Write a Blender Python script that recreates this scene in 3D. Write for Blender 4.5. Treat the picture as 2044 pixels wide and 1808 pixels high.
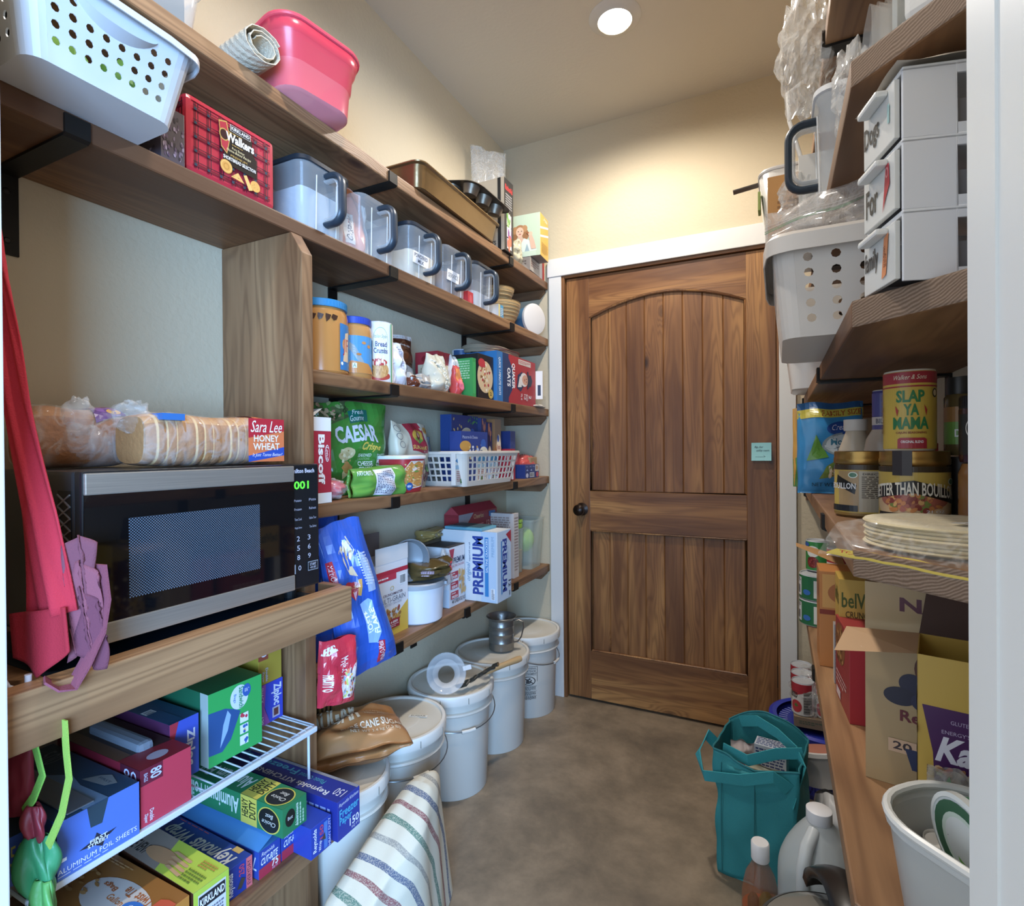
import bpy, bmesh, math, random
from mathutils import Vector as V3, Matrix, noise
for o in list(bpy.data.objects): bpy.data.objects.remove(o)
SC=bpy.context.scene; COL=SC.collection
rad=math.radians; pi=math.pi; sin=math.sin; cos=math.cos
# ---------------- camera, world, lights, exposure
cd=bpy.data.cameras.new('camera'); cam=bpy.data.objects.new('camera',cd); COL.objects.link(cam); SC.camera=cam
cd.sensor_width=36; cd.lens=36*1079.9/2044; cd.clip_start=.01
_y,_p,_r=.4572,-.0048,-.0077
_f=V3((-sin(_y)*cos(_p),cos(_y)*cos(_p),sin(_p))); _a=V3((cos(_y),sin(_y),0)); _u=_a.cross(_f)
_a,_u=_a*cos(_r)+_u*sin(_r),-_a*sin(_r)+_u*cos(_r)
cam.matrix_world=Matrix(((_a.x,_u.x,-_f.x,0),(_a.y,_u.y,-_f.y,0),(_a.z,_u.z,-_f.z,1.2079),(0,0,0,1)))
W=bpy.data.worlds.new('world'); SC.world=W; W.use_nodes=True
W.node_tree.nodes['Background'].inputs[0].default_value=(.78,.88,1,1)
W.node_tree.nodes['Background'].inputs[1].default_value=1.05
def lamp(name,kind,loc,energy,color,size=.1,rot=(0,0,0),sy=None,spot=None):
    l=bpy.data.lights.new(name,kind); o=bpy.data.objects.new(name,l); COL.objects.link(o)
    o.location=loc; o.rotation_euler=rot; l.energy=energy; l.color=color
    if kind=='AREA':
        l.size=size
        if sy: l.shape='RECTANGLE'; l.size_y=sy
        else: l.shape='DISK'
    elif kind=='SPOT': l.shadow_soft_size=size; l.spot_size=spot; l.spot_blend=.6
    else: l.shadow_soft_size=size
    return o
CAN=[(-.516,1.907),(-.50,.72)]
for i,(x,y) in enumerate(CAN):
    lamp('ceiling_lamp','SPOT',(x,y,2.725),(58,32)[i],(1,.93,.85),.045,(0,0,0),spot=rad(168))
# daylight from the kitchen window behind the camera
lamp('window_daylight','AREA',(.9,-1.5,1.25),150,(.30,.57,1),1.3,(rad(88),0,rad(42)),1.2)
SC.view_settings.view_transform='Standard'; SC.view_settings.look='None'
SC.view_settings.exposure=.36; SC.view_settings.gamma=1
# ---------------- colour and material helpers
def C(h):
    if not isinstance(h,str): return h
    h=h.lstrip('#')
    if len(h)==3: h=''.join(c*2 for c in h)
    v=[int(h[i:i+2],16)/255 for i in (0,2,4)]
    v=[x/12.92 if x<=.04045 else ((x+.055)/1.055)**2.4 for x in v]; g_=.3*v[0]+.59*v[1]+.11*v[2]
    return tuple(g_+(x-g_)*.90 for x in v)+(1,)
MATS={}
class N:
    def __init__(s,name):
        s.m=bpy.data.materials.new(name); s.m.use_nodes=True; s.t=s.m.node_tree; s.n=s.t.nodes
        s.b=s.n['Principled BSDF']
    def new(s,t,**k):
        n=s.n.new(t)
        for a,v in k.items(): setattr(n,a,v)
        return n
    def l(s,a,b): s.t.links.new(a,b)
    def math(s,op,a,b=None,c=False):
        n=s.new('ShaderNodeMath',operation=op); n.use_clamp=c
        for i,v in enumerate((a,b)):
            if v is None: continue
            if hasattr(v,'links'): s.l(v,n.inputs[i])
            else: n.inputs[i].default_value=v
        return n.outputs[0]
    def ramp(s,f,stops):
        r=s.new('ShaderNodeValToRGB'); e=r.color_ramp.elements
        while len(e)<len(stops): e.new(.5)
        for x,(p,c) in zip(e,stops): x.position=p; x.color=C(c)
        s.l(f,r.inputs[0]); return r.outputs[0]
    def noise(s,vec,scale,detail=2,dist=0,rough=.5):
        n=s.new('ShaderNodeTexNoise'); n.inputs['Scale'].default_value=scale; n.inputs['Detail'].default_value=detail
        n.inputs['Distortion'].default_value=dist; n.inputs['Roughness'].default_value=rough
        if vec is not None: s.l(vec,n.inputs['Vector'])
        return n.outputs['Fac']
    def bump(s,h,st,d=.001):
        b=s.new('ShaderNodeBump'); b.inputs['Strength'].default_value=st; b.inputs['Distance'].default_value=d
        s.l(h,b.inputs['Height']); s.l(b.outputs[0],s.b.inputs['Normal'])
    def mix(s,f,a,b,mode='MIX'):
        m=s.new('ShaderNodeMix',data_type='RGBA',blend_type=mode)
        for i,v in ((0,f),(6,a),(7,b)):
            if hasattr(v,'links'): s.l(v,m.inputs[i])
            elif i==0: m.inputs[0].default_value=v
            else: m.inputs[i].default_value=C(v)
        return m.outputs[2]
    def coord(s,scale=None,rnd=True):
        tc=s.new('ShaderNodeTexCoord'); o=tc.outputs['Object']
        if rnd:
            oi=s.new('ShaderNodeObjectInfo'); c=s.new('ShaderNodeVectorMath',operation='ADD')
            m=s.math('MULTIPLY',oi.outputs['Random'],37.0); cx=s.new('ShaderNodeCombineXYZ')
            for i in range(3): s.l(m,cx.inputs[i])
            s.l(o,c.inputs[0]); s.l(cx.outputs[0],c.inputs[1]); o=c.outputs[0]
        if scale:
            mp=s.new('ShaderNodeMapping'); mp.inputs['Scale'].default_value=scale; s.l(o,mp.inputs[0]); o=mp.outputs[0]
        return o
def vm(rough=.45,alpha=1,metal=0,bump=0,bs=60,trans=0,spec=.5,film=False):
    """material coloured by the mesh's own colour attribute"""
    k=('v',rough,alpha,metal,bump,bs,trans,spec,film)
    if k in MATS: return MATS[k]
    m=N('surface_%d'%len(MATS)); a=m.new('ShaderNodeVertexColor'); a.layer_name='Col'
    m.l(a.outputs[0],m.b.inputs['Base Color'])
    m.b.inputs['Roughness'].default_value=rough; m.b.inputs['Metallic'].default_value=metal
    m.b.inputs['Alpha'].default_value=alpha; m.b.inputs['Transmission Weight'].default_value=trans
    m.b.inputs['Specular IOR Level'].default_value=spec
    if film:   # creased clear film: white creases over a mostly clear sheet
        n=m.noise(m.coord(rnd=False),bs*.35,1.5,2.6); r=m.ramp(n,[(.40,'000'),(.5,'fff'),(.60,'000')])
        al=m.math('MULTIPLY',r,.17); al=m.math('ADD',al,alpha,True); m.l(al,m.b.inputs['Alpha'])
    if bump: m.bump(m.noise(m.coord(rnd=False),bs,3),bump,.004)
    MATS[k]=m.m; return m.m
def wood(axis,dark,mid,light,rough=.5,k=1.0,key=None):
    kk=('w',axis,dark,mid,light,rough,k)
    if kk in MATS: return MATS[kk]
    m=N('stained_wood_%d'%len(MATS)); al,ac=.75*k,9*k
    sc=[ac]*3; sc['xyz'.index(axis)]=al
    p=m.coord(tuple(sc))
    # knots: sparse stretched cells that warp the rings around them
    sv=[4.2*k]*3; sv['xyz'.index(axis)]=1.9*k
    vo=m.new('ShaderNodeTexVoronoi'); vo.inputs['Scale'].default_value=1; vo.inputs['Randomness'].default_value=1
    m.l(m.coord(tuple(sv)),vo.inputs['Vector'])
    d=vo.outputs['Distance']; near=m.math('SUBTRACT',1,m.math('MULTIPLY',d,3.4),True)
    n=m.noise(p,1.0,2.5,.35)
    h=m.math('ADD',n,m.math('MULTIPLY',m.math('MULTIPLY',near,near),.35))
    ring=m.math('MULTIPLY',m.math('ADD',m.math('SINE',m.math('MULTIPLY',h,95)),1),.5)
    ring=m.math('POWER',ring,1.6)
    sf=[260]*3; sf['xyz'.index(axis)]=7
    fib=m.noise(m.coord(tuple(sf)),1,2)
    big=m.noise(m.coord(tuple(x*.5 for x in sc)),1.3,3,1.0)
    c=m.ramp(big,[(.3,dark),(.5,mid),(.7,light)])
    c=m.mix(m.math('MULTIPLY',ring,.42),c,dark)
    c=m.mix(m.math('MULTIPLY',fib,.30),c,dark)
    kn=m.math('MULTIPLY',m.math('SUBTRACT',1,m.math('MULTIPLY',d,11),True),1.5,True); c=m.mix(m.math('MULTIPLY',near,.35),c,dark)
    c=m.mix(kn,c,'3a2114'); m.l(c,m.b.inputs['Base Color'])
    m.b.inputs['Roughness'].default_value=rough
    m.bump(m.math('ADD',ring,fib),.12,.001)
    MATS[kk]=m.m; return m.m
def WS(a): return wood(a,'5c3a21','936a43','b58a5c',.5,1.0)       # shelf boards
def WD(a): return wood(a,'5c3519','936232','c08a48',.40,1.2)   # door
def endgrain():
    if 'eg' in MATS: return MATS['eg']
    m=N('end_grain'); p=m.coord(rnd=False)
    mp=m.new('ShaderNodeMapping'); mp.inputs['Location'].default_value=(-.5,-.42,.22); m.l(p,mp.inputs[0])
    ln=m.new('ShaderNodeVectorMath',operation='LENGTH'); 
    mm=m.new('ShaderNodeVectorMath',operation='MULTIPLY'); mm.inputs[1].default_value=(1,0,2.2); m.l(mp.outputs[0],mm.inputs[0]); m.l(mm.outputs[0],ln.inputs[0])
    r=m.math('ADD',m.math('MULTIPLY',ln.outputs['Value'],1100),m.math('MULTIPLY',m.noise(p,9,4),75))
    s=m.math('MULTIPLY',m.math('ADD',m.math('SINE',r),1),.5)
    c=m.ramp(s,[(.1,'6f563f'),(.6,'8a6f57'),(1,'9a806a')]); c=m.mix(m.math('MULTIPLY',m.noise(p,400,1),.4),c,'4a3524')
    m.l(c,m.b.inputs['Base Color']); m.b.inputs['Roughness'].default_value=.6; m.bump(s,.05,.001)
    MATS['eg']=m.m; return m.m
def simple(name,col,rough=.5,bump=0,bs=100,metal=0,c2=None,ns=3):
    k=('s',name)
    if k in MATS: return MATS[k]
    m=N(name); m.b.inputs['Roughness'].default_value=rough; m.b.inputs['Metallic'].default_value=metal
    p=m.coord(rnd=False)
    if c2: m.l(m.ramp(m.noise(p,ns,6,.6,.65),[(.35,col),(.65,c2)]),m.b.inputs['Base Color'])
    else: m.b.inputs['Base Color'].default_value=C(col)
    if bump: m.bump(m.noise(p,bs,3),bump,.002)
    MATS[k]=m.m; return m.m
# ---------------- geometry collector
class G:
    def __init__(s): s.v=[]; s.f=[]; s.c=[]
    def add(s,vs,fs,col):
        b=len(s.v); s.v+=[tuple(p) for p in vs]
        for i,f in enumerate(fs):
            s.f.append(tuple(b+k for k in f)); s.c.append(C(col[i]) if isinstance(col,list) else C(col))
        return s
    def box(s,x0,x1,y0,y1,z0,z1,col='888'):
        v=[(x0,y0,z0),(x1,y0,z0),(x1,y1,z0),(x0,y1,z0),(x0,y0,z1),(x1,y0,z1),(x1,y1,z1),(x0,y1,z1)]
        f=[(0,3,2,1),(4,5,6,7),(0,1,5,4),(1,2,6,5),(2,3,7,6),(3,0,4,7)]   # nz pz ny px py nx
        if isinstance(col,dict): col=[col.get(k,col['*']) for k in ('nz','pz','ny','px','py','nx')]
        return s.add(v,f,col)
    def lathe(s,prof,col='888',n=28,c=(0,0,0),M=None,cap=True,sq=0,sx=1,sy=1):
        """prof: [(r,z)...]; col one colour or one per band; sq squares the outline off"""
        vs=[]
        for r,z in prof:
            for i in range(n):
                a=2*pi*i/n; x,y=cos(a),sin(a)
                if sq:
                    e=2/(2+sq*6); x=math.copysign(abs(x)**e,x); y=math.copysign(abs(y)**e,y)
                p=V3((x*r*sx,y*r*sy,z)); p=(M@p if M else p)+V3(c); vs.append(p)
        fs=[];cs=[]
        for j in range(len(prof)-1):
            cc=col[j] if isinstance(col,list) else col
            for i in range(n):
                k=(i+1)%n; fs.append((j*n+i,j*n+k,(j+1)*n+k,(j+1)*n+i)); cs.append(cc)
        if cap:
            if prof[0][0]>1e-5: fs.append(tuple(range(n-1,-1,-1))); cs.append(col[0] if isinstance(col,list) else col)
            if prof[-1][0]>1e-5: fs.append(tuple((len(prof)-1)*n+i for i in range(n))); cs.append(col[-1] if isinstance(col,list) else col)
        return s.add(vs,fs,cs)
    def tube(s,pts,r=.002,col='888',n=8,closed=False,flat=None):
        pts=[V3(p) for p in pts]; m=len(pts); vs=[]; up0=None
        for i,p in enumerate(pts):
            a=pts[(i-1)%m] if (closed or i) else p; b=pts[(i+1)%m] if (closed or i<m-1) else p
            t=(b-a).normalized(); 
            if up0 is None: up0=V3((0,0,1)) if abs(t.z)<.9 else V3((1,0,0))
            x=t.cross(up0).normalized(); y=x.cross(t).normalized(); up0=y
            rr=r[i] if isinstance(r,(list,tuple)) else r
            for k in range(n):
                q=2*pi*k/n+ (pi/4 if n==4 else 0)
                if flat: vs.append(p+x*cos(q)*flat[0]*1.0+y*sin(q)*flat[1])
                else: vs.append(p+x*cos(q)*rr+y*sin(q)*rr)
        fs=[]
        for i in range(m if closed else m-1):
            j=(i+1)%m
            for k in range(n):
                l=(k+1)%n; fs.append((i*n+k,i*n+l,j*n+l,j*n+k))
        if not closed: fs+= [tuple(range(n-1,-1,-1)),tuple((m-1)*n+k for k in range(n))]
        return s.add(vs,fs,col)
    def grid(s,fn,nu,nv,col='888',cf=None,wrap=False):
        vs=[fn(i/nu,j/nv) for j in range(nv+1) for i in range(nu+1)]; fs=[];cs=[]
        for j in range(nv):
            for i in range(nu):
                a=j*(nu+1)+i; fs.append((a,a+1,a+nu+2,a+nu+1)); cs.append(cf((i+.5)/nu,(j+.5)/nv) if cf else col)
        return s.add(vs,fs,cs)
    def ell(s,c,r,col='888',n=14,m=9,M=None,nz=0,sd=0):
        def fn(u,v):
            a,b=2*pi*u,pi*(v-.5); p=V3((cos(b)*cos(a),cos(b)*sin(a),sin(b)))
            k=1+(nz*noise.noise(p*2.2+V3((sd,sd*.7,0))) if nz else 0)
            p=V3((p.x*r[0]*k,p.y*r[1]*k,p.z*r[2]*k)); return (M@p if M else p)+V3(c)
        return s.grid(fn,n,m,col)
    def obj(s,name,mat,parent=None,smooth=False,label=None,merge=False,bev=0):
        me=bpy.data.meshes.new(name); me.from_pydata(s.v,[],s.f)
        a=me.color_attributes.new('Col','FLOAT_COLOR','CORNER'); buf=[]
        for f,c in zip(s.f,s.c): buf.extend(c*len(f))
        a.data.foreach_set('color',buf)
        me.materials.append(mat)
        if merge or bev:
            bm=bmesh.new(); bm.from_mesh(me); bmesh.ops.remove_doubles(bm,verts=bm.verts,dist=1e-5)
            if bev: bmesh.ops.bevel(bm,geom=[e for e in bm.edges if e.is_manifold and e.calc_face_angle(0)>.5],offset=bev,segments=2,affect='EDGES',profile=.6)
            bm.to_mesh(me); bm.free()
        if smooth:
            me.polygons.foreach_set('use_smooth',[True]*len(me.polygons))
            if smooth!=2:
                try: me.set_sharp_from_angle(angle=rad(38))
                except Exception: pass
        me.update(); o=bpy.data.objects.new(name,me); COL.objects.link(o)
        if parent: o.parent=parent
        if label: o['label']=label
        return o
def tag(o,label,cat,group=None):
    o['label']=label; o['category']=cat
    if group: o['group']=group
    return o
def thing(name,label,cat,loc=(0,0,0),rz=0,group=None,rot=None):
    o=bpy.data.objects.new(name,None); COL.objects.link(o); o.location=loc; o.empty_display_size=.02
    o.rotation_euler=rot if rot else (0,0,rad(rz)); return tag(o,label,cat,group)
def struct(o): o['kind']='structure'; return o
def copy_tree(o,parent=None):
    c=o.copy(); COL.objects.link(c)
    if parent: c.parent=parent
    for ch in list(o.children): copy_tree(ch,c)
    return c
def plank(name,x0,x1,y0,y1,z0,z1,mat,parent=None,bev=.003,label=None):
    cx,cy,cz=(x0+x1)/2,(y0+y1)/2,(z0+z1)/2
    o=G().box(x0-cx,x1-cx,y0-cy,y1-cy,z0-cz,z1-cz).obj(name,mat,parent,bev=bev,label=label); o.location=(cx,cy,cz); return o
# ---------------- printing: text, shapes, laid on any surface S(u,v,off)
TXT={}
def glyphs(s,bold=0,shear=0):
    k=(s,bold,shear)
    if k in TXT: return TXT[k]
    cu=bpy.data.curves.new('t','FONT'); cu.body=s; cu.resolution_u=2; cu.offset=bold; cu.shear=shear; cu.fill_mode='FRONT'
    o=bpy.data.objects.new('t',cu); me=o.to_mesh(); vs=[(v.co.x,v.co.y) for v in me.vertices]; fs=[tuple(p.vertices) for p in me.polygons]
    o.to_mesh_clear(); bpy.data.objects.remove(o); bpy.data.curves.remove(cu)
    if vs:
        x0=min(p[0] for p in vs); x1=max(p[0] for p in vs); y0=min(p[1] for p in vs); y1=max(p[1] for p in vs)
        vs=[((x-x0)/(x1-x0+1e-9),(y-y0)/(y1-y0+1e-9)) for x,y in vs]
    TXT[k]=(vs,fs); return TXT[k]
RR=random.Random(5)
def tess(uv,fs,L):
    """split long edges so that flat print can follow a curved surface"""
    uv=list(uv); tris=[]
    for f in fs:
        for i in range(1,len(f)-1): tris.append((f[0],f[i],f[i+1]))
    if not L: return uv,tris
    mid={}
    def m(a,b):
        k=(min(a,b),max(a,b))
        if k not in mid: uv.append(((uv[a][0]+uv[b][0])/2,(uv[a][1]+uv[b][1])/2)); mid[k]=len(uv)-1
        return mid[k]
    for _ in range(6):
        out=[]; ch=False
        for t in tris:
            e=[max(abs(uv[t[i]][0]-uv[t[(i+1)%3]][0]),abs(uv[t[i]][1]-uv[t[(i+1)%3]][1]))>L for i in range(3)]
            if not any(e): out.append(t); continue
            ch=True; n=sum(e)
            if n==3:
                x,y,z=m(t[0],t[1]),m(t[1],t[2]),m(t[2],t[0]); out+=[(t[0],x,z),(x,t[1],y),(z,y,t[2]),(x,y,z)]
            else:
                if n==1: k=e.index(True); a_,b_,c_=t[k],t[(k+1)%3],t[(k+2)%3]; q=m(a_,b_); out+=[(a_,q,c_),(q,b_,c_)]
                else:
                    k=e.index(False); a_,b_,c_=t[k],t[(k+1)%3],t[(k+2)%3]; p=m(b_,c_); q=m(c_,a_); out+=[(a_,b_,p),(a_,p,q),(q,p,c_)]
        tris=out
        if not ch: break
    return uv,tris
def draw(g,ops,S,sub=1,eps=.00015,off0=.0002):
    off=off0; L=1.3/sub if sub>1 else 0
    def put(uv,fs,c):
        uv,fs=tess(uv,fs,L); g.add([S(a,b,off) for a,b in uv],fs,c)
    def q4(u0,v0,u1,v1,c,**k): put([(u0,v0),(u1,v0),(u1,v1),(u0,v1)],[(0,1,2,3)],c)
    for op in ops:
        off+=eps; t=op[0]
        if t=='r': q4(*op[1:6])
        elif t in 'eo':
            u,v,ru,rv=op[1:5]; n=26
            if t=='e': put([(u,v)]+[(u+ru*cos(2*pi*i/n),v+rv*sin(2*pi*i/n)) for i in range(n)],[(0,1+i,1+(i+1)%n) for i in range(n)],op[5])
            else: put([(u+ru*k*cos(2*pi*i/n),v+rv*k*sin(2*pi*i/n)) for k in (1,1-op[5]) for i in range(n)],[(i,(i+1)%n,n+(i+1)%n,n+i) for i in range(n)],op[6])
        elif t=='p':
            pts=list(op[1]); m=len(pts); cu=sum(p[0] for p in pts)/m; cv=sum(p[1] for p in pts)/m
            put([(cu,cv)]+pts,[(0,1+i,1+(i+1)%m) for i in range(m)],op[2])
        elif t=='t':
            s,u0,v0,u1,v1,c=op[1:7]; rot=op[7] if len(op)>7 else 0; st=op[8] if len(op)>8 else ''
            vs,fs=glyphs(s,.02 if 'b' in st else (.035 if 'B' in st else 0),.35 if 'i' in st else 0)
            out=[]
            for a,b in vs:
                if 'a' in st: b=b*.75+.25*(1-(2*a-1)**2)   # arched
                if rot==90: a,b=1-b,a
                elif rot==270: a,b=b,1-a
                elif rot==180: a,b=1-a,1-b
                out.append((u0+(u1-u0)*a,v0+(v1-v0)*b))
            put(out,fs,c)
        elif t=='l':   # lines of very small type
            u0,v0,u1,v1,n,c=op[1:7]; vert=len(op)>7 and op[7]
            for i in range(n):
                a=0
                while a<.96:
                    w=RR.uniform(.05,.16); b=min(1,a+w)
                    if i==n-1 and a>.6: break
                    p0,p1=(i+.2)/n,(i+.72)/n
                    if vert: q=(u0+(u1-u0)*p0,v0+(v1-v0)*a,u0+(u1-u0)*p1,v0+(v1-v0)*b)
                    else: q=(u0+(u1-u0)*a,v1-(v1-v0)*p1,u0+(u1-u0)*b,v1-(v1-v0)*p0)
                    q4(*q,c); a=b+.03
        elif t=='b':   # bar code
            u0,v0,u1,v1=op[1:5]; q4(u0,v0,u1,v1,'eee'); off+=eps; a=.06; vert=len(op)>5
            while a<.92:
                w=RR.choice((.015,.03,.045))
                if vert: q4(u0+(u1-u0)*.1,v0+(v1-v0)*a,u0+(u1-u0)*.9,v0+(v1-v0)*(a+w),'222')
                else: q4(u0+(u1-u0)*a,v0+(v1-v0)*.1,u0+(u1-u0)*(a+w),v0+(v1-v0)*.9,'222')
                a+=w+RR.choice((.015,.03))
        elif t=='s':   # scattered pieces of pictured food
            u0,v0,u1,v1,n,sz,cols=op[1:8]; asp=op[8] if len(op)>8 else 1
            for i in range(n):
                a,b=RR.random(),RR.random()
                if len(op)>9 and (2*a-1)**2+(2*b-1)**2>1: continue
                off+=eps*.06; u,v=u0+(u1-u0)*a,v0+(v1-v0)*b; r1=sz*RR.uniform(.6,1.2); r2=sz*RR.uniform(.5,1); q=RR.random()*pi
                c=RR.choice(cols)
                put([(u+(r1*cos(k*pi/4)*cos(q)-r2*sin(k*pi/4)*sin(q)),v+(r1*cos(k*pi/4)*sin(q)+r2*sin(k*pi/4)*cos(q))*asp) for k in range(8)],[tuple(range(8))],c)
    return g
def face(k,sx,sy,sz):
    O,U,Vv,Nn={'px':((sx/2,-sy/2,0),(0,sy,0),(0,0,sz),(1,0,0)),'nx':((-sx/2,sy/2,0),(0,-sy,0),(0,0,sz),(-1,0,0)),
      'py':((sx/2,sy/2,0),(-sx,0,0),(0,0,sz),(0,1,0)),'ny':((-sx/2,-sy/2,0),(sx,0,0),(0,0,sz),(0,-1,0)),
      'pz':((-sx/2,-sy/2,sz),(sx,0,0),(0,sy,0),(0,0,1)),'nz':((-sx/2,sy/2,0),(sx,0,0),(0,-sy,0),(0,0,-1))}[k]
    O,U,Vv,Nn=map(V3,(O,U,Vv,Nn)); return lambda u,v,o:O+U*u+Vv*v+Nn*o
def carton(name,label,loc,size,cols,prints,rz=0,cat='box',rot=None,group=None,rough=.42,pname='printed_label',extra=None,noroot=None):
    """closed cardboard carton: body and its print; loc = centre of its underside"""
    sx,sy,sz=size; t=noroot or thing(name,label,cat,loc,rz,group,rot)
    if not isinstance(cols,dict): cols={'*':cols}
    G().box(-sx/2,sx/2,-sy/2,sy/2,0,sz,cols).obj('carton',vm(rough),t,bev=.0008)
    g=G()
    for k,ops in prints.items(): draw(g,ops,face(k,sx,sy,sz))
    if g.v: g.obj(pname,vm(rough),t)
    return t
def cylS(r,z0,z1,a0,a1,r1=None):
    """wrap u from angle a0 to a1 (degrees, u runs rightwards seen from outside)"""
    def S(u,v,o):
        a=rad(a0+(a1-a0)*u); rr=(r+( (r1-r)*v if r1 else 0))+o; return V3((cos(a)*rr,sin(a)*rr,z0+(z1-z0)*v))
    return S
def pouch(name,label,loc,w,h,d,col,ops,rz=0,rot=None,cat='bag',back=None,seed=1,amp=.004,top=.15,bot=.25,wt=1.0,wb=1.0,
          sheen=.28,group=None,alpha=1,bend=None,crease=1,pw=.5,part='pouch',nu=34,nv=44,film=False,pname='printed_label'):
    """filled soft pouch; front faces +x, width along y, height along z; wt/wb = width at top/bottom"""
    t=thing(name,label,cat,loc,rz,group,rot)
    def base(u,v,side,o):
        e=abs(2*u-1); pr=max(0,1-e**2.6)**pw
        fv=min(1,(v+.02)/bot)**.5*min(1,(1.0-v+.01)/ (1-top if top<1 else .01))**.9 if v>top else min(1,(v+.02)/bot)**.5
        fv=min(1,(v+.015)/bot)**.5; 
        if v>top: fv*=max(.02,1-((v-top)/(1.001-top))**1.6)
        ww=wb+(wt-wb)*v
        n=noise.noise(V3((u*3+seed*7.3,v*4+seed,side*5)))
        q_=noise.noise(V3((u*3.6+seed*3.1,v*3.6-seed,side*9+2))); n2=1-math.sqrt(q_*q_+.004)*2.2
        x=side*(d/2*pr*fv*(1+.25*n)+ (amp*(n*1.2+ (n2*.8 if crease else 0)))*min(1,pr*1.5)*.8 + o)
        y=(u-.5)*w*ww*(1+.03*noise.noise(V3((v*4,seed,3)))); z=v*h+ amp*1.5*noise.noise(V3((u*3,seed*2.7,v*2)))*(v>.5)
        p=V3((x,y,z)); return bend(p) if bend else p
    g=G(); g.grid(lambda u,v:base(u,v,1,0),nu,nv,col); g.grid(lambda u,v:base(1-u,v,-1,0),nu,nv,back or col); g.grid(lambda u,v:base(u,0,1,0).lerp(base(u,0,-1,0),v),nu,1,back or col)
    m=vm(sheen,alpha,film=film,bs=60) if (alpha<1 or film) else vm(sheen); g.obj(part,m,t,smooth=2,merge=True)
    if ops:
        g=draw(G(),ops,lambda u,v,o:base(u,v,1,o),sub=16,off0=.0011); g.obj(pname,vm(sheen),t,smooth=False)
    t['_']=0; del t['_']; return t
# ================= ROOM
XL,XR,YB,H=-1.261,.33,2.492,2.75
WALL=N('plaster_wall'); _p=WALL.coord(rnd=False)
WALL.l(WALL.ramp(WALL.noise(_p,2,2),[(.3,'c8b898'),(.7,'ccbd9e')]),WALL.b.inputs['Base Color']); WALL.b.inputs['Roughness'].default_value=.75
WALL.bump(WALL.noise(_p,70,4,.4),.35,.004); WALL=WALL.m
CEIL=simple('ceiling_paint','cdc3b0',.8,.3,80)
TRIM=simple('white_trim_paint','dadad6',.42,.03,60)
FL=N('concrete_floor'); _p=FL.coord(rnd=False)
_c=FL.ramp(FL.noise(_p,3.2,10,.15,.68),[(.30,'65594b'),(.46,'85755f'),(.60,'a08c72'),(.75,'b19f88')])
_c=FL.mix(FL.math('MULTIPLY',FL.noise(_p,45,6),.35),_c,'6d604f'); FL.l(_c,FL.b.inputs['Base Color']); FL.b.inputs['Roughness'].default_value=.42
FL.bump(FL.noise(_p,30,5),.06,.002); FL=FL.m
def slab(n,*a,mat,**k): return struct(G().box(*a).obj(n,mat,**k))
slab('floor',-2.2,1.4,-1.2,2.7,-.1,0,mat=FL)
slab('ceiling',-2.2,1.4,.21,2.7,H,H+.1,mat=CEIL)
slab('wall_left',XL-.12,XL,.21,YB+.12,0,H,mat=WALL)
slab('wall_right',XR,XR+.12,.21,YB+.12,0,H,mat=WALL)
bw=struct(G().box(XL-.12,-.962,YB,YB+.12,0,H).box(.018,XR+.12,YB,YB+.12,0,H).box(-.962,.018,YB,YB+.12,2.06,H).box(-.962,.018,YB+.06,YB+.12,0,2.06).obj('wall_back',WALL))
fw=struct(G().box(XL-.12,-.885,.21,.318,0,H).box(.104,XR+.12,.21,.318,0,H).box(-.885,.104,.21,.318,2.1,H).obj('wall_front',WALL))
# white jamb lining and stop of the opening the view is taken through
struct(G().box(.0815,.103,.195,.325,0,2.09).obj('trim_1',TRIM,bev=.002)); struct(G().box(-.884,-.862,.195,.325,0,2.09).obj('trim_2',TRIM,bev=.002))
struct(G().box(.0805,.0815,.288,.3245,0,2.09).obj('trim_3',TRIM))
# casing of the far door
struct(G().box(-1.009,-.945,YB-.018,YB,0,2.055).obj('trim_4',TRIM,bev=.002)); struct(G().box(.005,.066,YB-.018,YB,0,2.055).obj('trim_5',TRIM,bev=.002))
struct(G().box(-1.015,.072,YB-.022,YB,2.055,2.142).obj('trim_6',TRIM,bev=.002))
# wooden door frame lining, then door
plank_j=[struct(plank('trim_7',-.960,-.930,YB-.012,YB+.10,0,2.055,WD('z'))),struct(plank('trim_8',-.004,.016,YB-.012,YB+.10,0,2.055,WD('z'))),struct(plank('trim_9',-.930,-.004,YB-.012,YB+.10,2.042,2.06,WD('x')))]
dr=bpy.data.objects.new('door_1',None); COL.objects.link(dr); dr.location=(-.924,YB+.002,.012); struct(dr)
DW,DH,DT=.918,2.027,.04
def arch(x): # underside of top rail, local x
    t=(x-.459)/.346; return 1.830+.083*(1-t*t)
sl,sr=.113,.805
for a,b in ((0,sl),(sr,DW)): plank('stile',a,b,0,DT,0,DH,WD('z'),dr,.0015)
plank('rail',sl,sr,0,DT,0,.229,WD('x'),dr,.0015); plank('rail',sl,sr,0,DT,.811,.998,WD('x'),dr,.0015)
g=G(); n=24; vs=[];
for i in range(n+1):
    x=sl+(sr-sl)*i/n; z=arch(x); vs+=[(x,0,z),(x,0,DH),(x,DT,z),(x,DT,DH)]
fs=[]
for i in range(n):
    a=4*i; fs+=[(a,a+4,a+5,a+1),(a+2,a+3,a+7,a+6),(a,a+2,a+6,a+4),(a+1,a+5,a+7,a+3)]
o=g.add(vs,fs,'888').obj('rail',WD('x'),dr,label='arched top rail'); 
plank('backing_panel',sl,sr,.031,.037,.2,1.95,WD('z'),dr,.001)
pw=(sr-sl-.016)/8
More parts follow.
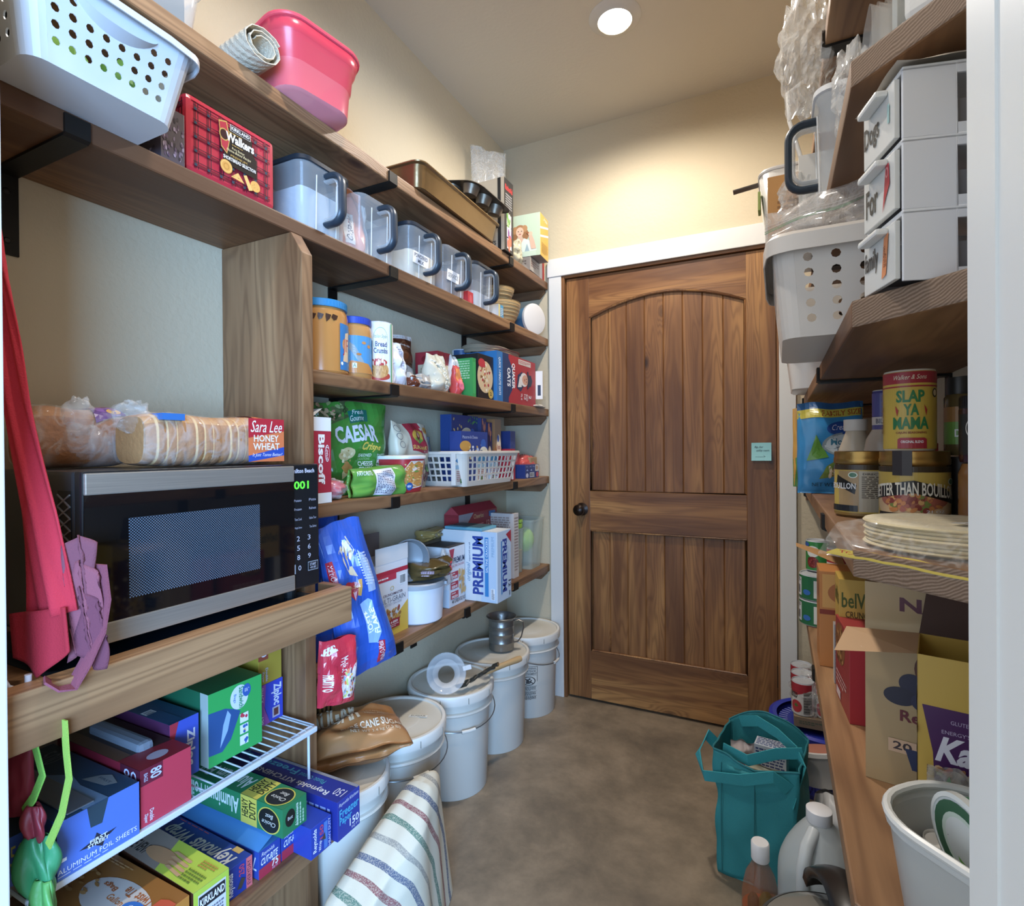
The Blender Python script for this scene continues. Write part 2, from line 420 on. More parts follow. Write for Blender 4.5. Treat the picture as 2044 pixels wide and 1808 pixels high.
for r0,r1 in ((.229,.811),(.998,None)):
    for i in range(8):
        x0=sl+.008+pw*i; x1=x0+pw; y0,y1=.013,.03; q=.0035
        g=G(); t0=arch(x0)+.004 if r1 is None else r1; t1=arch(x1)+.004 if r1 is None else r1
        cx=(x0+x1)/2; cz=(r0+t0)/2
        pr=[(x0,y0+q),(x0+q,y0),(x1-q,y0),(x1,y0+q),(x1,y1),(x0,y1)]
        vs=[(x-cx,y,r0-cz) for x,y in pr]+[(x-cx,y,(t0+(t1-t0)*(x-x0)/(x1-x0))-cz) for x,y in pr]
        o=g.add(vs,[(k,(k+1)%6,6+(k+1)%6,6+k) for k in range(6)]+[(5,4,3,2,1,0),(6,7,8,9,10,11)],'888').obj('plank',WD('z'),dr); o.location=(cx,0,cz)
# moulding round both panels
def mould(path,nm='moulding'):
    g=G(); g.tube([(x,.006,z) for x,z in path],.006,'a9743c',6,closed=True); g.obj(nm,WD('z'),dr,smooth=True)
mould([(sl+.003,.232),(sr-.003,.232),(sr-.003,.808),(sl+.003,.808)])
mould([(sl+.003,1.001),(sr-.003,1.001)]+[(sr-.003-(sr-sl-.006)*i/20,arch(sr-.003-(sr-sl-.006)*i/20)-.004) for i in range(21)])
BLK=simple('black_iron','1b1916',.5,.1,300,.4)
kn=G().lathe([(.0,0),(.03,0),(.031,.006),(.016,.012),(.012,.03),(.02,.036),(.027,.048),(.026,.060),(.015,.068),(0,.070)],'221c18',24,M=Matrix.Rotation(rad(90),3,'X')).obj('door_knob',simple('bronze','2e221b',.3,0,1,.7),dr,smooth=True); kn.location=(.073,0,.910)
for z in (.25,1.06,1.80): G().tube([(DW+.003,-.004,z-.045),(DW+.003,-.004,z+.045)],.0045,'222').obj('hinge',BLK,dr,smooth=True)
t=thing('sticky_note','pale blue sticky note with handwriting, stuck on the wooden door','note',(-.063,YB,1.157))
G().grid(lambda u,v:V3(((u-.5)*.076,-.002-.006*v*(1-v)*0-(.010*(1-v)**2),.075*v)),6,6,'8fd0d6').obj('paper',vm(.7),t)
S=lambda u,v,o:V3(((u-.5)*.076,-.0028-(.010*(1-v)**2)-o,.075*v))
draw(G(),[('t','flip for',.15,.68,.6,.82,'456',0,'i'),('t','utility room',.25,.48,.9,.64,'456',0,'i'),('t','------>',.2,.2,.7,.28,'456')],S,sub=6).obj('handwriting',vm(.7),t)
# ceiling lights
for i,(x,y) in enumerate(CAN):
    t=thing('recessed_light',('round recessed ceiling light with white ring, shining above the door','round recessed ceiling light above the doorway, outside the picture')[i],'light',(x,y,H),group=None)
    G().lathe([(.060,-.016),(.066,-.010),(.085,-.006),(.092,-.001),(.092,0)],'ddd8cc',48,cap=False).obj('ring',simple('ring_white','cfcac0',.5),t,smooth=True)
    m=N('lit_lens'); m.b.inputs['Emission Color'].default_value=(1,.93,.82,1); m.b.inputs['Emission Strength'].default_value=9
    G().lathe([(0,-.012),(.0605,-.012)],'fff',48,cap=False).obj('lens',m.m,t)
# ================= SHELVES
XS=-1.0203; TH=.036
def bracket(parent,y,z,xf,xw,leg=.15,w=.036,lip=.030,screws=False,drop=True):
    """flat iron: lip up the front edge, run under the board, leg down the wall. z = underside"""
    s=1 if xf>xw else -1; t=.005
    g=G(); prof=[(xf+s*t*1.1,z+lip),(xf+s*t*1.1,z-.001),(xf-s*.002,z-t),(xw+s*t,z-t),(xw+s*t,z-leg),(xw,z-leg),(xw,z),(xf,z-.0002),(xf,z+lip)]
    n=len(prof); vs=[(a,y-w/2,b) for a,b in prof]+[(a,y+w/2,b) for a,b in prof]
    g.add(vs,[(i,(i+1)%n,n+(i+1)%n,n+i) for i in range(n)]+[(0,1,7,8),(1,2,3,6,7),(3,4,5,6),(n+8,n+7,n+1,n),(n+7,n+6,n+3,n+2,n+1),(n+6,n+5,n+4,n+3)],'222')
    o=g.obj('bracket',BLK,parent)
    if screws:
        for zz in (z-.035,z-leg+.025):
            g=G().lathe([(0,.003),(.004,.0025),(.006,0)],'444',12,M=Matrix.Rotation(rad(90),3,'Y'),cap=False); q=g.obj('screw',simple('screw_steel','3b3b3c',.35,0,1,.8),o,smooth=True); q.location=(xw+s*t,y,zz)
    return o
def shelf(label,x0,x1,y0,y1,top,brk,cleat=True,xf=None,xw=XL,first=False,sy=1.0):
    t=thing('wooden_shelf',label,'shelf',((x0+x1)/2,(y0+y1)/2,top-TH))
    t.location=(0,0,0)
    plank('board',x0,x1,y0,y1,top-TH,top,WS('y'),t,.004)
    for i,y in enumerate(brk): bracket(t,y,top-TH-.0003,x1+.0003,xw,screws=first and i==0)
    if cleat:
        a,b=x0,x1-.012; z1=top-TH-.0005; z0=z1-.04; y1c=YB-.0005; y0c=y1c-.02
        vs=[(a,y0c,z0),(b-.03,y0c,z0),(b,y0c,z0+.03),(b,y0c,z1),(a,y0c,z1)]; vs+=[(p[0],y1c,p[2]) for p in vs]
        G().add(vs,[(0,1,2,3,4),(9,8,7,6,5)]+[(i,5+i,5+(i+1)%5,(i+1)%5) for i in range(5)],'888').obj('cleat',WS('x'),t)
    return t
shelf('topmost long stained wood shelf on the left wall, under the red tub and baking pan',XL,XS,.327,YB,2.036,(.48,1.285,2.075),first=True)
shelf('long stained wood shelf holding the plaid tin and handled clear containers',XL,XS,.327,YB,1.758,(.48,1.285,2.08),first=True)
shelf('stained wood shelf with the peanut butter jars and oatmeal box',XL,XS,.945,YB,1.411,(1.285,2.085))
shelf('stained wood shelf with the green crouton bag and white slotted basket',XL,XS,.945,YB,1.079,(1.285,2.10))
shelf('lowest long stained wood shelf, with cereal and cracker boxes above the buckets',XL,XS,.945,YB,.643,(1.05,1.295,1.69,2.10))
# upright
t=thing('wooden_upright','tall stained wood upright board right of the microwave, its top corner cut off','upright',(0,0,0))
yu0,yu1=.908,.940; a,b,zt=XL,-.983,1.7215
vs=[(a,yu0,0),(b,yu0,0),(b,yu0,zt-.052),(b-.034,yu0,zt),(a,yu0,zt)]; vs=[(x,y,z-.86) for x,y,z in vs]+[(x,yu1,z-.86) for x,_,z in vs]
o=G().add(vs,[(0,1,2,3,4),(9,8,7,6,5)]+[(i,5+i,5+(i+1)%5,(i+1)%5) for i in range(5)],'888').obj('board',WS('z'),t,bev=.0015); o.location=(0,0,.86)
# desk level tray shelf
t=thing('microwave_shelf','deep stained wood shelf with a raised front edge, under the microwave','shelf',(0,0,0))
plank('board',XL,-.918,.327,.907,.852,.886,WS('y'),t,.002)
plank('front_rail',-.918,-.880,.327,.950,.820,.899,WS('y'),t,.0025); plank('side_rail',XL+.285,-.918,.9405,.950+.008,.830,.899,WS('x'),t,.002)
t=thing('wooden_shelf','low stained wood shelf under the white wire rack, full of wrap boxes','shelf',(0,0,0))
plank('board',XL,-.868,.327,.907,.362,.40,WS('y'),t,.003)
# right wall shelves, their near ends cut off at an angle
XF=.087
def rshelf(label,top,brk,y0=None):
    t=thing('wooden_shelf',label,'shelf',(0,0,0)); k=.918
    x1=XR; pts=[(XF,k-XF),(x1,k-x1),(x1,YB),(XF,YB)]; cx,cy,cz=.2,1.5,top-TH/2
    vs=[(x-cx,y-cy,-TH/2) for x,y in pts]+[(x-cx,y-cy,TH/2) for x,y in pts]
    o=G().add(vs,[(3,2,1,0),(4,5,6,7),(1,2,6,5),(2,3,7,6),(3,0,4,7),(0,1,5,4)],'888').obj('board',WS('y'),t,bev=.0035); o.location=(cx,cy,cz)
    o.data.materials.append(endgrain())
    for p in o.data.polygons:
        if p.normal.x<-.5 and p.normal.y<-.5: p.material_index=1
    for y in brk: bracket(t,y,top-TH-.0003,XF-.0003,XR)
    a=XF+.012; z1=top-TH-.0005; z0=z1-.04
    G().box(a,XR,YB-.0205,YB-.0005,z0,z1).obj('cleat',WS('x'),t)
    return t
rshelf('highest stained wood shelf on the right wall',2.036,(1.25,2.0))
rshelf('right wall stained wood shelf above the white drawers',1.712,(1.62,2.2))
rshelf('right wall stained wood shelf with end rings showing, under the white drawers',1.40,(1.45,2.3))
rshelf('right wall stained wood shelf with the bouillon jars and tortillas',1.075,(1.32,2.2))
rshelf('lowest right wall stained wood shelf, pale worn board beside the teal bag',.611,(1.70,2.35))
# ================= generic goods
CL=lambda a=.28,r=.18: vm(r,a)
def rrect(u,w,l,r):
    """point and outward normal on a rounded rectangle w(x) by l(y), u 0..1 runs ccw from mid right"""
    return None
def perim(w,l,r,nx,ny,na=5):
    """list of points (x,y,flat?) round a rounded rectangle, ccw from lower right of the +x side"""
    P=[]
    def side(p,q,n):
        for i in range(n): P.append((p[0]+(q[0]-p[0])*i/n,p[1]+(q[1]-p[1])*i/n,1))
    def arc(cx,cy,a0):
        for i in range(na): a=rad(a0+90*i/na); P.append((cx+r*cos(a),cy+r*sin(a),0))
    a,b=w/2,l/2
    side((a,-b+r),(a,b-r),ny); arc(a-r,b-r,0); side((a-r,b),(-a+r,b),nx); arc(-a+r,b-r,90)
    side((-a,b-r),(-a,-b+r),ny); arc(-a+r,-b+r,180); side((-a+r,-b),(a-r,-b),nx); arc(a-r,-b+r,270)
    return P
def basket(name,label,loc,w,l,h,col,rz=0,tap=.86,nx=4,ny=7,rows=5,hr=.3,slot=False,v0=.16,v1=.86,r=.03,rim=.014,cat='basket',dip=0,rot=None,rough=.4,lipd=.012):
    t=thing(name,label,cat,loc,rz,rot=rot); P=perim(w,l,r,nx,ny); n=len(P); g=G()
    def pt(i,v):
        x,y,_=P[i%n]; k=tap+(1-tap)*v; z=h*v
        if dip and v>.8: z-=dip*max(0,1-(y/(l*.22))**2)*(v-.8)/.2*(1 if abs(x)>w*.4 else 0)
        return V3((x*k,y*k,z))
    vs=[0,v0]+[v0+(v1-v0)*(j+1)/rows for j in range(rows)]+[1]
    for j in range(len(vs)-1):
        a,b=vs[j],vs[j+1]
        for i in range(n):
            p=[pt(i,a),pt(i+1,a),pt(i+1,b),pt(i,b)]
            if P[i][2] and 0<j<len(vs)-2:
                c=sum(p,V3())/4; m=[(p[k]+p[(k+1)%4])/2 for k in range(4)]
                out=[p[0],m[0],p[1],m[1],p[2],m[2],p[3],m[3]]
                U=(p[1]-p[0]+p[2]-p[3])/2; Vv=(p[3]-p[0]+p[2]-p[1])/2
                if slot: inn=[c+(q-c)*(.74) for q in out]
                else:
                    q=hr*min(U.length,Vv.length); uu,vv=U.normalized()*q,Vv.normalized()*q
                    inn=[c+uu*cos(rad(225+45*k))+vv*sin(rad(225+45*k)) for k in range(8)]
                g.add(out+inn,[(k,(k+1)%8,8+(k+1)%8,8+k) for k in range(8)],col)
            else: g.add(p,[(0,1,2,3)],col)
    g.add([pt(i,0) for i in range(n)],[tuple(range(n-1,-1,-1))],col)
    o=g.obj('basket_wall',vm(rough),t,merge=True); md=o.modifiers.new('s','SOLIDIFY'); md.thickness=.0022; md.offset=1
    g=G(); prof=[(0,0),(.5,.25),(1,0),(1,-.9),(.86,-.9),(.8,-.2)]
    m=len(prof); vs=[]
    for a,b in prof:
        for i in range(n):
            p=pt(i,1); x,y=p.x,p.y; L=math.hypot(x,y); 
            nxn=(1 if x>0 else -1)*(1 if abs(x)>w*.5-r else 0); nyn=(1 if y>0 else -1)*(1 if abs(y)>l*.5-r else 0)
            d=V3((nxn,nyn,0)); d=d.normalized() if d.length else V3((x/L,y/L,0))
            vs.append(p+d*rim*a+V3((0,0,lipd*b)))
    g.add(vs,[(j*n+i,j*n+(i+1)%n,(j+1)*n+(i+1)%n,(j+1)*n+i) for j in range(m-1) for i in range(n)],col)
    g.obj('rim',vm(rough),t,smooth=True,merge=True); return t
def handled(name,label,loc,rz=0,lid='26303a',fill=None,fl=.5,w=.17,d=.20,h=.185,sticker=None,clearA=.30,hy=0,extra=None,group='clear containers with dark looped handles'):
    t=thing(name,label,'container',loc,rz,group)
    P=lambda k:[(x*k,y*k) for x,y,_ in perim(d,w,.03,1,1,5)]
    g=G(); lv=[(.90,0),(.905,.004),(.95,h-.03),(1,h-.022),(1,h-.008)]; vs=[]; 
    for k,z in lv: vs+=[V3((x,y,z)) for x,y in P(k)]
    n=len(P(1)); fs=[(j*n+i,j*n+(i+1)%n,(j+1)*n+(i+1)%n,(j+1)*n+i) for j in range(len(lv)-1) for i in range(n)]+[tuple(range(n-1,-1,-1))]
    g.add(vs,fs,'dfe6ea').obj('body',CL(clearA,.12),t,smooth=True)
    if fill:
        g=G(); vs=[V3((x*.9,y*.9,.006)) for x,y in P(.9)]+[V3((x*.9,y*.9,h*fl+.006*noise.noise(V3((x*40,y*40,0))))) for x,y in P(.95)]
        g.add(vs,[(i,(i+1)%n,n+(i+1)%n,n+i) for i in range(n)]+[tuple(range(n-1,-1,-1)),tuple(range(n,2*n))],fill).obj('contents',vm(.8,bump=.3),t,smooth=True)
    if lid:
        g=G(); lv=[(1.0,h-.014),(1.035,h-.012),(1.035,h-.002),(1.0,h),(.93,h-.004)]; vs=[]
        for k,z in lv: vs+=[V3((x,y,z)) for x,y in P(k)]
        g.add(vs,[(j*n+i,j*n+(i+1)%n,(j+1)*n+(i+1)%n,(j+1)*n+i) for j in range(4) for i in range(n)]+[tuple(range(4*n,5*n)),tuple(range(n-1,-1,-1))],lid).obj('lid',vm(.3),t,smooth=True)
    # handle: dark outer grip, clear inner web
    def C_(x1,z0,z1,r):
        x0=d/2*.93; pts=[(x0,hy,z1)]
        for k in range(6): a=rad(90-90*k/5); pts.append((x1-r+r*cos(a),hy,z1-r+r*sin(a)))
        for k in range(6): a=rad(0-90*k/5); pts.append((x1-r+r*cos(a),hy,z0+r+r*sin(a)))
        return pts+[(x0,hy,z0)]
    G().tube(C_(d/2+.048,h*.19,h*.86,.03),.01,'2c3a47',10,flat=(.013,.0075)).obj('handle',vm(.35),t,smooth=True)
    G().tube(C_(d/2+.038,h*.26,h*.79,.022),.01,'cfd6da',8,flat=(.010,.004)).obj('handle_liner',CL(.45,.2),t,smooth=True)
    for yy in (-w*.2,w*.2): G().tube([(d/2*.915,yy,.012),(d/2*.955,yy,h-.035)],.0016,'f4f7f8',6).obj('rib',CL(.6,.2),t)
    if sticker:
        fr=d/2*.93+.002
        S=lambda u,v,o:V3((fr+o+.004*v,-w*.42+w*.5*u,h*.30+h*.2*v))
        draw(G(),[('r',0,0,1,1,'eee')]+sticker,S).obj('paper_label',vm(.6),t)
    return t
def can(name,label,loc,r,h,ops,col='ddd',lid='b9bcc0',a0=-180,a1=180,rz=0,cat='can',group=None,metal=True,lidh=.004,part='can',z0=.0,z1=1.0,lidcol=None,rough=.35,sub=24,rim=True):
    t=thing(name,label,cat,loc,rz,group)
    p=[(r*.94,0),(r,.003),(r,h-.003),(r*.97,h),(r*.93,h-.001),(r*.92,h-.004),(0,h-.004)] if rim else [(r*.98,0),(r,.003),(r,h-.002),(0,h)]
    cc=[lid,col,lid,lid,lid,lid] if rim else [col,col,lid]
    G().lathe(p,cc,36).obj(part,vm(rough,1,0),t,smooth=True)
    if ops: draw(G(),ops,cylS(r,h*z0+.004,h*z1-.004,a0,a1),sub=sub,off0=.0004).obj('printed_label',vm(rough),t)
    return t
def film(name,label,loc,size,col='e6e6e2',alpha=.10,nz=.5,sd=1,rz=0,cat='plastic bag',n=28,parent=None,rough=.12,part='film',M=None,sharp=False):
    t=parent or thing(name,label,cat,loc,rz)
    def fn(u,v):
        a,b=2*pi*u,pi*(v-.5); p=V3((cos(b)*cos(a),cos(b)*sin(a),sin(b)))
        k=1+nz*(abs(noise.noise(p*2.1+V3((sd,sd,0))))*1.3-.35)+nz*.35*abs(noise.noise(p*6+V3((sd,0,sd))))
        q=V3((p.x*size[0]*k,p.y*size[1]*k,size[2]+p.z*size[2]*k)); q.z=max(.0006,q.z); return (M@q if M else q)+(V3(loc) if parent else V3())
    G().grid(fn,n,n,col).obj(part,vm(rough,alpha,film=True,bs=26),t,smooth=0 if sharp else 2,merge=True); return t
# ================= TOP LEFT SHELF  (surface z 2.036)
Z=2.0365
t=thing('storage_box','clear plastic storage box at the near end of the top left shelf','container',(-1.175,.565,Z),0)
P=[(x,y) for x,y,_ in perim(.22,.34,.03,1,1,5)]; n=len(P); g=G(); vs=[]
for k,z in ((.9,0),(.91,.004),(1,.12),(1.03,.122),(1.03,.13)): vs+=[V3((x*k,y*k,z)) for x,y in P]
g.add(vs,[(j*n+i,j*n+(i+1)%n,(j+1)*n+(i+1)%n,(j+1)*n+i) for j in range(4) for i in range(n)]+[tuple(range(n-1,-1,-1))],'dfe3e4').obj('body',CL(.35,.15),t,smooth=True)
G().box(-.09,.09,-.14,.14,.005,.10,{'*':'4a544f','nz':'6d7a70'}).obj('contents',vm(.6),t,bev=.004)
# rolled mat: spiral
t=thing('rolled_mat','cream non-slip mat rolled up beside the red plastic tub','mat',(-1.09,.825,Z),0)
M=Matrix.Rotation(rad(-6),3,'Z'); sp=[]
for i in range(46):
    a=i/45*2*pi*2.3+pi*.2; r=.041-.010*i/45*2.2; sp.append((a,r))
g=G(); nn=26; vs=[]
for j in range(nn+1):
    x=-.13+.235*j/nn
    for k,(a,r) in enumerate(sp): rr=r+ .0012*((j+k)%2); vs.append(M@V3((x,rr*cos(a)*1.15,.043+rr*sin(a)*.95)))
m=len(sp); g.add(vs,[(j*m+i,j*m+i+1,(j+1)*m+i+1,(j+1)*m+i) for j in range(nn) for i in range(m-1)],'cbbfa6')
o=g.obj('mat',vm(.8,bump=.6,bs=240),t,smooth=False); md=o.modifiers.new('s','SOLIDIFY'); md.thickness=.002
# red tub
t=thing('plastic_tub','translucent pink red plastic tub overhanging the top left shelf','tub',(-1.095,1.005,Z),0)
def tub(t,w,l,h,tap,col,lv,rimc,alpha=.82,r=.06,nm='tub_wall',base=None,rr=.25):
    P=[(x,y) for x,y,_ in perim(w,l,r,3,3,7)]; n=len(P); vs=[]; cs=[]
    for k,z,c in lv: vs+=[V3((x*k,y*k,z*h)) for x,y in P]
    fs=[(j*n+i,j*n+(i+1)%n,(j+1)*n+(i+1)%n,(j+1)*n+i) for j in range(len(lv)-1) for i in range(n)]; cs=[lv[j][2] for j in range(len(lv)-1) for i in range(n)]
    fs.append(tuple(range(n-1,-1,-1))); cs.append(base or lv[0][2])
    o=G().add(vs,fs,cs).obj(nm,vm(rr,alpha),t,smooth=True); md=o.modifiers.new('s','SOLIDIFY'); md.thickness=.0025; md.offset=1
    g=G(); k=lv[-1][0]; z=lv[-1][1]*h; g.tube([(x*k,y*k,z) for x,y in P],.0055,rimc,8,closed=True).obj('rim',vm(rr,.95),t,smooth=True)
tub(t,.30,.235,.145,.8,'e0506a',[(.76,0,'e58e98'),(.80,.03,'e2606f'),(.84,.45,'dc3f57'),(.87,.5,'dc3f57'),(.90,.75,'e03c56'),(.94,.8,'d83450'),(1,1,'d83450')],'e8495f')
t.location=(-1.09,.985,Z); t.rotation_euler=(rad(0),rad(-3),rad(-10))
# baking pan
t=thing('baking_pan','rectangular bronze metal baking pan overhanging the top left shelf','pan',(-1.118,1.66,Z),0)
P=[(x,y) for x,y,_ in perim(.245,.56,.035,3,5,5)]; n=len(P); vs=[]
lv=[(.86,0),(.89,.003),(.985,.068),(1.06,.071),(1.065,.074),(1.05,.076)]
for k,z in lv: vs+=[V3((x*k,y*(1-(1-k)*.45),z)) for x,y in P]
fs=[(j*n+i,j*n+(i+1)%n,(j+1)*n+(i+1)%n,(j+1)*n+i) for j in range(len(lv)-1) for i in range(n)]+[tuple(range(n-1,-1,-1))]
o=G().add(vs,fs,['8a7350']*(2*n)+['a3895f']*(3*n)+['6f5a3c']).obj('pan',vm(.25,1,.85,.4,14),t,smooth=True); md=o.modifiers.new('s','SOLIDIFY'); md.thickness=.0012
t.rotation_euler=(0,rad(0),rad(1.5))
# muffin pan tilted on the baking pan
t=thing('muffin_pan','small dark muffin pan tilted on the baking pan, its cups facing down','pan',(-1.045,1.815,Z+.150),0,rot=(rad(-3),rad(14),rad(-4)))
P=[(x,y) for x,y,_ in perim(.20,.27,.05,1,1,6)]; g=G(); n=len(P)
g.add([V3((x,y,0)) for x,y in P]+[V3((x*1.03,y*1.03,-.004)) for x,y in P]+[V3((x*1.03,y*1.03,.003)) for x,y in P],[tuple(range(n))]+[(i,(i+1)%n,n+(i+1)%n,n+i) for i in range(n)],'6c6457').obj('plate',vm(.35,1,.7,.3,30),t,smooth=True)
for i in range(2):
    for j in range(3): G().lathe([(.022,-.034),(.025,-.033),(.033,0)],'7a6d5b',20,cap=True).obj('cup',vm(.4,1,.6,.4,40),t,smooth=True).location=(-.045+.09*i,-.085+.085*j,-.0005)
t=thing('silicone_ring','blue rimmed silicone dish lying on the muffin pan','dish',(-1.085,1.87,Z+.186),0,rot=(0,rad(14),0))
G().lathe([(.07,0),(.09,.004),(.092,.007),(.07,.003)],'3f9bc4',30,sx=.9,cap=False).obj('rim',vm(.4),t,smooth=True); G().lathe([(0,.001),(.07,.001)],'d8d8d4',30,cap=False,sx=.9).obj('dish',vm(.4),t,smooth=True)
# dark kitchen box, food box, bags
carton('kitchen_tool_box','tall black box with vegetable pictures beside the baking pan','x' and (-1.115,2.035,Z+.0005),(.215,.085,.30),{'*':'2b2a2a','ny':'b7a68c','nz':'2a2422'},
 {'px':[('t','KitchenAid',.12,.84,.9,.92,'d03030',0,'b'),('l',.15,.56,.85,.8,7,'999'),('r',.25,.36,.75,.52,'ddd'),('s',.3,.38,.7,.5,12,.08,['5a9a3a','8ab84a','e8e0c0']),('r',.25,.2,.75,.34,'ddd'),('s',.3,.22,.7,.32,12,.08,['6b3a7a','9a5aa0','e8e0e8']),('r',.25,.04,.75,.18,'ddd'),('s',.3,.06,.7,.16,12,.08,['e04a2a','f0805a'])],
  'ny':[('r',.86,0,.93,1,'222'),('t','TS',.72,.08,.82,.14,'333',0,'b'),('l',.1,.1,.6,.3,4,'8b7b64')]})
pic=[('r',0,0,1,1,'bccdb0'),('e',.5,.62,.15,.15,'a9774a'),('e',.36,.52,.08,.13,'9c6b40'),('e',.64,.52,.08,.13,'9c6b40'),('e',.38,.65,.07,.09,'b98655'),('e',.62,.67,.07,.08,'b98655'),
 ('r',.45,.38,.56,.52,'d9b094'),('p',[(.1,.12),(.22,.36),(.42,.44),(.5,.28),(.6,.44),(.78,.36),(.92,.12)],'d6e0d0'),('p',[(.42,.44),(.5,.26),(.6,.44)],'d9b094'),
 ('e',.5,.60,.095,.115,'e0b898'),('e',.465,.615,.014,.012,'4a3a30'),('e',.545,.615,.014,.012,'4a3a30'),('e',.505,.545,.03,.012,'b9605a'),('p',[(.495,.6),(.51,.57),(.52,.575)],'c99c80'),
 ('p',[(.78,.16),(.74,.36),(.72,.50),(.80,.50),(.86,.34),(.9,.16)],'d9b094'),('e',.76,.53,.055,.045,'e0b898'),('e',.70,.55,.03,.02,'a05a30'),('p',[(.15,.0),(.15,.12),(.9,.12),(.9,.0)],'c3d3bb'),('p',[(.62,.12),(.68,.3),(.74,.12)],'9ab0b4')]
carton('food_box','pale green food box with a picture of a smiling person in white, near the door','x' and (-1.075,2.335,Z+.066),(.20,.115,.195),{'*':'bccdb0','px':'e2b13c','nz':'8d7d74'},
 {'ny':pic,'px':[('p',[(.0,.62),(.0,.67),(1,.84),(1,.79)],'eee'),('p',[(.0,.42),(.0,.47),(1,.64),(1,.59)],'eee'),('l',.15,.08,.9,.34,7,'a97f20'),('t','Milk',.4,.88,.9,.95,'eee',0,'i')],'nz':[('p',[(.55,.5),(.97,.1),(.97,.9)],'7d6d64')]},rz=4)
carton('small_carton','flat grey carton under the pale green food box','x' and (-1.12,2.33,Z+.0005),(.20,.12,.062),{'*':'8b8178','px':'a59c90'},{'ny':[('l',.3,.2,.9,.8,3,'5b5048'),('p',[(.5,.1),(.75,.9),(.97,.1)],'9a9085')],'px':[('l',.1,.3,.9,.8,3,'7b5048')]},rz=2)
carton('small_carton','thin white box with a red edge at the door end of the top left shelf','x' and (-1.13,2.44,Z+.0005),(.20,.06,.09),{'*':'d9d2cc','px':'c2453a'},{'px':[('r',.0,.0,.55,1,'e2d6cf')],'ny':[('l',.6,.2,.95,.8,4,'889')]})
pouch('produce_bag','crumpled cream plastic bag tucked between the black box and green box','x' and (-1.055,2.165,Z),.09,.11,.06,'cfc4a0',None,rz=-30,seed=4,amp=.012,sheen=.2,alpha=.75)
pouch('clear_bag','tall crumpled clear plastic bag standing up behind the black box','x' and (-1.17,2.16,Z),.16,.53,.07,'dcdcd6',None,rz=-40,seed=9,amp=.016,sheen=.15,alpha=.28,film=True,wt=1.1,wb=.9,top=.3,nu=30,nv=40)
# ================= SECOND SHELF (z 1.758)
Z=1.7585
t=basket('white_basket','large white plastic basket with round holes on the second left shelf',(-1.046,.473,Z),.32,.245,.118,'ccd0d5',tap=.82,nx=9,ny=8,rows=4,hr=.27,v0=.16,v1=.84,r=.03,rim=.016,rough=.35,lipd=.012)
g=G()
def grip(u,v):
    ang=pi*u; y=-.062*cos(ang); z=.117-.040*sin(ang)*(1-v*.25)-.003; return V3((.151+.003*v+.016*v*sin(ang),y,z))
g.grid(grip,18,4,'b9bdc2').obj('hand_grip',vm(.35),t,smooth=True)
for i,(x,y,c) in enumerate(((.03,-.02,'6fae3a'),(.05,.055,'5a9a3a'),(-.06,-.02,'b7a78a'))):
    q=G().ell((x,y,.055),(.05,.034,.045),c,14,8,nz=.3,sd=i); q.obj('contents',vm(.6),t,smooth=True)
carton('photo_box','dark patterned box between the white basket and the plaid tin','x' and (-1.10,.640,Z),(.15,.045,.10),{'*':'4a4048'},{'ny':[('s',.05,.1,.95,.9,60,.03,['2a2228','7a6a80','9a8aa0','55415a'])],'px':[('s',.05,.1,.95,.9,60,.05,['2a2228','7a6a80','9a8aa0','55415a'])]})
# plaid tin
t=thing('biscuit_tin','red tartan shortbread tin tilted against the shelf above','tin',(-1.079,.778,Z),0)
G().box(-.040,.040,-.104,.104,.006,.160,'c0243a').obj('tin',vm(.28),t,bev=.010)
G().box(-.036,.036,-.098,.098,.0,.006,'17181c').obj('base_rim',vm(.3),t)
def plaid():
    o=[]
    for i in range(7):
        x=.03+i*.145; o+= [('r',x,.02,x+.030,.98,'7b1428'),('r',x+.045,.02,x+.053,.98,'2a2a33')]
    for j in range(5):
        y=.05+j*.2; o+=[('r',.02,y,.98,y+.04,'7b1428'),('r',.02,y+.06,.98,y+.07,'23232c')]
    for i in range(7):
        for j in range(5): o.append(('r',.03+i*.145,.05+j*.2,.06+i*.145,.09+j*.2,'2b4552'))
    return o
tin=plaid()+[('p',[(.35,.30),(.40,.85),(.72,.85),(.74,.62),(.78,.58),(.78,.28)],'1d1716'),('p',[(.33,.52),(.30,.9),(.40,.94),(.44,.70),(.40,.45)],'c8a24a'),('p',[(.335,.54),(.31,.88),(.39,.92),(.43,.70),(.395,.47)],'b8283a'),('e',.365,.72,.06,.09,'c8a24a'),('e',.365,.72,.048,.073,'3a1a1c'),
 ('r',.44,.83,.70,.925,'e8e4dc'),('r',.445,.835,.695,.92,'16181c'),('t','KIRKLAND',.455,.853,.685,.905,'e8e8ee',0,'b'),('l',.42,.785,.7,.81,1,'c8a24a'),
 ('t','Walkers',.385,.655,.745,.79,'f2efe6',0,'B'),('l',.46,.615,.68,.635,1,'c8a24a'),('t','Pure Butter',.46,.555,.62,.59,'e6d6a0'),('t','Home-Baked Recipe',.39,.49,.70,.545,'e6d6a0',0,'i'),('t','PREMIUM',.44,.435,.65,.468,'c8a24a'),('t','SHORTBREAD SELECTION',.35,.365,.765,.42,'f2efe6',0,'b'),
 ('e',.385,.25,.075,.10,'d89c40'),('o',.385,.25,.065,.085,.15,'e9b65c'),('o',.385,.25,.035,.05,.3,'c2852c'),('p',[(.44,.13),(.53,.235),(.61,.115)],'e6b25a'),('p',[(.60,.24),(.64,.265),(.72,.07),(.67,.045)],'e9b860'),('e',.755,.155,.065,.085,'dfa648'),('s',.46,.14,.58,.18,8,.005,['a8742a']),('s',.71,.11,.80,.20,8,.005,['a8742a'])]
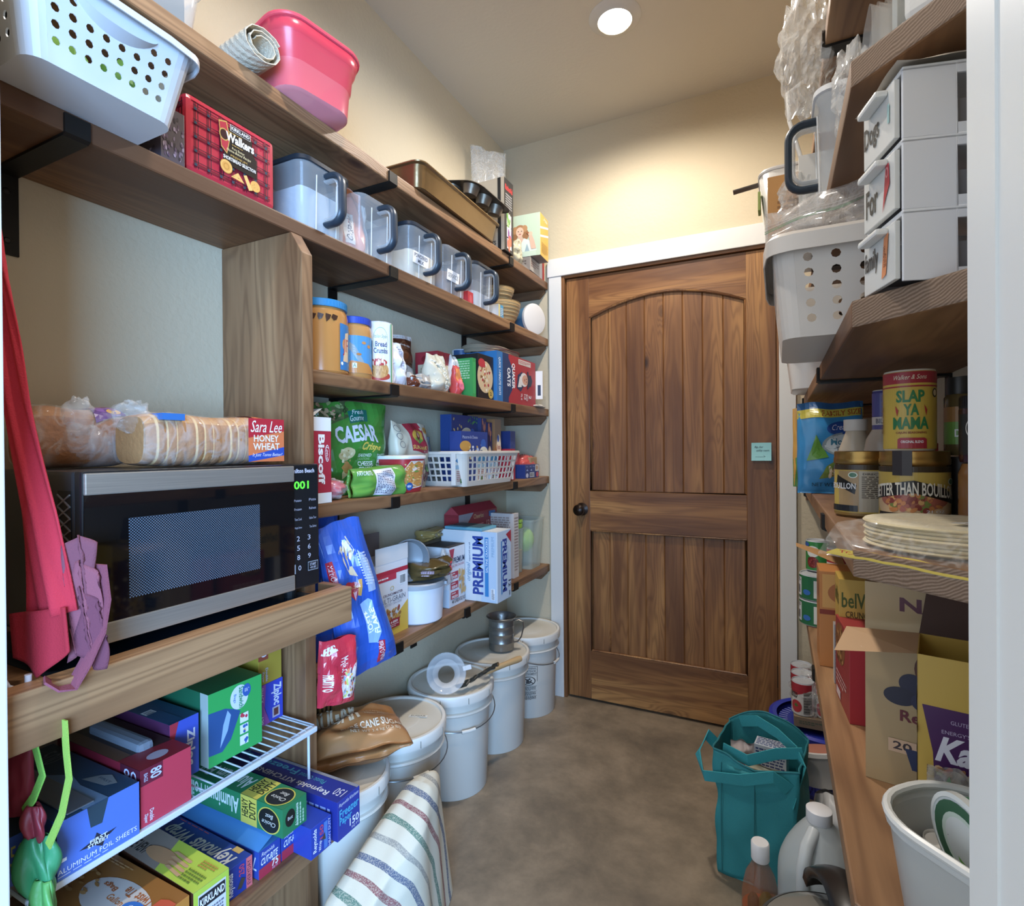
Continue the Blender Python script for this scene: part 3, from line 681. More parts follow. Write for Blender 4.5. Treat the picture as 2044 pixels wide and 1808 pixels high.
fs_=plaid()
g=draw(G(),tin,(lambda F:lambda u,v,o:F(.05+.9*u,.05+.9*v,o)+V3((0,0,.006)))(face('px',.080,.208,.154)),eps=.00008)
draw(g,fs_,(lambda F:lambda u,v,o:F(.06+.88*u,.05+.9*v,o)+V3((0,0,.006)))(face('ny',.080,.208,.154)),eps=.00008); draw(g,fs_,(lambda F:lambda u,v,o:F(.06+.88*u,.05+.9*v,o)+V3((0,0,.006)))(face('pz',.080,.208,.154)),eps=.00008)
g.obj('printed_label',vm(.28),t)
G().tube([(.0405,-.092,.148),(.0405,.092,.148)],.0008,'7a1424').obj('lid_seam',vm(.3),t)
# clear handled containers
X=-1.14
HL=[('clear container with dark lid beside the plaid tin, empty looking, dark looped handle',1.05,'222c36','9fb2c2',.62,None),
    ('lidless clear handled container with pink bagged food sticking out of it',1.257,None,None,.3,None),
    ('clear handled container half full of powder, dark lid and white paper label',1.487,'26303c','d9cdb2',.55,[('t','POWDERED',.08,.52,.92,.86,'445',0,'b'),('t','MILK',.32,.12,.7,.42,'445',0,'b')]),
    ('lidless clear handled container of brown food with a narrow white label',1.68,None,'8a7468',.48,[('t','SERVICE',.1,.3,.9,.7,'555')]),
    ('clear handled container farthest along the shelf, dark lid, beside the ribbed bowls',1.893,'26303c','b9c0c8',.4,None)]
for lab,y,lid,fl,fr,st in HL:
    t=handled('clear_container',lab,(X,y,Z),fill=fl,lid=lid,fl=fr,sticker=st,w=.172 if y!=1.68 else .16,clearA=.26)
def sub_pouch(par,nm,loc,w,h,d,col,seed,rz=0,rot=None,ops=None,alpha=1,sheen=.3,**k):
    t=pouch(nm,'x','x' and loc,w,h,d,col,ops,rz=rz,rot=rot,seed=seed,alpha=alpha,sheen=sheen,**k); return t
t=pouch('snack_pouch','pink and orange food pouch standing in the lidless container beside the first','x' and (-1.14,1.232,Z+.01),.105,.215,.07,'d99a84',[('r',.1,.2,.4,.62,'e8e6e2'),('t','Organic',.14,.24,.36,.58,'556',90,'i'),('r',.1,.86,.9,.98,'c8703a')],seed=3,amp=.006)
t=pouch('clear_bag','small white film bag poking out of the lidless clear container','x' and (-1.16,1.305,Z+.01),.035,.20,.03,'e9e9e6',None,seed=6,amp=.01,alpha=.6)
carton('red_box','small red box standing behind the fourth and fifth clear handled containers','x' and (-1.10,1.787,Z),(.10,.04,.055),'c8323a',{'px':[('e',.5,.5,.25,.3,'d8585e')]})
carton('small_carton','small white, blue and yellow box beside the ribbed bowls','x' and (-1.09,2.02,Z),(.10,.045,.06),{'*':'e6e2da','px':'4aa0c8'},{'px':[('r',0,0,.3,1,'e8d27a'),('l',.4,.2,.9,.8,5,'ddd')]})
def bowl(label,loc,r,h,n,col='c9ae7a',bands=('d9c28e','b4925c')):
    t=thing('ribbed_bowl',label,'bowl',loc); pr=[(r*.55,0)]; cc=[]
    for i in range(n):
        a=i/n; rr=lambda q:r*(.55+.45*math.sin(min(1,q)*pi/2)**.9); z=h*a
        pr+=[(rr(a)+.004,z+h/n*.15),(rr(a+.8/n)+.004,z+h/n*.7),(rr(a+1/n),z+h/n*.95)]; cc+=[bands[0],bands[1],bands[1]]
    pr+=[(r+.005,h),(r-.002,h+.002),(r*.6,h*.2),(0,h*.15)]; cc+=[bands[0],bands[0],bands[1],bands[1],bands[1]]
    G().lathe(pr,cc[:len(pr)-1]+[bands[1]]*(len(pr)-1-len(cc)),36,cap=False).obj('bowl',vm(.5),t,smooth=True); return t
bowl('large cream ribbed bowl, the lower one of the two stacked on the second left shelf',(-1.125,2.155,Z),.098,.105,7)
bowl('smaller cream ribbed bowl, the upper one of the two stacked on the second left shelf',(-1.125,2.150,Z+.106),.072,.062,4)
t=thing('plastic_tub','round blue tub with a white lid lying on its side near the door','tub',(-1.10,2.375,Z+.070),0,rot=(rad(90),0,rad(70)))
G().lathe([(.055,-.07),(.068,.06)],['4f86ae'],32).obj('tub',vm(.4),t,smooth=True); G().lathe([(.072,.06),(.073,.064),(.073,.074),(.06,.078),(0,.076)],'dcdad6',32,M=None).obj('lid',vm(.4),t,smooth=True)
draw(G(),[('e',.5,.4,.3,.3,'1f4f7a'),('t','lite',.36,.3,.64,.5,'ddd',0,'i')],cylS(.062,-.06,.05,200,290,.068),sub=8).obj('printed_label',vm(.4),t)
# ================= THIRD SHELF (z 1.411)
Z=1.4115
can('food_can','yellow pineapple can partly behind the upright board','x' and (-1.13,.987,Z),.036,.11,[('r',0,0,1,1,'e3c93e'),('e',.47,.4,.035,.25,'b8862a'),('s',.42,.15,.52,.6,30,.012,['8a6a1c','caa232'],3),('e',.515,.72,.035,.14,'2f5fae'),('t','Great',.495,.68,.535,.76,'eee',0,'i')])
can('food_can','plain grey can standing on the pineapple can','x' and (-1.13,.987,Z+.1105),.034,.055,[],col='8f9088')
def jar(label,loc,r,h,body,lid,ops,rz=0,name='peanut_butter_jar',cat='jar',smear=None,sq=0,lh=.02,lr=.98,a0=-90,a1=90,nk=.9):
    t=thing(name,label,cat,loc,rz)
    G().lathe([(r*.93,0),(r,.006),(r,h*.78),(r*.96,h*.84),(r*nk,h-lh)],body,36).obj('jar',vm(.2),t,smooth=True)
    G().lathe([(r*lr,h-lh),(r*lr,h-.002),(r*lr*.95,h)],lid,36).obj('lid',vm(.35),t,smooth=True)
    n=48; g=G()
    for i in range(n):
        a=2*pi*i/n; b=a+pi/n*.9; q=r*lr+.0006; g.add([V3((cos(a)*q,sin(a)*q,h-lh+.002)),V3((cos(b)*q,sin(b)*q,h-lh+.002)),V3((cos(b)*q,sin(b)*q,h-.003)),V3((cos(a)*q,sin(a)*q,h-.003))],[(0,1,2,3)],lid)
    g.obj('lid_ridges',vm(.5),t)
    if ops: draw(G(),ops,cylS(r,.004,h*.80,a0,a1),sub=20,off0=.0005).obj('printed_label',vm(.3),t)
    return t
blots=[('p',[(.06+.09*i+.02*sin(i*5),.93),(.09+.09*i,.86+.03*sin(i*3)),(.13+.09*i,.90),(.15+.09*i,.97),(.08+.09*i,.99)],'4a2c1c') for i in range(6)]
jar('large peanut butter jar with a bright blue lid and scraped label','x' and (-1.095,1.075,Z),.069,.192,'c08036','2487bd',blots+[('r',.63,.05,1.0,.86,'2a7cba'),('e',.72,.5,.05,.10,'d9a05a'),('p',[(.68,.2),(.73,.7),(.83,.74),(.80,.2)],'e9c79a'),('t','JIF',.68,.3,.8,.6,'c23030',80),('e',.66,.16,.02,.03,'eee'),('l',.86,.1,.98,.8,9,'cfe0ee')],a0=-110,a1=60)
jar('smaller peanut butter jar with a dark blue lid and spoon picture label','x' and (-1.10,1.205,Z),.050,.178,'c48a44','2248b4',[('r',.0,.10,1,.86,'4a96cc'),('p',[(.1,.8),(.32,.66),(.62,.12),(.55,.10),(.2,.62)],'8fa0a8'),('e',.16,.76,.06,.05,'c08036'),('e',.62,.66,.045,.035,'c98c4a'),('e',.5,.72,.045,.03,'c98c4a'),('e',.4,.48,.05,.025,'b97a3c'),('p',[(.1,.1),(.25,.35),(.6,.3),(.8,.1)],'c8863a'),('r',.28,.2,.36,.3,'dfe6cc'),('t','A',.29,.21,.35,.29,'386038'),('r',.8,.15,1,.85,'2f6fb4'),('l',.82,.2,.98,.8,12,'d5e2ec')],a0=-100,a1=70)
t=can('canister','white breadcrumb canister with a pasta picture, green rim','x' and (-1.095,1.305,Z),.044,.185,[('r',0,0,1,1,'e6e8e0'),('o',.40,.70,.20,.22,.03,'4a9a60'),('t','Italian Style',.22,.72,.56,.80,'7a9a70',0,'i'),('t','Bread',.26,.59,.56,.68,'3a3f78',0,'b'),('t','Crumbs',.22,.48,.58,.57,'3a3f78',0,'b'),
 ('r',.0,.0,.66,.05,'d8d8d8'),('e',.34,.10,.32,.08,'b8402e'),('e',.35,.20,.26,.14,'cf9a55'),('s',.16,.1,.56,.3,60,.015,['e0b070','b8803c','d6a05a'],2),('e',.34,.33,.22,.06,'c23a30'),('s',.2,.3,.5,.42,20,.02,['eee6da','c8453a','f4efe6'],2),('p',[(.12,.36),(.1,.46),(.2,.40)],'6aa840'),('r',.68,0,.72,1,'3f9a58')],a0=-100,a1=50,rough=.4)
pouch('flour_bag','crumpled white paper bag of flour leaning beside the breadcrumb canister','x' and (-1.10,1.387,Z),.085,.145,.06,'dfe0e4',[('t','K',.02,.72,.14,.86,'b8323a',0,'B'),('p',[(.55,.4),(.62,.95),(.8,.95),(.72,.4)],'b9bfd6'),('l',.58,.45,.74,.92,12,'667')],seed=12,amp=.009,top=.5,sheen=.5,wt=.7,rz=-8)
pouch('baking_bag','brown and white plastic baking bag with black lettering, left of the white beans','x' and (-1.175,1.475,Z),.19,.20,.05,'5d3220',[('r',0,.93,1,1,'ddd'),('t','baking',.5,.945,.7,.975,'888'),('e',.45,.83,.07,.05,'7a5640'),('t','very decadently rich',.3,.79,.85,.835,'ddd',0,'b'),('e',.55,.66,.2,.13,'7a3c1c'),('p',[(.0,.18),(.0,.60),(.3,.72),(.42,.50),(.95,.42),(.9,.16)],'c3c9cc'),('t','ROMA',.12,.56,.28,.63,'333',0,'b'),('t','FLAX',.12,.49,.32,.55,'333',0,'b'),('t','GRAIN',.12,.43,.38,.48,'333',0,'b'),('t','OTHER BAG & GRAIN',.1,.37,.7,.42,'333',0,'b'),('l',.12,.2,.8,.35,4,'444')],seed=8,amp=.007,top=.6,sheen=.25,rz=-3)
pouch('chocolate_bag','small crumpled foil bag with brown corner in front of the baking bag','x' and (-1.06,1.46,Z),.10,.05,.05,'a8a29a',[('p',[(0,0),(0,.6),(.3,.9),(.35,.1)],'6a3420')],seed=21,amp=.008,sheen=.15,rz=-12)
for i,(y,l) in enumerate(((1.685,'left'),(1.735,'right'))):
    carton('tall_carton','narrow red and cream box, %s one of a pair behind the white beans'%l,'x' and (-1.17,y,Z),(.10,.042,.165),{'*':'a82832'},{k:[('r',.12,.02,.88,.72,'d8c4a0'),('e',.5,.84,.22,.08,'8a1a24'),('l',.25,.08,.75,.65,9,'a08a68')] for k in ('px','ny')})
pouch('bean_bag','clear bag of white beans at the shelf edge','x' and (-1.085,1.595,Z),.145,.135,.085,'cfcab4',None,seed=15,amp=.006,sheen=.2,wt=.75,part='bag')
g=G(); RR.seed(3)
t=bpy.data.objects['bean_bag']
for i in range(150):
    a,b=RR.random(),RR.random(); y=(a-.5)*.12*(1-.2*b); z=.01+.105*b; x=.040*(1-abs(2*a-1)**2.6)**.5*min(1,(b+.05)/.25)**.5*(1-max(0,b-.2)**1.6)+.002
    g.ell((x,y,z),(.003,.006,.004),RR.choice(['e4e0cc','d6d0b8','ece8d8']),6,4)
o=g.obj('beans',vm(.5),t,smooth=True); o['kind']='stuff'
pouch('onion_bag','small clear bag of white food with an orange print above the bean bag','x' and (-1.12,1.765,Z+.03),.115,.13,.06,'d8d6d0',[('e',.6,.22,.16,.14,'e08a34'),('e',.35,.15,.1,.08,'3f9a50'),('e',.5,.75,.4,.1,'b9b9b9')],seed=17,amp=.008,sheen=.18,wt=.35,top=.4)
pouch('noodle_bag','dark brown pouch standing behind the clear white food bag','x' and (-1.19,1.78,Z),.13,.165,.05,'38261c',[('r',.1,.3,.9,.7,'453022')],seed=18,amp=.004)
pouch('candy_bag','small red and orange bag between the bean bag and green packet','x' and (-1.085,1.735,Z),.045,.115,.05,'d84a48',[('r',.1,.5,.9,.9,'e0803a'),('e',.5,.4,.3,.2,'e86a78')],seed=19,amp=.004)
carton('green_packet','narrow green packet with a bar code, edge on beside the cookie box','x' and (-1.10,1.792,Z),(.12,.028,.15),{'*':'2f9a4c'},{'ny':[('l',.15,.4,.9,.95,9,'9fd0a4'),('b',.1,.06,.6,.22),('r',.1,.26,.5,.36,'2f4f8a')],'px':[('r',.1,.1,.9,.9,'36aa58')]})
can('canister','blue evaporated milk can on the tall jar at the wall, third left shelf','x' and (-1.215,1.985,Z+.105),.040,.12,[('r',0,0,1,1,'23507f'),('e',.42,.75,.12,.14,'2f6aa8'),('t','Great',.34,.72,.5,.8,'ddd',0,'i'),('e',.45,.42,.22,.22,'d8cfc2'),('t','Evaporated',.3,.42,.6,.5,'556'),('t','Milk',.38,.3,.52,.39,'556'),('e',.42,.15,.15,.1,'c08a5a')],a0=-110,a1=40)
can('canister','plain dark canister under the blue evaporated milk can','x' and (-1.215,1.985,Z),.040,.104,[],col='453a34',lid='5a5148')
carton('cookie_box','black box with a fruit pizza photograph, left of the oatmeal box','x' and (-1.14,1.885,Z),(.20,.125,.175),{'*':'232021'},{'px':[('e',.45,.5,.5,.36,'d8b98a'),('s',.1,.2,.8,.8,46,.05,['b8323a','d8c9a8','c89a5a','8a5a30','efe4cc'],.8,1),('e',.22,.80,.22,.10,'c23038'),('e',.8,.14,.17,.11,'c8a23c'),('t','2',.75,.1,.85,.18,'3a2c10',0,'b')],'ny':[('e',.55,.5,.4,.36,'d8b98a'),('s',.2,.25,.8,.75,30,.06,['b8323a','d8c9a8','c89a5a'],.8,1)],'pz':[('r',.1,.1,.9,.9,'2c292a')]})
# oatmeal box on its side, big figure print
hat=[('r',0,0,.13,1,'2577b6'),('t','QUICK 1-MINUTE OATS',.03,.12,.085,.88,'dfe8f0',270,'b'),('r',.13,0,.27,1,'1f3c66'),('p',[(.27,0),(.27,1),(1,1),(1,0)],'b22832'),
 ('p',[(.27,.1),(.36,.28),(.42,.5),(.36,.74),(.27,.92)],'1f3c66'),('t','QUAKER',.34,.30,.43,.84,'eee',270,'B'),('t','OATS',.235,.33,.315,.72,'eee',270,'B'),
 ('r',.52,.86,.86,.97,'d9cfc2'),('l',.54,.88,.84,.95,3,'b22832'),('p',[(.47,.35),(.50,.62),(.62,.72),(.66,.42),(.58,.28)],'223a5c'),('p',[(.50,.36),(.55,.6),(.62,.60),(.60,.38)],'e4e0d8'),('e',.67,.55,.105,.15,'e6e2dc'),('e',.70,.55,.085,.11,'d9a184'),('e',.73,.575,.012,.012,'3a2a20'),('e',.73,.515,.012,.012,'3a2a20'),('e',.68,.545,.012,.03,'b9685a'),
 ('p',[(.78,.36),(.80,.42),(.86,.44),(.90,.56),(.86,.68),(.80,.68),(.78,.76),(.75,.74),(.77,.55),(.75,.36)],'1d2c44'),
 ('t','5 LB',.66,.12,.71,.24,'eee',270,'b'),('t','BAGS',.72,.10,.76,.24,'eee',270,'b'),('t','2',.79,.15,.86,.23,'eee',270,'b'),('t','TTL 10',.57,.10,.61,.24,'eee',270,'b')]
t=carton('oatmeal_box','large red and blue oatmeal box lying on its side, end flap open','x' and (-1.098,2.145,Z),(.145,.385,.205),{'*':'b22832','pz':'a02430','ny':'2577b6'},{'px':hat})
G().box(-.070,.070,.193,.197,.0,.20,'e4e0da').obj('end_flap',vm(.5),t)
draw(G(),[('r',.05,.1,.95,.9,'e8e6e0'),('r',.3,.2,.7,.5,'23304c')],lambda u,v,o:V3((.073+.035*u+o*.3,.193+.010*u-o,.02+.165*v))).obj('side_flap',vm(.5),t)
pouch('paper_parcel','crumpled brown paper parcel lying on the oatmeal box','x' and (-1.14,2.12,Z+.2065),.36,.035,.17,'9a8a70',None,seed=31,amp=.006,sheen=.8,rot=(0,0,0),top=.9,bot=.1)
pouch('snack_packet','white and red snack packet standing beyond the oatmeal box by the door','x' and (-1.10,2.405,Z),.11,.20,.035,'cfc8c0',[('r',.1,.6,.9,.9,'8a8fa0'),('e',.5,.4,.3,.15,'b85a50'),('l',.1,.1,.9,.3,4,'878')],seed=33,amp=.004,rz=-10)
pouch('snack_packet','flat pale packet lying under the end of the oatmeal box, over the shelf edge','x' and (-1.045,2.38,Z),.16,.02,.07,'d8d0c0',None,seed=34,amp=.003,rz=-2)
# ================= FOURTH SHELF (z 1.079)
Z=1.0795
t=carton('biscuit_box','tall narrow red and white biscuit box next to the microwave panel','x' and (-1.085,1.005,Z),(.125,.058,.215),{'*':'b02238','pz':'e4e2de'},
 {'px':[('r',0,.84,1,1,'e6e4e0'),('r',0,0,1,.12,'e6e4e0'),('t','Biscoff',.25,.22,.62,.80,'f4f0ec',270,'B'),('e',.76,.58,.13,.10,'e6dcd8'),('e',.76,.58,.115,.088,'b02238'),('t','Lotus',.68,.5,.84,.66,'eee',270,'i')],
  'ny':[('r',0,.84,1,1,'e6e4e0'),('r',0,0,1,.12,'e6e4e0'),('b',.1,.5,.3,.7),('l',.1,.2,.4,.45,6,'ddd'),('t','Biscoff',.45,.2,.85,.8,'f4f0ec',270,'B')]})
G().add([V3((-.06,-.029,.215)),V3((.06,-.029,.215)),V3((.05,.012,.238)),V3((-.05,.012,.238))],[(0,1,2,3)],'dcdad6').obj('top_flap',vm(.5),t)
t=film('candy_bag','round red sweets wrapped in clear film beside the biscuit box','x' and (-1.075,1.085,Z),(.040,.040,.028),'f2eef0',.15,.35,sd=3)
G().ell((0,0,.028),(.034,.034,.024),'c8283c',16,9,nz=.3).obj('sweets',vm(.3),t,smooth=True)
caes=[('r',0,0,1,1,'3f8a2c'),('p',[(0,1),(.42,1),(.38,.84),(.14,.78),(0,.86)],'4a5a34'),('s',.02,.83,.36,.99,50,.03,['8a9a60','c9b083','5a6a3c','b98a6a','2f4a22'],.8),('p',[(.38,.90),(.66,.92),(.65,.79),(.38,.78)],'0f6a5c'),('t','Fresh',.43,.865,.60,.91,'dfe8e0',0,'i'),('t','Gourmet',.39,.80,.62,.855,'dfe8e0',0,'i'),
 ('t','CAESAR',.18,.58,.74,.76,'dcdde6',0,'B'),('t','Crisps',.50,.46,.78,.57,'e2c23a',0,'Bi'),('e',.30,.46,.10,.07,'d8c894'),('e',.25,.42,.08,.05,'c9b680'),('s',.2,.3,.36,.5,10,.02,['e8dcb0','b89a5a']),('p',[(.18,.30),(.28,.37),(.38,.30),(.28,.20)],'c08a3c'),('p',[(.19,.24),(.24,.30),(.30,.22),(.24,.17)],'d8c07a'),('p',[(.22,.06),(.3,.16),(.4,.06)],'b98a44'),
 ('t','SEASONED',.46,.41,.66,.445,'dfe8d8',0,'b'),('t','CROUTONS',.46,.375,.64,.40,'a9c890'),('t','CHEESE',.46,.31,.68,.36,'eef2e8',0,'b'),('t','CRISPS',.46,.25,.66,.30,'eef2e8',0,'b'),('t','TOASTED',.74,.40,.92,.44,'dfe8d8',0,'b'),('t','MEAL',.74,.33,.92,.385,'eef2e8',0,'bi'),('t','TOPPER',.73,.27,.92,.32,'eef2e8',0,'b'),('r',.44,.205,.9,.212,'c9b83a'),('t','SALADS, GREAT SOUPS & SNACKS',.42,.15,.9,.18,'bcd0a0')]
pouch('crouton_bag','big upright green crouton bag reading caesar','x' and (-1.168,1.265,Z),.255,.275,.085,'3f8a2c',caes,seed=41,amp=.010,top=.45,wt=1.12,wb=.92,rz=-6,sheen=.2,back='2f7a22',nu=30,nv=36)
t=pouch('crouton_bag','open green crouton bag lying in front of the upright one','x' and (-1.062,1.14,Z+.040),.080,.20,.062,'5f9a34',[('r',.08,.35,.92,.72,'d9d8e0'),('l',.14,.38,.86,.70,14,'556',1),('t','FAVORITE',.1,.05,.25,.3,'dfe8d8',90,'b')],seed=43,amp=.006,top=.97,sheen=.22,rot=(rad(-90),0,rad(-4)),wt=1.25,pw=.5)
G().ell((0,0,.185),(.026,.032,.01),'c9b28c',14,8,nz=.4).obj('croutons',vm(.8,bump=.5,bs=200),t,smooth=True)
pouch('raisin_bag','cream bag of raisins with a red sun panel','x' and (-1.15,1.525,Z),.20,.225,.075,'d6ccb0',[('p',[(.30,1),(.74,1),(.86,.52),(.40,.56)],'b3283a'),('e',.57,.80,.17,.10,'e0b830'),('p',[(.42,.74),(.57,.68),(.72,.74),(.57,.80)],'6fa838'),('e',.57,.80,.06,.07,'7a2a1c'),('e',.57,.82,.035,.04,'d9a184'),('t','SUN-MAID',.40,.585,.80,.645,'e6c050',0,'b'),('o',.09,.90,.06,.05,.12,'556'),('o',.10,.78,.06,.05,.12,'556'),('o',.13,.66,.06,.05,.12,'556'),('e',.88,.90,.09,.05,'d9a028'),('t','2 LB',.82,.88,.94,.92,'7a3a10',0,'b'),
 ('l',.4,.46,.8,.48,1,'6a8a58'),('t','Raisins',.30,.28,.92,.40,'2f5a40',0,'b'),('s',.55,.10,.95,.25,60,.022,['6a2428','8a343a','4f1a20'],.9),('e',.45,.14,.08,.06,'8fc83a'),('e',.36,.10,.07,.05,'a4d84a'),('p',[(.7,.3),(.8,.34),(.92,.26),(.8,.24)],'6ab040'),('l',.3,.03,.8,.05,1,'887')],seed=45,amp=.007,top=.6,rz=2,sheen=.4)
t=thing('noodle_tub','red instant noodle tub with a white lid and noodle picture','tub',(-1.08,1.395,Z))
G().lathe([(.050,0),(.052,.003),(.064,.108)],'b8242c',36,sq=.25).obj('tub',vm(.35),t,smooth=True); G().lathe([(.0665,.104),(.068,.107),(.067,.114),(.06,.116),(0,.115)],'e8e6e2',36,sq=.25).obj('lid',vm(.4),t,smooth=True)
def S(u,v,o):
    a=rad(-85+150*u); r=.0535+.0095*v+o; x,y=cos(a),sin(a); e=2/(2+1.5); return V3((math.copysign(abs(x)**e,x)*r,math.copysign(abs(y)**e,y)*r,.006+.095*v))
draw(G(),[('p',[(.12,.5),(.45,.97),(.72,.97),(.72,.12),(.5,.06),(.3,.15)],'e8dcd0'),('p',[(.15,.5),(.46,.95),(.70,.95),(.70,.14),(.5,.1),(.32,.2)],'c88a3a'),('s',.25,.2,.68,.9,90,.022,['e0903a','d8742c','e8b860','6a9a3c','f0c890'],1.3),('e',.42,.14,.1,.13,'1f5aa0'),('t','NEW',.36,.1,.48,.18,'eee',0,'b'),('r',.74,.05,.97,.92,'e0b8b4'),('l',.76,.1,.95,.88,13,'8a3a3a'),('l',.02,.6,.12,.66,1,'eee')],S,sub=10,off0=.0006).obj('printed_label',vm(.35),t)
# white slotted basket with packets
t=basket('white_basket','white slotted plastic basket full of pasta boxes and packets','x' and (-1.13,1.865,Z),.27,.46,.125,'dcd3c4',tap=.84,nx=8,ny=12,rows=4,slot=True,v0=.12,v1=.88,r=.028,rim=.008,lipd=.008)
t.location=(-1.125,1.86,Z); t.rotation_euler=(0,0,rad(0))
nv={'*':'22407c','px':'243a70'}
oval=lambda s,c='d8cdb0':[('e',.5,.45,.3,.14,c),('t',s,.28,.42,.72,.48,'445',90)]
carton('pasta_box','large blue macaroni box with an open window, tallest in the white basket','x' and (-1.12,1.815,Z+.006),(.05,.20,.26),nv,{'px':[('e',.55,.62,.28,.2,'cdbf9c'),('r',.25,.35,.9,.56,'22407c'),('s',.05,.6,.4,.95,14,.03,['d8b470','c9a25a']),('s',.6,.85,.95,.99,14,.02,['3f8a3c','6aa848']),('e',.76,.72,.09,.09,'2f5fae'),('t','GV',.71,.69,.81,.75,'ddd',0,'i')]},rz=0)
carton('pasta_box','blue elbow pasta box in the front left of the white basket','x' and (-1.06,1.785,Z+.006),(.05,.20,.195),{'*':'2a4286','px':'2a4286'},{'px':[('t','Macaroni & Cheese',.05,.86,.6,.92,'b9c4dc'),('e',.15,.72,.2,.1,'c8943a'),('s',.25,.4,.75,.75,26,.04,['d8dce6','b9c8e0','c9a050','e0c070'],1),('e',.82,.76,.1,.1,'2f5fae'),('e',.83,.58,.17,.13,'e0d8c0'),('t','Elbows',.70,.56,.96,.64,'334a80',0,'b')]})
for y,l,c in ((1.935,'dark blue spaghetti box, right behind the tallest pasta box','2b3566'),(1.985,'second dark blue spaghetti box, beside the brown rotini box','2e3260')):
    carton('pasta_box',l,'x' and (-1.13,y,Z+.006),(.10,.045,.255 if y<1.95 else .24),{'*':c},{'px':oval('Spaghetti')+[('s',.2,.65,.8,.95,6,.08,['d88a60','c87a50']),('s',.2,.05,.8,.3,6,.08,['d88a60'])],'ny':oval('Spaghetti')})
carton('pasta_box','brown wholewheat pasta box standing in the white basket','x' and (-1.12,2.04,Z+.006),(.10,.055,.255),{'*':'9a6a3c'},{'px':[('r',0,.55,1,1,'8a7258'),('s',.0,.0,1,.6,60,.07,['b9783a','c98c4a','7a4a20']),('e',.6,.55,.35,.2,'e0d4b4'),('e',.5,.68,.15,.06,'2f5fae'),('t','Rotini',.35,.5,.85,.58,'a03a30',0,'b')]})
carton('pasta_box','tall blue box standing just right of the white basket','x' and (-1.13,2.185,Z),(.12,.05,.215),{'*':'2c3f7c'},{'px':oval('Linguine')})
RR.seed(9)
for i,(x,y,c,l) in enumerate(((-1.02,1.66,'d8d4cc','foil and grey soup packet leaning at the left end of the white basket'),(-1.035,1.74,'e4dcd0','white and blue drink mix packet, second from the left in the basket'),(-1.03,1.83,'e2dccf','white and blue drink mix packet in the middle of the basket'),(-1.03,1.93,'bfd4e8','pale blue packet in the basket below the spaghetti boxes'))):
    carton('drink_mix_packet',l,'x' and (x-.01,y,Z+.006),(.018,.075,.115),{'*':c},{'px':[('p',[(0,.75),(.5,1),(1,.75),(.5,.6)],'2a7cae'),('r',0,.5,1,.62,'8fb4cc'),('l',.1,.1,.9,.45,6,'a04a3c'),('r',.4,.05,.55,.2,'4a7a38')]})
carton('tall_carton','crimson box standing in the right end of the white basket','x' and (-1.06,2.035,Z+.006),(.10,.06,.118),{'*':'a81c34'},{'px':[('r',.7,0,1,1,'e2e0dc'),('r',0,0,.1,1,'e2e0dc')]})
carton('tall_carton','crimson box with white lines standing right of the white basket','x' and (-1.09,2.12,Z),(.10,.05,.135),{'*':'b01c38'},{'px':[('e',.5,.6,.35,.2,'d8404c'),('t','SALT',.25,.42,.75,.5,'e8c8c8',0,'b'),('p',[(.1,.2),(.6,.4),(.62,.37),(.12,.17)],'ddd')],'ny':[('e',.5,.6,.35,.2,'d8404c')]})
pouch('foil_packet','crumpled silver and blue packet behind the left end of the white basket','x' and (-1.215,1.70,Z),.11,.185,.04,'8d929a',[('r',.05,.2,.5,.7,'39426a')],seed=52,amp=.01,wt=.8,sheen=.25)
carton('small_carton','dark blue box with a bar code and a small window, near the door','x' and (-1.085,2.295,Z),(.12,.155,.062),{'*':'283a78'},{'px':[('r',.72,.5,.97,.98,'ddd4c0'),('e',.84,.75,.08,.17,'b98a5a'),('t','NO',.06,.8,.2,.92,'9fb0d8'),('t','FAT',.3,.8,.45,.92,'9fb0d8'),('t','10g',.5,.8,.66,.92,'9fb0d8'),('e',.12,.22,.09,.17,'ccd'),('b',.3,.08,.62,.42),('e',.85,.25,.1,.2,'c8323a'),('p',[(.05,.55),(.12,.7),(.2,.55)],'aab8dc'),('p',[(.34,.55),(.4,.7),(.48,.55)],'aab8dc')]})
t=film('netting_bag','red plastic wrapped loaf with a cardboard side, beside the door casing','x' and (-1.11,2.385,Z),(.055,.075,.055),'e2584c',.75,.22,sd=8)
G().box(.035,.050,-.03,.045,.012,.095,'b08a5c').obj('cardboard_window',vm(.7),t,bev=.003)
carton('small_carton','small red box under the salmon wrapped loaf near the door','x' and (-1.15,2.27,Z+.0625),(.10,.09,.055),'d0404a',{'px':[('e',.5,.5,.3,.3,'e87a80')]})
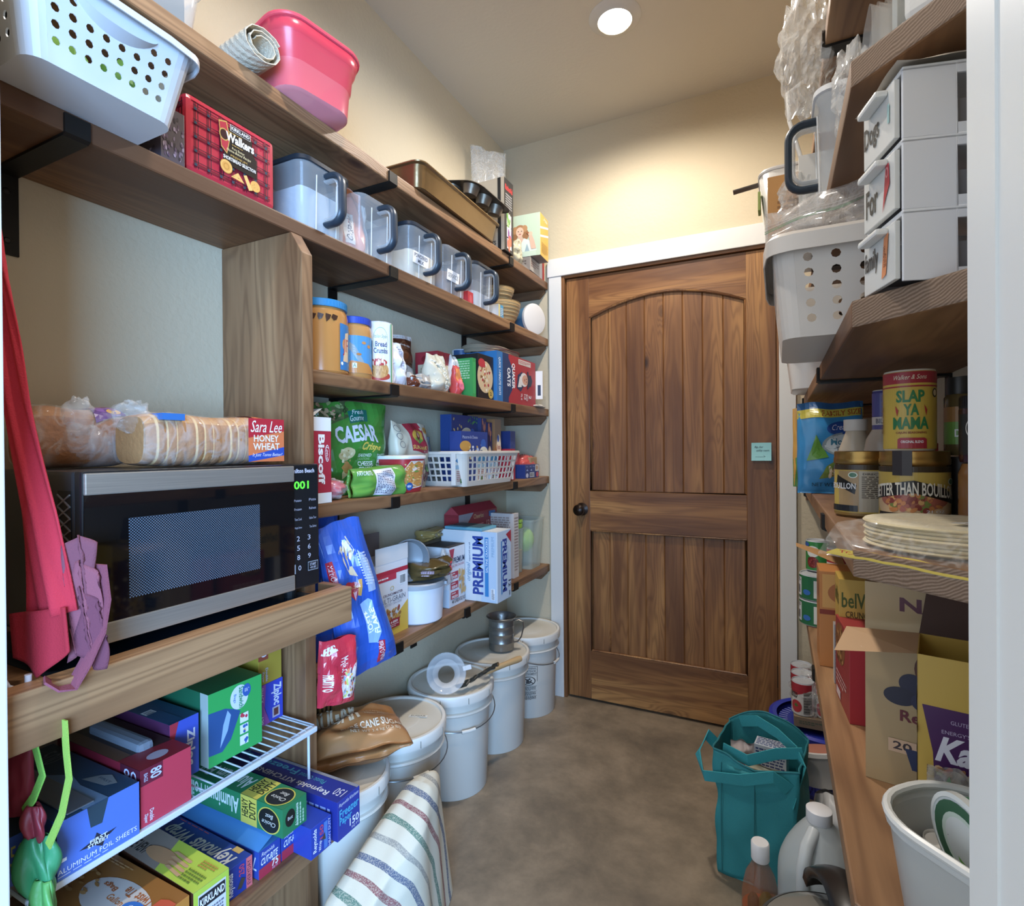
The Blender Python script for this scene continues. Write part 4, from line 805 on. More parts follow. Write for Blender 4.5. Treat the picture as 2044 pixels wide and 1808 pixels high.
# ================= LOWEST LEFT SHELF (z .643)
Z=.6435
ff=[('r',0,0,1,1,'2456b8'),('p',[(.30,.80),(.52,.90),(.60,.80),(.48,.72),(.52,.62),(.40,.64)],'c8b898'),('p',[(.34,.80),(.5,.87),(.56,.80),(.42,.74)],'b08a60'),('e',.33,.55,.10,.045,'a82a38'),('e',.42,.55,.09,.04,'a82a38'),('p',[(.24,.54),(.51,.54),(.38,.47)],'a82a38'),('t','GLUTEN',.28,.545,.46,.565,'e0c870'),('t','FREE',.31,.515,.43,.535,'e0c870'),('p',[(.44,.5),(.5,.6),(.56,.6),(.50,.49)],'d8a040'),
 ('r',.04,.52,.15,.76,'b01e34'),('t','Malt-O-Meal',.06,.54,.13,.74,'e8dce0',270,'i'),('p',[(.44,.18),(.44,.44),(.60,.46),(.66,.44),(.68,.22),(.58,.16)],'8ab0e0'),('t','FROSTED',.455,.20,.55,.43,'eef2f8',90,'B'),('t','FLAKES',.565,.22,.66,.42,'eef2f8',90,'B'),
 ('p',[(.52,.03),(.64,.03),(.70,.16),(.60,.17)],'b01e34'),('t','Malt-O-Meal',.57,.035,.66,.16,'e8dce0',90),('l',.60,.55,.78,.78,12,'b9c4d8'),('p',[(.62,.50),(.64,.80),(.80,.72),(.76,.50)],'93a3c0')]
pouch('cereal_bag','big blue frosted flakes cereal bag leaning out over the shelf edge','x' and (-.965,1.072,Z+.0),.17,.385,.075,'2456b8',ff,seed=61,amp=.008,top=.55,bot=.12,rz=-14,sheen=.22,wt=.75,wb=.95)
o=bpy.data.objects['cereal_bag']; o.rotation_euler=(rad(9),rad(-9),rad(-18)); o.location=(-.950,1.092,.652)
ff2=[('r',0,0,1,1,'2050b0'),('t','FLAKES',.25,.15,.62,.85,'6a9ad8',270,'B'),('r',.70,.8,.95,.93,'8a2440'),('p',[(.6,.3),(.7,.6),(.82,.5),(.78,.3)],'aab8d8')]
o=pouch('cereal_bag','second blue cereal bag standing behind the first, light blue lettering',(-1.135,1.045,Z),.19,.388,.055,'2050b0',ff2,seed=63,amp=.010,top=.6,sheen=.22,rz=-22,wb=.9)
rb=[('r',0,0,1,1,'c8243c'),('p',[(.02,.80),(.1,.88),(.35,.92),(.42,.84),(.2,.76)],'e4dce0'),('t','Malt-O-Meal',.5,.28,.68,.72,'eee',270,'i'),('t','FRUITY O',.05,.25,.28,.5,'eee',270,'B'),('p',[(.62,.08),(.50,.3),(.95,.62),(.98,.3),(.85,.1)],'d8c8c8'),('s',.6,.12,.95,.5,40,.035,['d8a040','b8c860','8ab0c8','e8e0e4','6a4a5a','e07a50'],1)]
o=pouch('cereal_bag','red cereal bag with loops print hanging low in front of the blue one','x' and (-.930,.948,.620),.09,.15,.045,'c8243c',rb,seed=66,amp=.008,top=.7,sheen=.18,rot=(rad(-4),rad(-4),rad(-22)))
cm=[('r',0,0,1,1,'dcdcde'),('p',[(0,0),(1,0),(1,.42),(0,.0)],'d8b028'),('p',[(0,0),(1,.40),(1,0)],'d8b028'),('r',0,.84,1,.90,'b8243c'),('r',0,.76,.62,.84,'c43048'),('b',.72,.66,.93,.80),('l',.06,.78,.55,.82,1,'eee'),('o',.48,.645,.06,.03,.3,'c8b060'),('t','CRUNCHMASTER',.2,.55,.82,.585,'5a3a50',0,'b'),('t','MULTI-GRAIN',.04,.46,.90,.53,'556'),('t','SEEDED CRACKERS',.25,.42,.78,.45,'889'),('s',.32,.2,.72,.38,40,.05,['b98a44','c8a060','a06a2c','9a4a3a'],.6),('r',.36,.10,.70,.22,'9a2434'),('t','6-SEED',.42,.17,.64,.20,'eee',0,'b'),('l',.40,.115,.66,.16,2,'dbb'),('l',.05,.04,.25,.1,3,'8a7a20')]
t=carton('cracker_box','white and yellow multi-grain cracker box, its top torn open','x' and (-1.122,1.325,Z),(.115,.152,.225),{'*':'dcdcde','ny':'d8cfc6'},{'px':cm,'ny':[('l',.1,.3,.9,.9,14,'889'),('r',.1,.93,.5,.97,'b8243c')]})
G().box(.057,.0585,-.077,.077,.225,.275,'d6d4d2').obj('front_flap',vm(.5),t); G().box(-.0585,-.057,-.077,.077,.225,.300,'6e5a50').obj('back_flap',vm(.6),t)
g=G(); g.add([V3((-.057,-.078,.225)),V3((.057,-.078,.225)),V3((.03,-.10,.262)),V3((-.05,-.098,.272))],[(0,1,2,3)],'8a7060').obj('side_flap',vm(.6),t)
t=thing('canister','round white canister with a grey lid on the lowest left shelf','canister',(-1.10,1.500,Z))
G().lathe([(.080,0),(.084,.004),(.090,.118)],'e0e2ea',48).obj('drum',vm(.3),t,smooth=True)
G().lathe([(.088,.112),(.095,.114),(.096,.128),(.090,.132),(.084,.128),(0,.130)],'a3a9b0',48).obj('lid',vm(.35),t,smooth=True)
for a in (25,205): G().box(.09,.103,-.012,.012,.116,.127,'a3a9b0').obj('lid_tab',vm(.35),t,bev=.002).rotation_euler=(0,0,rad(a))
o=pouch('snack_bag','olive brown snack bag in clear wrapping lying on the grey lid','x' and (-1.06,1.52,Z+.134),.15,.06,.12,'5c4a26',[('r',.78,.1,.86,.9,'c83444'),('l',.1,.3,.3,.7,3,'b8a0b0')],seed=71,amp=.010,top=.9,bot=.5,sheen=.15,rz=-20)
pouch('clear_bag','pointed clear bag corner rising from the snack bag on the canister','x' and (-1.06,1.60,Z+.09),.11,.13,.03,'d8d6d4',None,seed=73,amp=.008,alpha=.45,sheen=.15,wt=.1,wb=1.1)
t=thing('plastic_bowl','grey plastic bowl standing on edge behind the canister','bowl',(-1.11,1.458,Z+.136),0,rot=(rad(90),0,rad(56)))
G().lathe([(.0,-.02),(.03,-.02),(.055,-.005),(.066,.025),(.070,.027),(.066,.030),(.056,.0),(.03,-.014),(0,-.015)],'8c9298',40,c=(0,.070,0)).obj('bowl',vm(.35),t,smooth=True)
pouch('dark_packet','dark blue and black packet behind the pointed clear bag','x' and (-1.22,1.58,Z+.0),.12,.235,.03,'23313a',[('r',.1,.8,.6,.95,'3a7ab0')],seed=75,amp=.005)
pr=[('p',[(.02,.97),(.34,.97),(.2,.72)],'b82a3c'),('t','PREMIUM',.28,.72,.98,.82,'2a3a60',0,'b'),('t','SALTINE CRACKERS',.2,.66,.95,.70,'b05060')]
for i,w in enumerate(('WHOLE GRAIN','READY TO SERVE','BAKED FRESH')): pr+=[('r',.08,.46-.165*i,.56,.58-.165*i,'b3242f'),('l',.13,.535-.165*i,.5,.565-.165*i,1,'ddd'),('t',w.split()[-1],.14,.47-.165*i,.50,.515-.165*i,'eee',0,'b')]
pr+=[('s',.62,.2,.98,.6,22,.07,['d0a860','b98a48','c49a50'],.8),('t','4',.14,.05,.24,.12,'333',0,'b'),('t','BIG WINDOW STACK PACKS',.28,.05,.98,.12,'445',0,'b')]
t=carton('cracker_box','small white cracker box with red patches, beside the tall blue and white one','x' and (-1.115,1.690,Z),(.11,.108,.215),{'*':'d8dade','ny':'c9864a'},{'px':pr,'ny':[('r',0,0,1,.3,'c8d4e0'),('r',.0,.3,1,1,'d8dade'),('r',.2,.35,.6,.7,'c9864a')]})
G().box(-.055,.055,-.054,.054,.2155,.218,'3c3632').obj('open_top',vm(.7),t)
lg=[('r',.0,0,1,1,'c6d8e6'),('r',0,0,.92,1,'c9d9e8')]
t=carton('cracker_box','tall pale blue saltine cracker box with big blue lettering','x' and (-1.0525,1.818,Z),(.245,.114,.262),{'*':'cdd8e2','px':'c3d6e8','ny':'d0d8de'},
 {'ny':[('p',[(0,0),(.62,0),(.72,1),(0,1)],'d8dce0'),('r',.72,0,.98,1,'b9d0e6'),('t','PREMIUM',.57,.10,.76,.93,'27459a',90,'B'),('r',.785,.08,.85,.92,'2a86c8'),('t','SALTINE CRACKERS',.80,.42,.84,.90,'dfe8f0',90,'b'),('t','original',.46,.28,.55,.55,'5a8ab0',90,'i'),('t','topped with sea salt',.50,.56,.54,.84,'4a5a80',90),('r',.89,.04,.96,.2,'e8eaec'),('l',.90,.05,.95,.19,3,'334',1),('t','PREMIUM',.90,.65,.95,.93,'8fb0cc',90)],
  'px':[('p',[(.62,.94),(1,.99),(1,.80)],'b82a3c'),('t','PREMIUM',.36,.12,.68,.88,'27459a',270,'B'),('r',.26,.10,.33,.86,'2a86c8'),('t','12',.78,.16,.96,.26,'334',270,'b'),('l',.80,.04,.94,.14,1,'556',1),('t','original',.70,.55,.78,.75,'5a8ab0',270,'i')],'pz':[('r',.05,.1,.95,.9,'dfe4e8')]})
t=thing('container_lid','flat pale blue plastic lid lying on the tall saltine cracker box','lid',(-1.075,1.815,Z+.2625),-3)  # lid of a plastic container, lying loose on the crackers
G().box(-.085,.085,-.055,.055,0,.012,'5f9fb4').obj('rim',vm(.35),t,bev=.004); G().box(-.072,.072,-.042,.042,.0122,.0145,'41606c').obj('panel',vm(.4),t,bev=.001)
pouch('snack_bag','wavy chips bag lying behind the blue lid, gold and brown','x' and (-1.19,1.70,Z+.225),.13,.045,.07,'a08648',[('s',.1,.2,.9,.8,30,.04,['c9a85a','8a6a30','e0cc90'])],seed=77,amp=.006,top=.9,bot=.5)
ch=[('r',0,0,1,1,'8e1f28'),('p',[(0,1),(.36,1),(.1,.40),(0,.5)],'8d8f95'),('e',.07,.62,.05,.12,'333'),('t','Cheerios',.36,.76,.62,.93,'c9a06a',0,'b'),('l',.22,.5,.42,.58,1,'d88'),('l',.48,.5,.66,.58,1,'d88'),('t','12',.70,.44,.78,.62,'e8b0a0',0,'b'),('t','Honey Nut',.36,.06,.75,.28,'d8a050',0,'b'),('t','Gluten Free',.78,.30,.98,.40,'e0909a'),('r',.76,.74,.94,.94,'3a6a9a')]
t=carton('cereal_box','dark red cereal box lying on its side behind the saltine crackers','x' and (-1.195,2.03,Z+.185),(.07,.33,.118),{'*':'8e1f28','ny':'8e1f28','py':'b02a34'},{'px':ch,'ny':[('r',.1,.1,.9,.9,'98222c')]})
G().add([V3((-.035,-.165,.1182)),V3((.035,-.165,.1182)),V3((0,-.165,.15)),V3((-.035,.165,.1182)),V3((.035,.165,.1182)),V3((0,.165,.15))],[(0,1,2),(5,4,3),(0,2,5,3),(1,4,5,2)],'a8303a').obj('gable_top',vm(.45),t)
carton('plain_carton','plain brown carton under the dark red cereal box','x' and (-1.195,2.03,Z),(.07,.33,.184),{'*':'8a6a48'},{})
ckb=carton('cookie_box','red cookie box with round biscuits printed on it, right of the saltines','x' and (-1.105,1.985,Z),(.15,.085,.185),{'*':'a81e38','py':'8a1830'},{'px':[('e',.2,.85,.16,.1,'d8a048'),('e',.75,.9,.2,.12,'d89a58'),('e',.85,.62,.16,.13,'c88a80'),('e',.75,.30,.18,.13,'c89a48'),('e',.75,.30,.13,.09,'8a5a2c'),('e',.18,.30,.15,.11,'d8a860'),('e',.5,.08,.2,.12,'c8804a'),('e',.95,.1,.15,.12,'d8a048'),('l',.2,.52,.6,.62,2,'eee'),('l',.2,.42,.66,.48,2,'d8a0a0')],
 'ny':[('e',.9,.8,.2,.12,'d8a048'),('e',.92,.25,.2,.12,'d8a048')]})
G().add([V3((-.07,-.04,.186)),V3((.07,-.04,.186)),V3((.08,.04,.205)),V3((-.06,.05,.212))],[(0,1,2,3)],'e0506a').obj('top_flap',vm(.5),ckb)
carton('cereal_box','narrow white edged cereal box standing beyond the red cookie box','x' and (-1.13,2.16,Z),(.17,.05,.285),{'*':'d6d0c8','ny':'d0c8c0'},{'px':[('l',.15,.1,.9,.95,18,'a08880')],'ny':[('l',.1,.3,.9,.95,18,'a89488')]})
def pitcher(name,label,loc,w,d,h,lidc,fillc,fl):
    t=thing(name,label,'container',loc); P=[(x,y) for x,y,_ in perim(w,d,.02,1,1,4)]; n=len(P); lv=[(.82,0),(.83,.004),(1,h*.97),(1.03,h*.97),(1.03,h)]; vs=[]
    for k,z in lv: vs+=[V3((x*k,y*k,z)) for x,y in P]
    G().add(vs,[(j*n+i,j*n+(i+1)%n,(j+1)*n+(i+1)%n,(j+1)*n+i) for j in range(4) for i in range(n)]+[tuple(range(n-1,-1,-1))],'cfd8c8').obj('body',CL(.38,.15),t,smooth=True)
    if fl:
        vs=[V3((x*.78,y*.78,.006)) for x,y in P]+[V3((x*.82,y*.82,h*fl)) for x,y in P]
        G().add(vs,[(i,(i+1)%n,n+(i+1)%n,n+i) for i in range(n)]+[tuple(range(n,2*n))],fillc).obj('contents',vm(.8),t,smooth=True)
    if lidc:
        G().lathe([(w*.48,h),(w*.5,h+.006),(w*.5,h+.02),(w*.3,h+.026),(0,h+.028)],lidc,24).obj('lid',vm(.35),t,smooth=True)
        G().box(-w*.05,w*.5,-.014,.014,h+.024,h+.04,lidc).obj('flip_cap',vm(.35),t,bev=.004)
    return t
pitcher('cereal_keeper','narrow clear container of oats with a lime green flip lid','x' and (-1.11,2.26,Z),.09,.075,.205,'9cc42c','b39a6c',.5)
t=pitcher('cereal_keeper','large clear bin with a lime green scoop inside, next to the door casing','x' and (-1.12,2.39,Z),.17,.15,.235,None,None,0)
G().ell((0.01,0,.13),(.045,.05,.06),'a4d22e',18,12).obj('scoop',vm(.35),t,smooth=True)
# ================= BUCKETS ON THE FLOOR
def bucket(label,loc,h=.37,r=.149,warn=None,hang=60,rz=0):
    t=thing('bucket',label,'bucket',loc,rz,'white lidded buckets in a row under the left shelves')
    G().lathe([(r*.86,0),(r*.87,.004),(r*.93,h-.075),(r*1.0,h-.075),(r*1.02,h-.070),(r*1.0,h-.065),(r*.935,h-.063),(r*.94,h-.042),(r*1.0,h-.040),(r*1.0,h-.034),(r*.95,h-.030)],'d9d4c8',56).obj('pail',vm(.4),t,smooth=True)
    G().lathe([(r*1.01,h-.034),(r*1.05,h-.032),(r*1.055,h-.006),(r*1.03,h),(r*.97,h),(r*.95,h-.006),(r*.5,h-.006),(r*.48,h-.0045),(0,h-.0045)],['dedad0','dedad0','e4e0d6','e4e0d6','dad4c6','d6cfbe','dad4c6','d6cfbe'],56).obj('lid',vm(.42),t,smooth=True)
    g=G()
    for i in range(10):
        a=2*pi*i/10; g.box(r*1.045,r*1.062,-.0012,.0012,h-.030,h-.010,'9d988c'); 
        for k in range(len(g.v)-8,len(g.v)): x,y,z=g.v[k]; g.v[k]=(x*cos(a)-y*sin(a),x*sin(a)+y*cos(a),z)
    o=g.obj('lid_slots',vm(.5),t); o['kind']='stuff'
    for s in (-1,1): q=G().box(-.018,.018,-.004,.010,-.016,.018,'dedad0').obj('handle_lug',vm(.4),t,bev=.003); q.location=(0,s*(r*.955+.004),h-.085); 
    pts=[]; R_=r+.012
    for i in range(21):
        a=pi*i/20; pts.append(V3((R_*sin(a)*sin(rad(hang)),-(R_)*cos(a),h-.085-R_*sin(a)*cos(rad(hang))*.9)))
    G().tube(pts,.0019,'8d8f90',6).obj('bail_handle',vm(.3,1,.9),t,smooth=True)
    G().tube(pts[9:12],.006,'dedad0',10).obj('grip',vm(.4),t,smooth=True)
    if warn is not None:
        S=cylS(r*.875,h*.22,h*.64,warn-17,warn+17,r*.915)
        draw(G(),[('r',0,0,1,1,'55514a'),('r',.03,.012,.97,.988,'d9d4c8'),('t','WARNING',.16,.92,.9,.97,'333',0,'b'),('r',.05,.90,.95,.905,'444'),('t','ADVERTENCIA',.1,.84,.9,.89,'333',0,'b'),('r',.05,.82,.95,.825,'444'),('t','AVERTISSEMENT',.06,.76,.94,.81,'333',0,'b'),('r',.05,.74,.95,.745,'444'),
         ('o',.5,.58,.38,.13,.14,'333'),('p',[(.34,.50),(.36,.63),(.5,.63),(.52,.5)],'444'),('e',.54,.64,.06,.025,'444'),('p',[(.5,.52),(.62,.62),(.68,.60),(.56,.50)],'444'),('p',[(.2,.655),(.25,.67),(.8,.505),(.75,.49)],'333'),('r',.05,.43,.95,.435,'444'),('l',.1,.30,.9,.42,5,'444'),('r',.05,.28,.95,.285,'444'),('l',.1,.16,.9,.27,5,'444'),('r',.05,.145,.95,.15,'444'),('l',.1,.03,.9,.135,5,'444')],S,sub=8,off0=.0008).obj('warning_print',vm(.5),t)
    return t
bx=-1.083
bucket('white lidded bucket farthest back by the door casing, with a warning print','x' and (bx+.01,2.325,0),warn=-62,hang=70,rz=0)
bucket('white lidded bucket carrying the metal measuring cup','x' and (bx,2.0,0),warn=-98,hang=268)
bucket('white lidded bucket carrying the clear funnel, wire handle hanging in front',(bx,1.68,0),hang=75,rz=-35)
bucket('white lidded bucket with scuffed lid, second from the striped cloth',(bx,1.36,0),hang=80,rz=-25)
nb=bucket('nearest white bucket, under the brown sugar bag and behind the striped cloth',(-1.035,1.073,0),r=.118,hang=268)
pass
t=thing('marker_label','small white label stuck on the scuffed bucket lid','label',(-1.03,1.405,.3663),20)
G().box(-.03,.03,-.007,.007,0,.0006,'e4e0d4').obj('label',vm(.5),t); draw(G(),[('t','SUGAR',.1,.2,.9,.8,'776')],lambda u,v,o:V3((-.03+.06*u,-.007+.014*v,.0008+o))).obj('lettering',vm(.5),t)
# measuring cup
t=thing('measuring_cup','grey metal measuring cup with a loop handle standing on a bucket','cup',(-1.055,2.03,.3715),22)
G().lathe([(.050,0),(.053,.003),(.053,.030),(.0545,.032),(.053,.034),(.053,.066),(.0545,.068),(.053,.070),(.053,.098),(.0545,.100),(.053,.102),(.053,.124),(.064,.137),(.063,.138),(.052,.124),(.051,.006),(0,.005)],'8e8c86',40,cap=False).obj('cup',vm(.35,1,.8,.25,60),t,smooth=True)
G().tube([(.053,0,.118),(.075,0,.123),(.092,0,.115),(.094,0,.09),(.084,0,.05),(.070,0,.03),(.053,0,.026)],.004,'9b9994',8,flat=(.008,.003)).obj('handle',vm(.35,1,.8),t,smooth=True)
# clear funnel lying on its side
t=thing('funnel','clear plastic canning funnel lying tipped on a bucket lid','funnel',(-1.035,1.575,.437),0,rot=(rad(64),rad(-10),rad(38)))
G().lathe([(.030,-.05),(.032,-.02),(.040,-.01),(.058,.012),(.066,.014),(.068,.018)],'e4e8ec',40,cap=False).obj('cone',CL(.42,.1),t,smooth=True)
G().lathe([(.028,-.045),(.030,-.018),(.046,.002),(.047,.004)],'eef0f2',36,cap=False).obj('inner_cup',CL(.5,.1),t,smooth=True); G().box(.058,.088,-.008,.008,.014,.017,'e8ebee').obj('tab',CL(.6,.1),t,bev=.002)
t=thing('meat_tenderizer','wooden handled tenderizer lying across two bucket lids','utensil',(-.975,1.735,.392),0,rot=(rad(0),0,rad(70)))
G().lathe([(.0,0),(.009,.002),(.0115,.02),(.010,.11),(.0125,.17),(.011,.188),(0,.19)],'c39b62',20,M=Matrix.Rotation(rad(90),3,'Y')).obj('wooden_handle',simple('beech','c49d66',.5),t,smooth=True)
t=thing('tongs','shiny black and clear serrated tongs beside the funnel','utensil',(-1.0,1.60,.386),0,rot=(rad(0),rad(-14),rad(62)))
g=G(); pts=[]
for i in range(15): pts.append((.012*i-.0,.006*sin(i*2.1),.0+.004*cos(i*2.3)))
g.tube(pts,.011,'34342f',10,flat=(.016,.007)).obj('arm',vm(.12),t,smooth=False)
# sugar bag
su=[('t','SUGAR',.10,.42,.55,.92,'d8c4a4',0,'B'),('t','PURE CANE SUGAR',.34,.22,.96,.33,'eadcc4',0,'b'),('t','NET WT 3.4 kg (7.5 lb)',.42,.13,.9,.19,'d8c4a4'),('t','Unbleached',.6,.56,.88,.62,'d8c4a4',0,'i'),('t','Vegan Friendly',.6,.47,.9,.53,'d8c4a4',0,'i')]
o=pouch('sugar_bag','big brown cane sugar bag lying on the nearest white bucket','x' and (-1.06,1.06,.43),.27,.20,.095,'a87440',su,seed=83,amp=.009,top=.7,bot=.25,sheen=.3,wt=.9)
o.rotation_euler=(rad(0),rad(-86),rad(-38)); o.location=(-.955,1.06,.433)
carton('handled_sack','yellow patterned sack standing behind the upright board above the buckets','x' and (-1.19,1.13,.385),(.06,.10,.17),{'*':'8a6a2c'},{'px':[('p',[(.1+.16*i,0),(.18+.16*i,.5),(.1+.16*i,1),(.15+.16*i,1),(.23+.16*i,.5),(.15+.16*i,0)],'3a2812') for i in range(5)]})
# striped cloth over a bin
t=thing('plastic_bin','dark bin covered by the striped cloth, its side just showing','bin',(-.80,.86,0),0)
G().lathe([(.045,0),(.05,.14)],'2c1c14',32).obj('bin_body',vm(.5),t,smooth=True)
def cloth(u,v):
    a=2*pi*u; k=min(1,v*1.9); r=.008*(v>0)+.112*k**.8+.035*max(0,v-.5)
    fold=1+.15*v*sin(a*5+.6)+.08*v*sin(a*8+1)
    x=r*cos(a)*fold*.60; y=r*sin(a)*fold*1.75-.15*k**1.2; zt=.375-.10*max(0,-(y))/.3
    z=zt-.045*k**2-.60*max(0,v-.45)**1.05
    return V3((x if v>0 else 0,y if v>0 else 0,max(.004,z+.018*sin(a*3+2)*v)))
t=thing('striped_cloth','cream cloth with red, green, blue and grey stripes draped over a bin','cloth',(-.812,1.115,0),0)
g=G(); g.grid(cloth,150,90,'ddd6c2')
m=N('striped_weave'); p=m.coord(rnd=False)
sb=m.new('ShaderNodeVectorMath',operation='SUBTRACT'); sb.inputs[1].default_value=(-.06,-.62,-.05); m.l(p,sb.inputs[0]); ln=m.new('ShaderNodeVectorMath',operation='LENGTH'); m.l(sb.outputs[0],ln.inputs[0])
lin=m.math('ADD',m.math('MULTIPLY',ln.outputs['Value'],6.2),m.math('MULTIPLY',m.noise(p,7,1),.25))
fr=m.math('FRACT',lin); rp=m.new('ShaderNodeValToRGB'); rp.color_ramp.interpolation='CONSTANT'; e=rp.color_ramp.elements
st=[(0,'d3cbb4'),(.12,'5f7f6e'),(.20,'d3cbb4'),(.37,'8f5a5a'),(.45,'d3cbb4'),(.62,'5c667e'),(.70,'d3cbb4'),(.87,'98958c'),(.94,'d3cbb4')]
while len(e)<len(st): e.new(.5)
for x,(q,c) in zip(e,st): x.position=q; x.color=C(c)
m.l(fr,rp.inputs[0]); wv=m.noise(p,420,1); c=m.mix(m.math('MULTIPLY',m.math('GREATER_THAN',wv,.53),.45),rp.outputs[0],'d3cbb4'); m.l(c,m.b.inputs['Base Color']); m.b.inputs['Roughness'].default_value=.9; m.bump(wv,.3,.001)
g.obj('fabric',m.m,t,smooth=2,merge=True)
# ================= MICROWAVE
t=thing('microwave','black and steel microwave oven with a green clock display','microwave',(-1.075,.665,.8865),-1.2)
t.location=(-1.075,.668,.8865); t.rotation_euler=(0,0,rad(-1.0))
w,d,h=.455,.28,.267   # local: front +x
BK='16171a'; zf=.028
for sx_ in (-.1,.1):
    for sy_ in (-.19,.19): G().lathe([(.012,0),(.014,zf)],'111',16).obj('foot',vm(.6),t).location=(sx_,sy_,0)
G().box(-d/2,d/2-.012,-w/2,w/2,zf,h+zf,{'*':'3f4347','pz':'35383b'}).obj('case',vm(.3,1,.5),t,bev=.006)
fx=d/2-.012
G().box(fx,fx+.022,-w/2,w/2,zf,h+zf,'1b1d20').obj('front_panel',vm(.2),t,bev=.004)
dx=fx+.0225; dw=w*.842
def stl(z0,z1,y0,y1,nm,par):
    G().box(dx,dx+.006,y0,y1,z0,z1,'a59c8e').obj(nm,MATSTEEL,par,bev=.002)
m=N('brushed_steel'); p=m.coord((6,6,500),False); m.b.inputs['Metallic'].default_value=.75; m.b.inputs['Roughness'].default_value=.36; m.l(m.ramp(m.noise(p,1,2),[(.3,'b5afa5'),(.7,'c6c0b4')]),m.b.inputs['Base Color']); MATSTEEL=m.m
dr_=bpy.data.objects.new('door',None); COL.objects.link(dr_); dr_.parent=t
stl(zf+.002,zf+.034,-w/2+.002,-w/2+dw,'lower_trim',dr_); stl(h+zf-.036,h+zf-.003,-w/2+.002,-w/2+dw,'upper_trim',dr_)
G().box(dx,dx+.004,-w/2+.002,-w/2+dw,zf+.034,h+zf-.036,'0c0d10').obj('door_glass',vm(.04,spec=.9),dr_)
# mesh window: fine dots standing on the glass
m=N('perforated_screen'); p=m.coord(rnd=False); mp=m.new('ShaderNodeMapping'); mp.inputs['Scale'].default_value=(1,1,1); m.l(p,mp.inputs[0]); s3=m.new('ShaderNodeSeparateXYZ'); m.l(mp.outputs[0],s3.inputs[0])
k=2*pi/.0046; a=m.math('SINE',m.math('MULTIPLY',s3.outputs[1],k)); b=m.math('SINE',m.math('MULTIPLY',s3.outputs[2],k)); dt=m.math('GREATER_THAN',m.math('MULTIPLY',a,b),.12)
m.l(m.mix(dt,'10141c','5f6f80'),m.b.inputs['Base Color']); m.b.inputs['Roughness'].default_value=.07; m.b.inputs['Specular IOR Level'].default_value=.9
G().box(dx+.004,dx+.0045,-w/2+.062,-w/2+.300,zf+.064,h+zf-.076,'222').obj('window_screen',m.m,dr_)
for nm,y0,y1 in (('vent_grille',-w/2-.0006,-w/2),):
    g=G(); g.box(fx-.045,fx-.006,y0-.0004,y0+.0002,zf+.10,h+zf-.03,'0b0b0c'); g.obj('vent_opening',vm(.6),t)
    g=G()
    for i in range(7):
        z=zf+.105+.018*i
        for sgn in (1,-1): g.tube([(fx-.044,y0-.0012,z+(0 if sgn>0 else .018)),(fx-.007,y0-.0012,z+(.018 if sgn>0 else 0))],.0014,'7e7f7c',4)
    o=g.obj('vent_grille',vm(.5),t); o['kind']='stuff'
px0=-w/2+dw+.004; pw_=w-dw-.008
S=lambda u,v,o:V3((fx+.0222+o,px0+pw_*u,zf+h*v))
EM=N('green_display'); EM.b.inputs['Emission Color'].default_value=(.1,1,.05,1); EM.b.inputs['Emission Strength'].default_value=1.0; EM.b.inputs['Base Color'].default_value=(.05,.5,.03,1)
draw(G(),[('t','001',.0,.80,.62,.865,'2f2',0,'b')],S).obj('clock_digits',EM.m,t)
draw(G(),[('t','Hamilton Beach',-.25,.93,.86,.965,'ccd',0,'b')]+[('t',w_,x,y,x+.3,y+.02,'aab') for w_,x,y in (('Potato',.0,.70),('Pizza',.62,.70),('Frozen',.0,.63),('Reheat',.62,.63),('Time Cook',.0,.55),('Kitchen Timer',.62,.55),('Weight Defrost',.0,.48),('Time Defrost',.62,.48))]+[('t',str(n_),.08+.45*i,.385-.075*j,.2+.45*i,.425-.075*j,'bbc') for j,row in enumerate(((2,3),(5,6),(8,9))) for i,n_ in enumerate(row)]+[('t','0',.12,.15,.24,.19,'bbc'),('r',.52,.13,.96,.205,'8a8f98'),('r',.54,.137,.94,.198,'16171a'),('t','START',.6,.168,.88,.19,'ccd'),('t','+30 SEC',.6,.145,.88,.162,'ccd'),('r',-.1,.13,.0,.205,'8a8f98')],S).obj('keypad_print',vm(.4),t)
t=thing('counter_mat','thin dark glossy mat under the microwave','mat',(0,0,0)); G().box(-1.25,-.925,.40,.899,.8862,.8868,'1c2836').obj('mat',vm(.15),t)
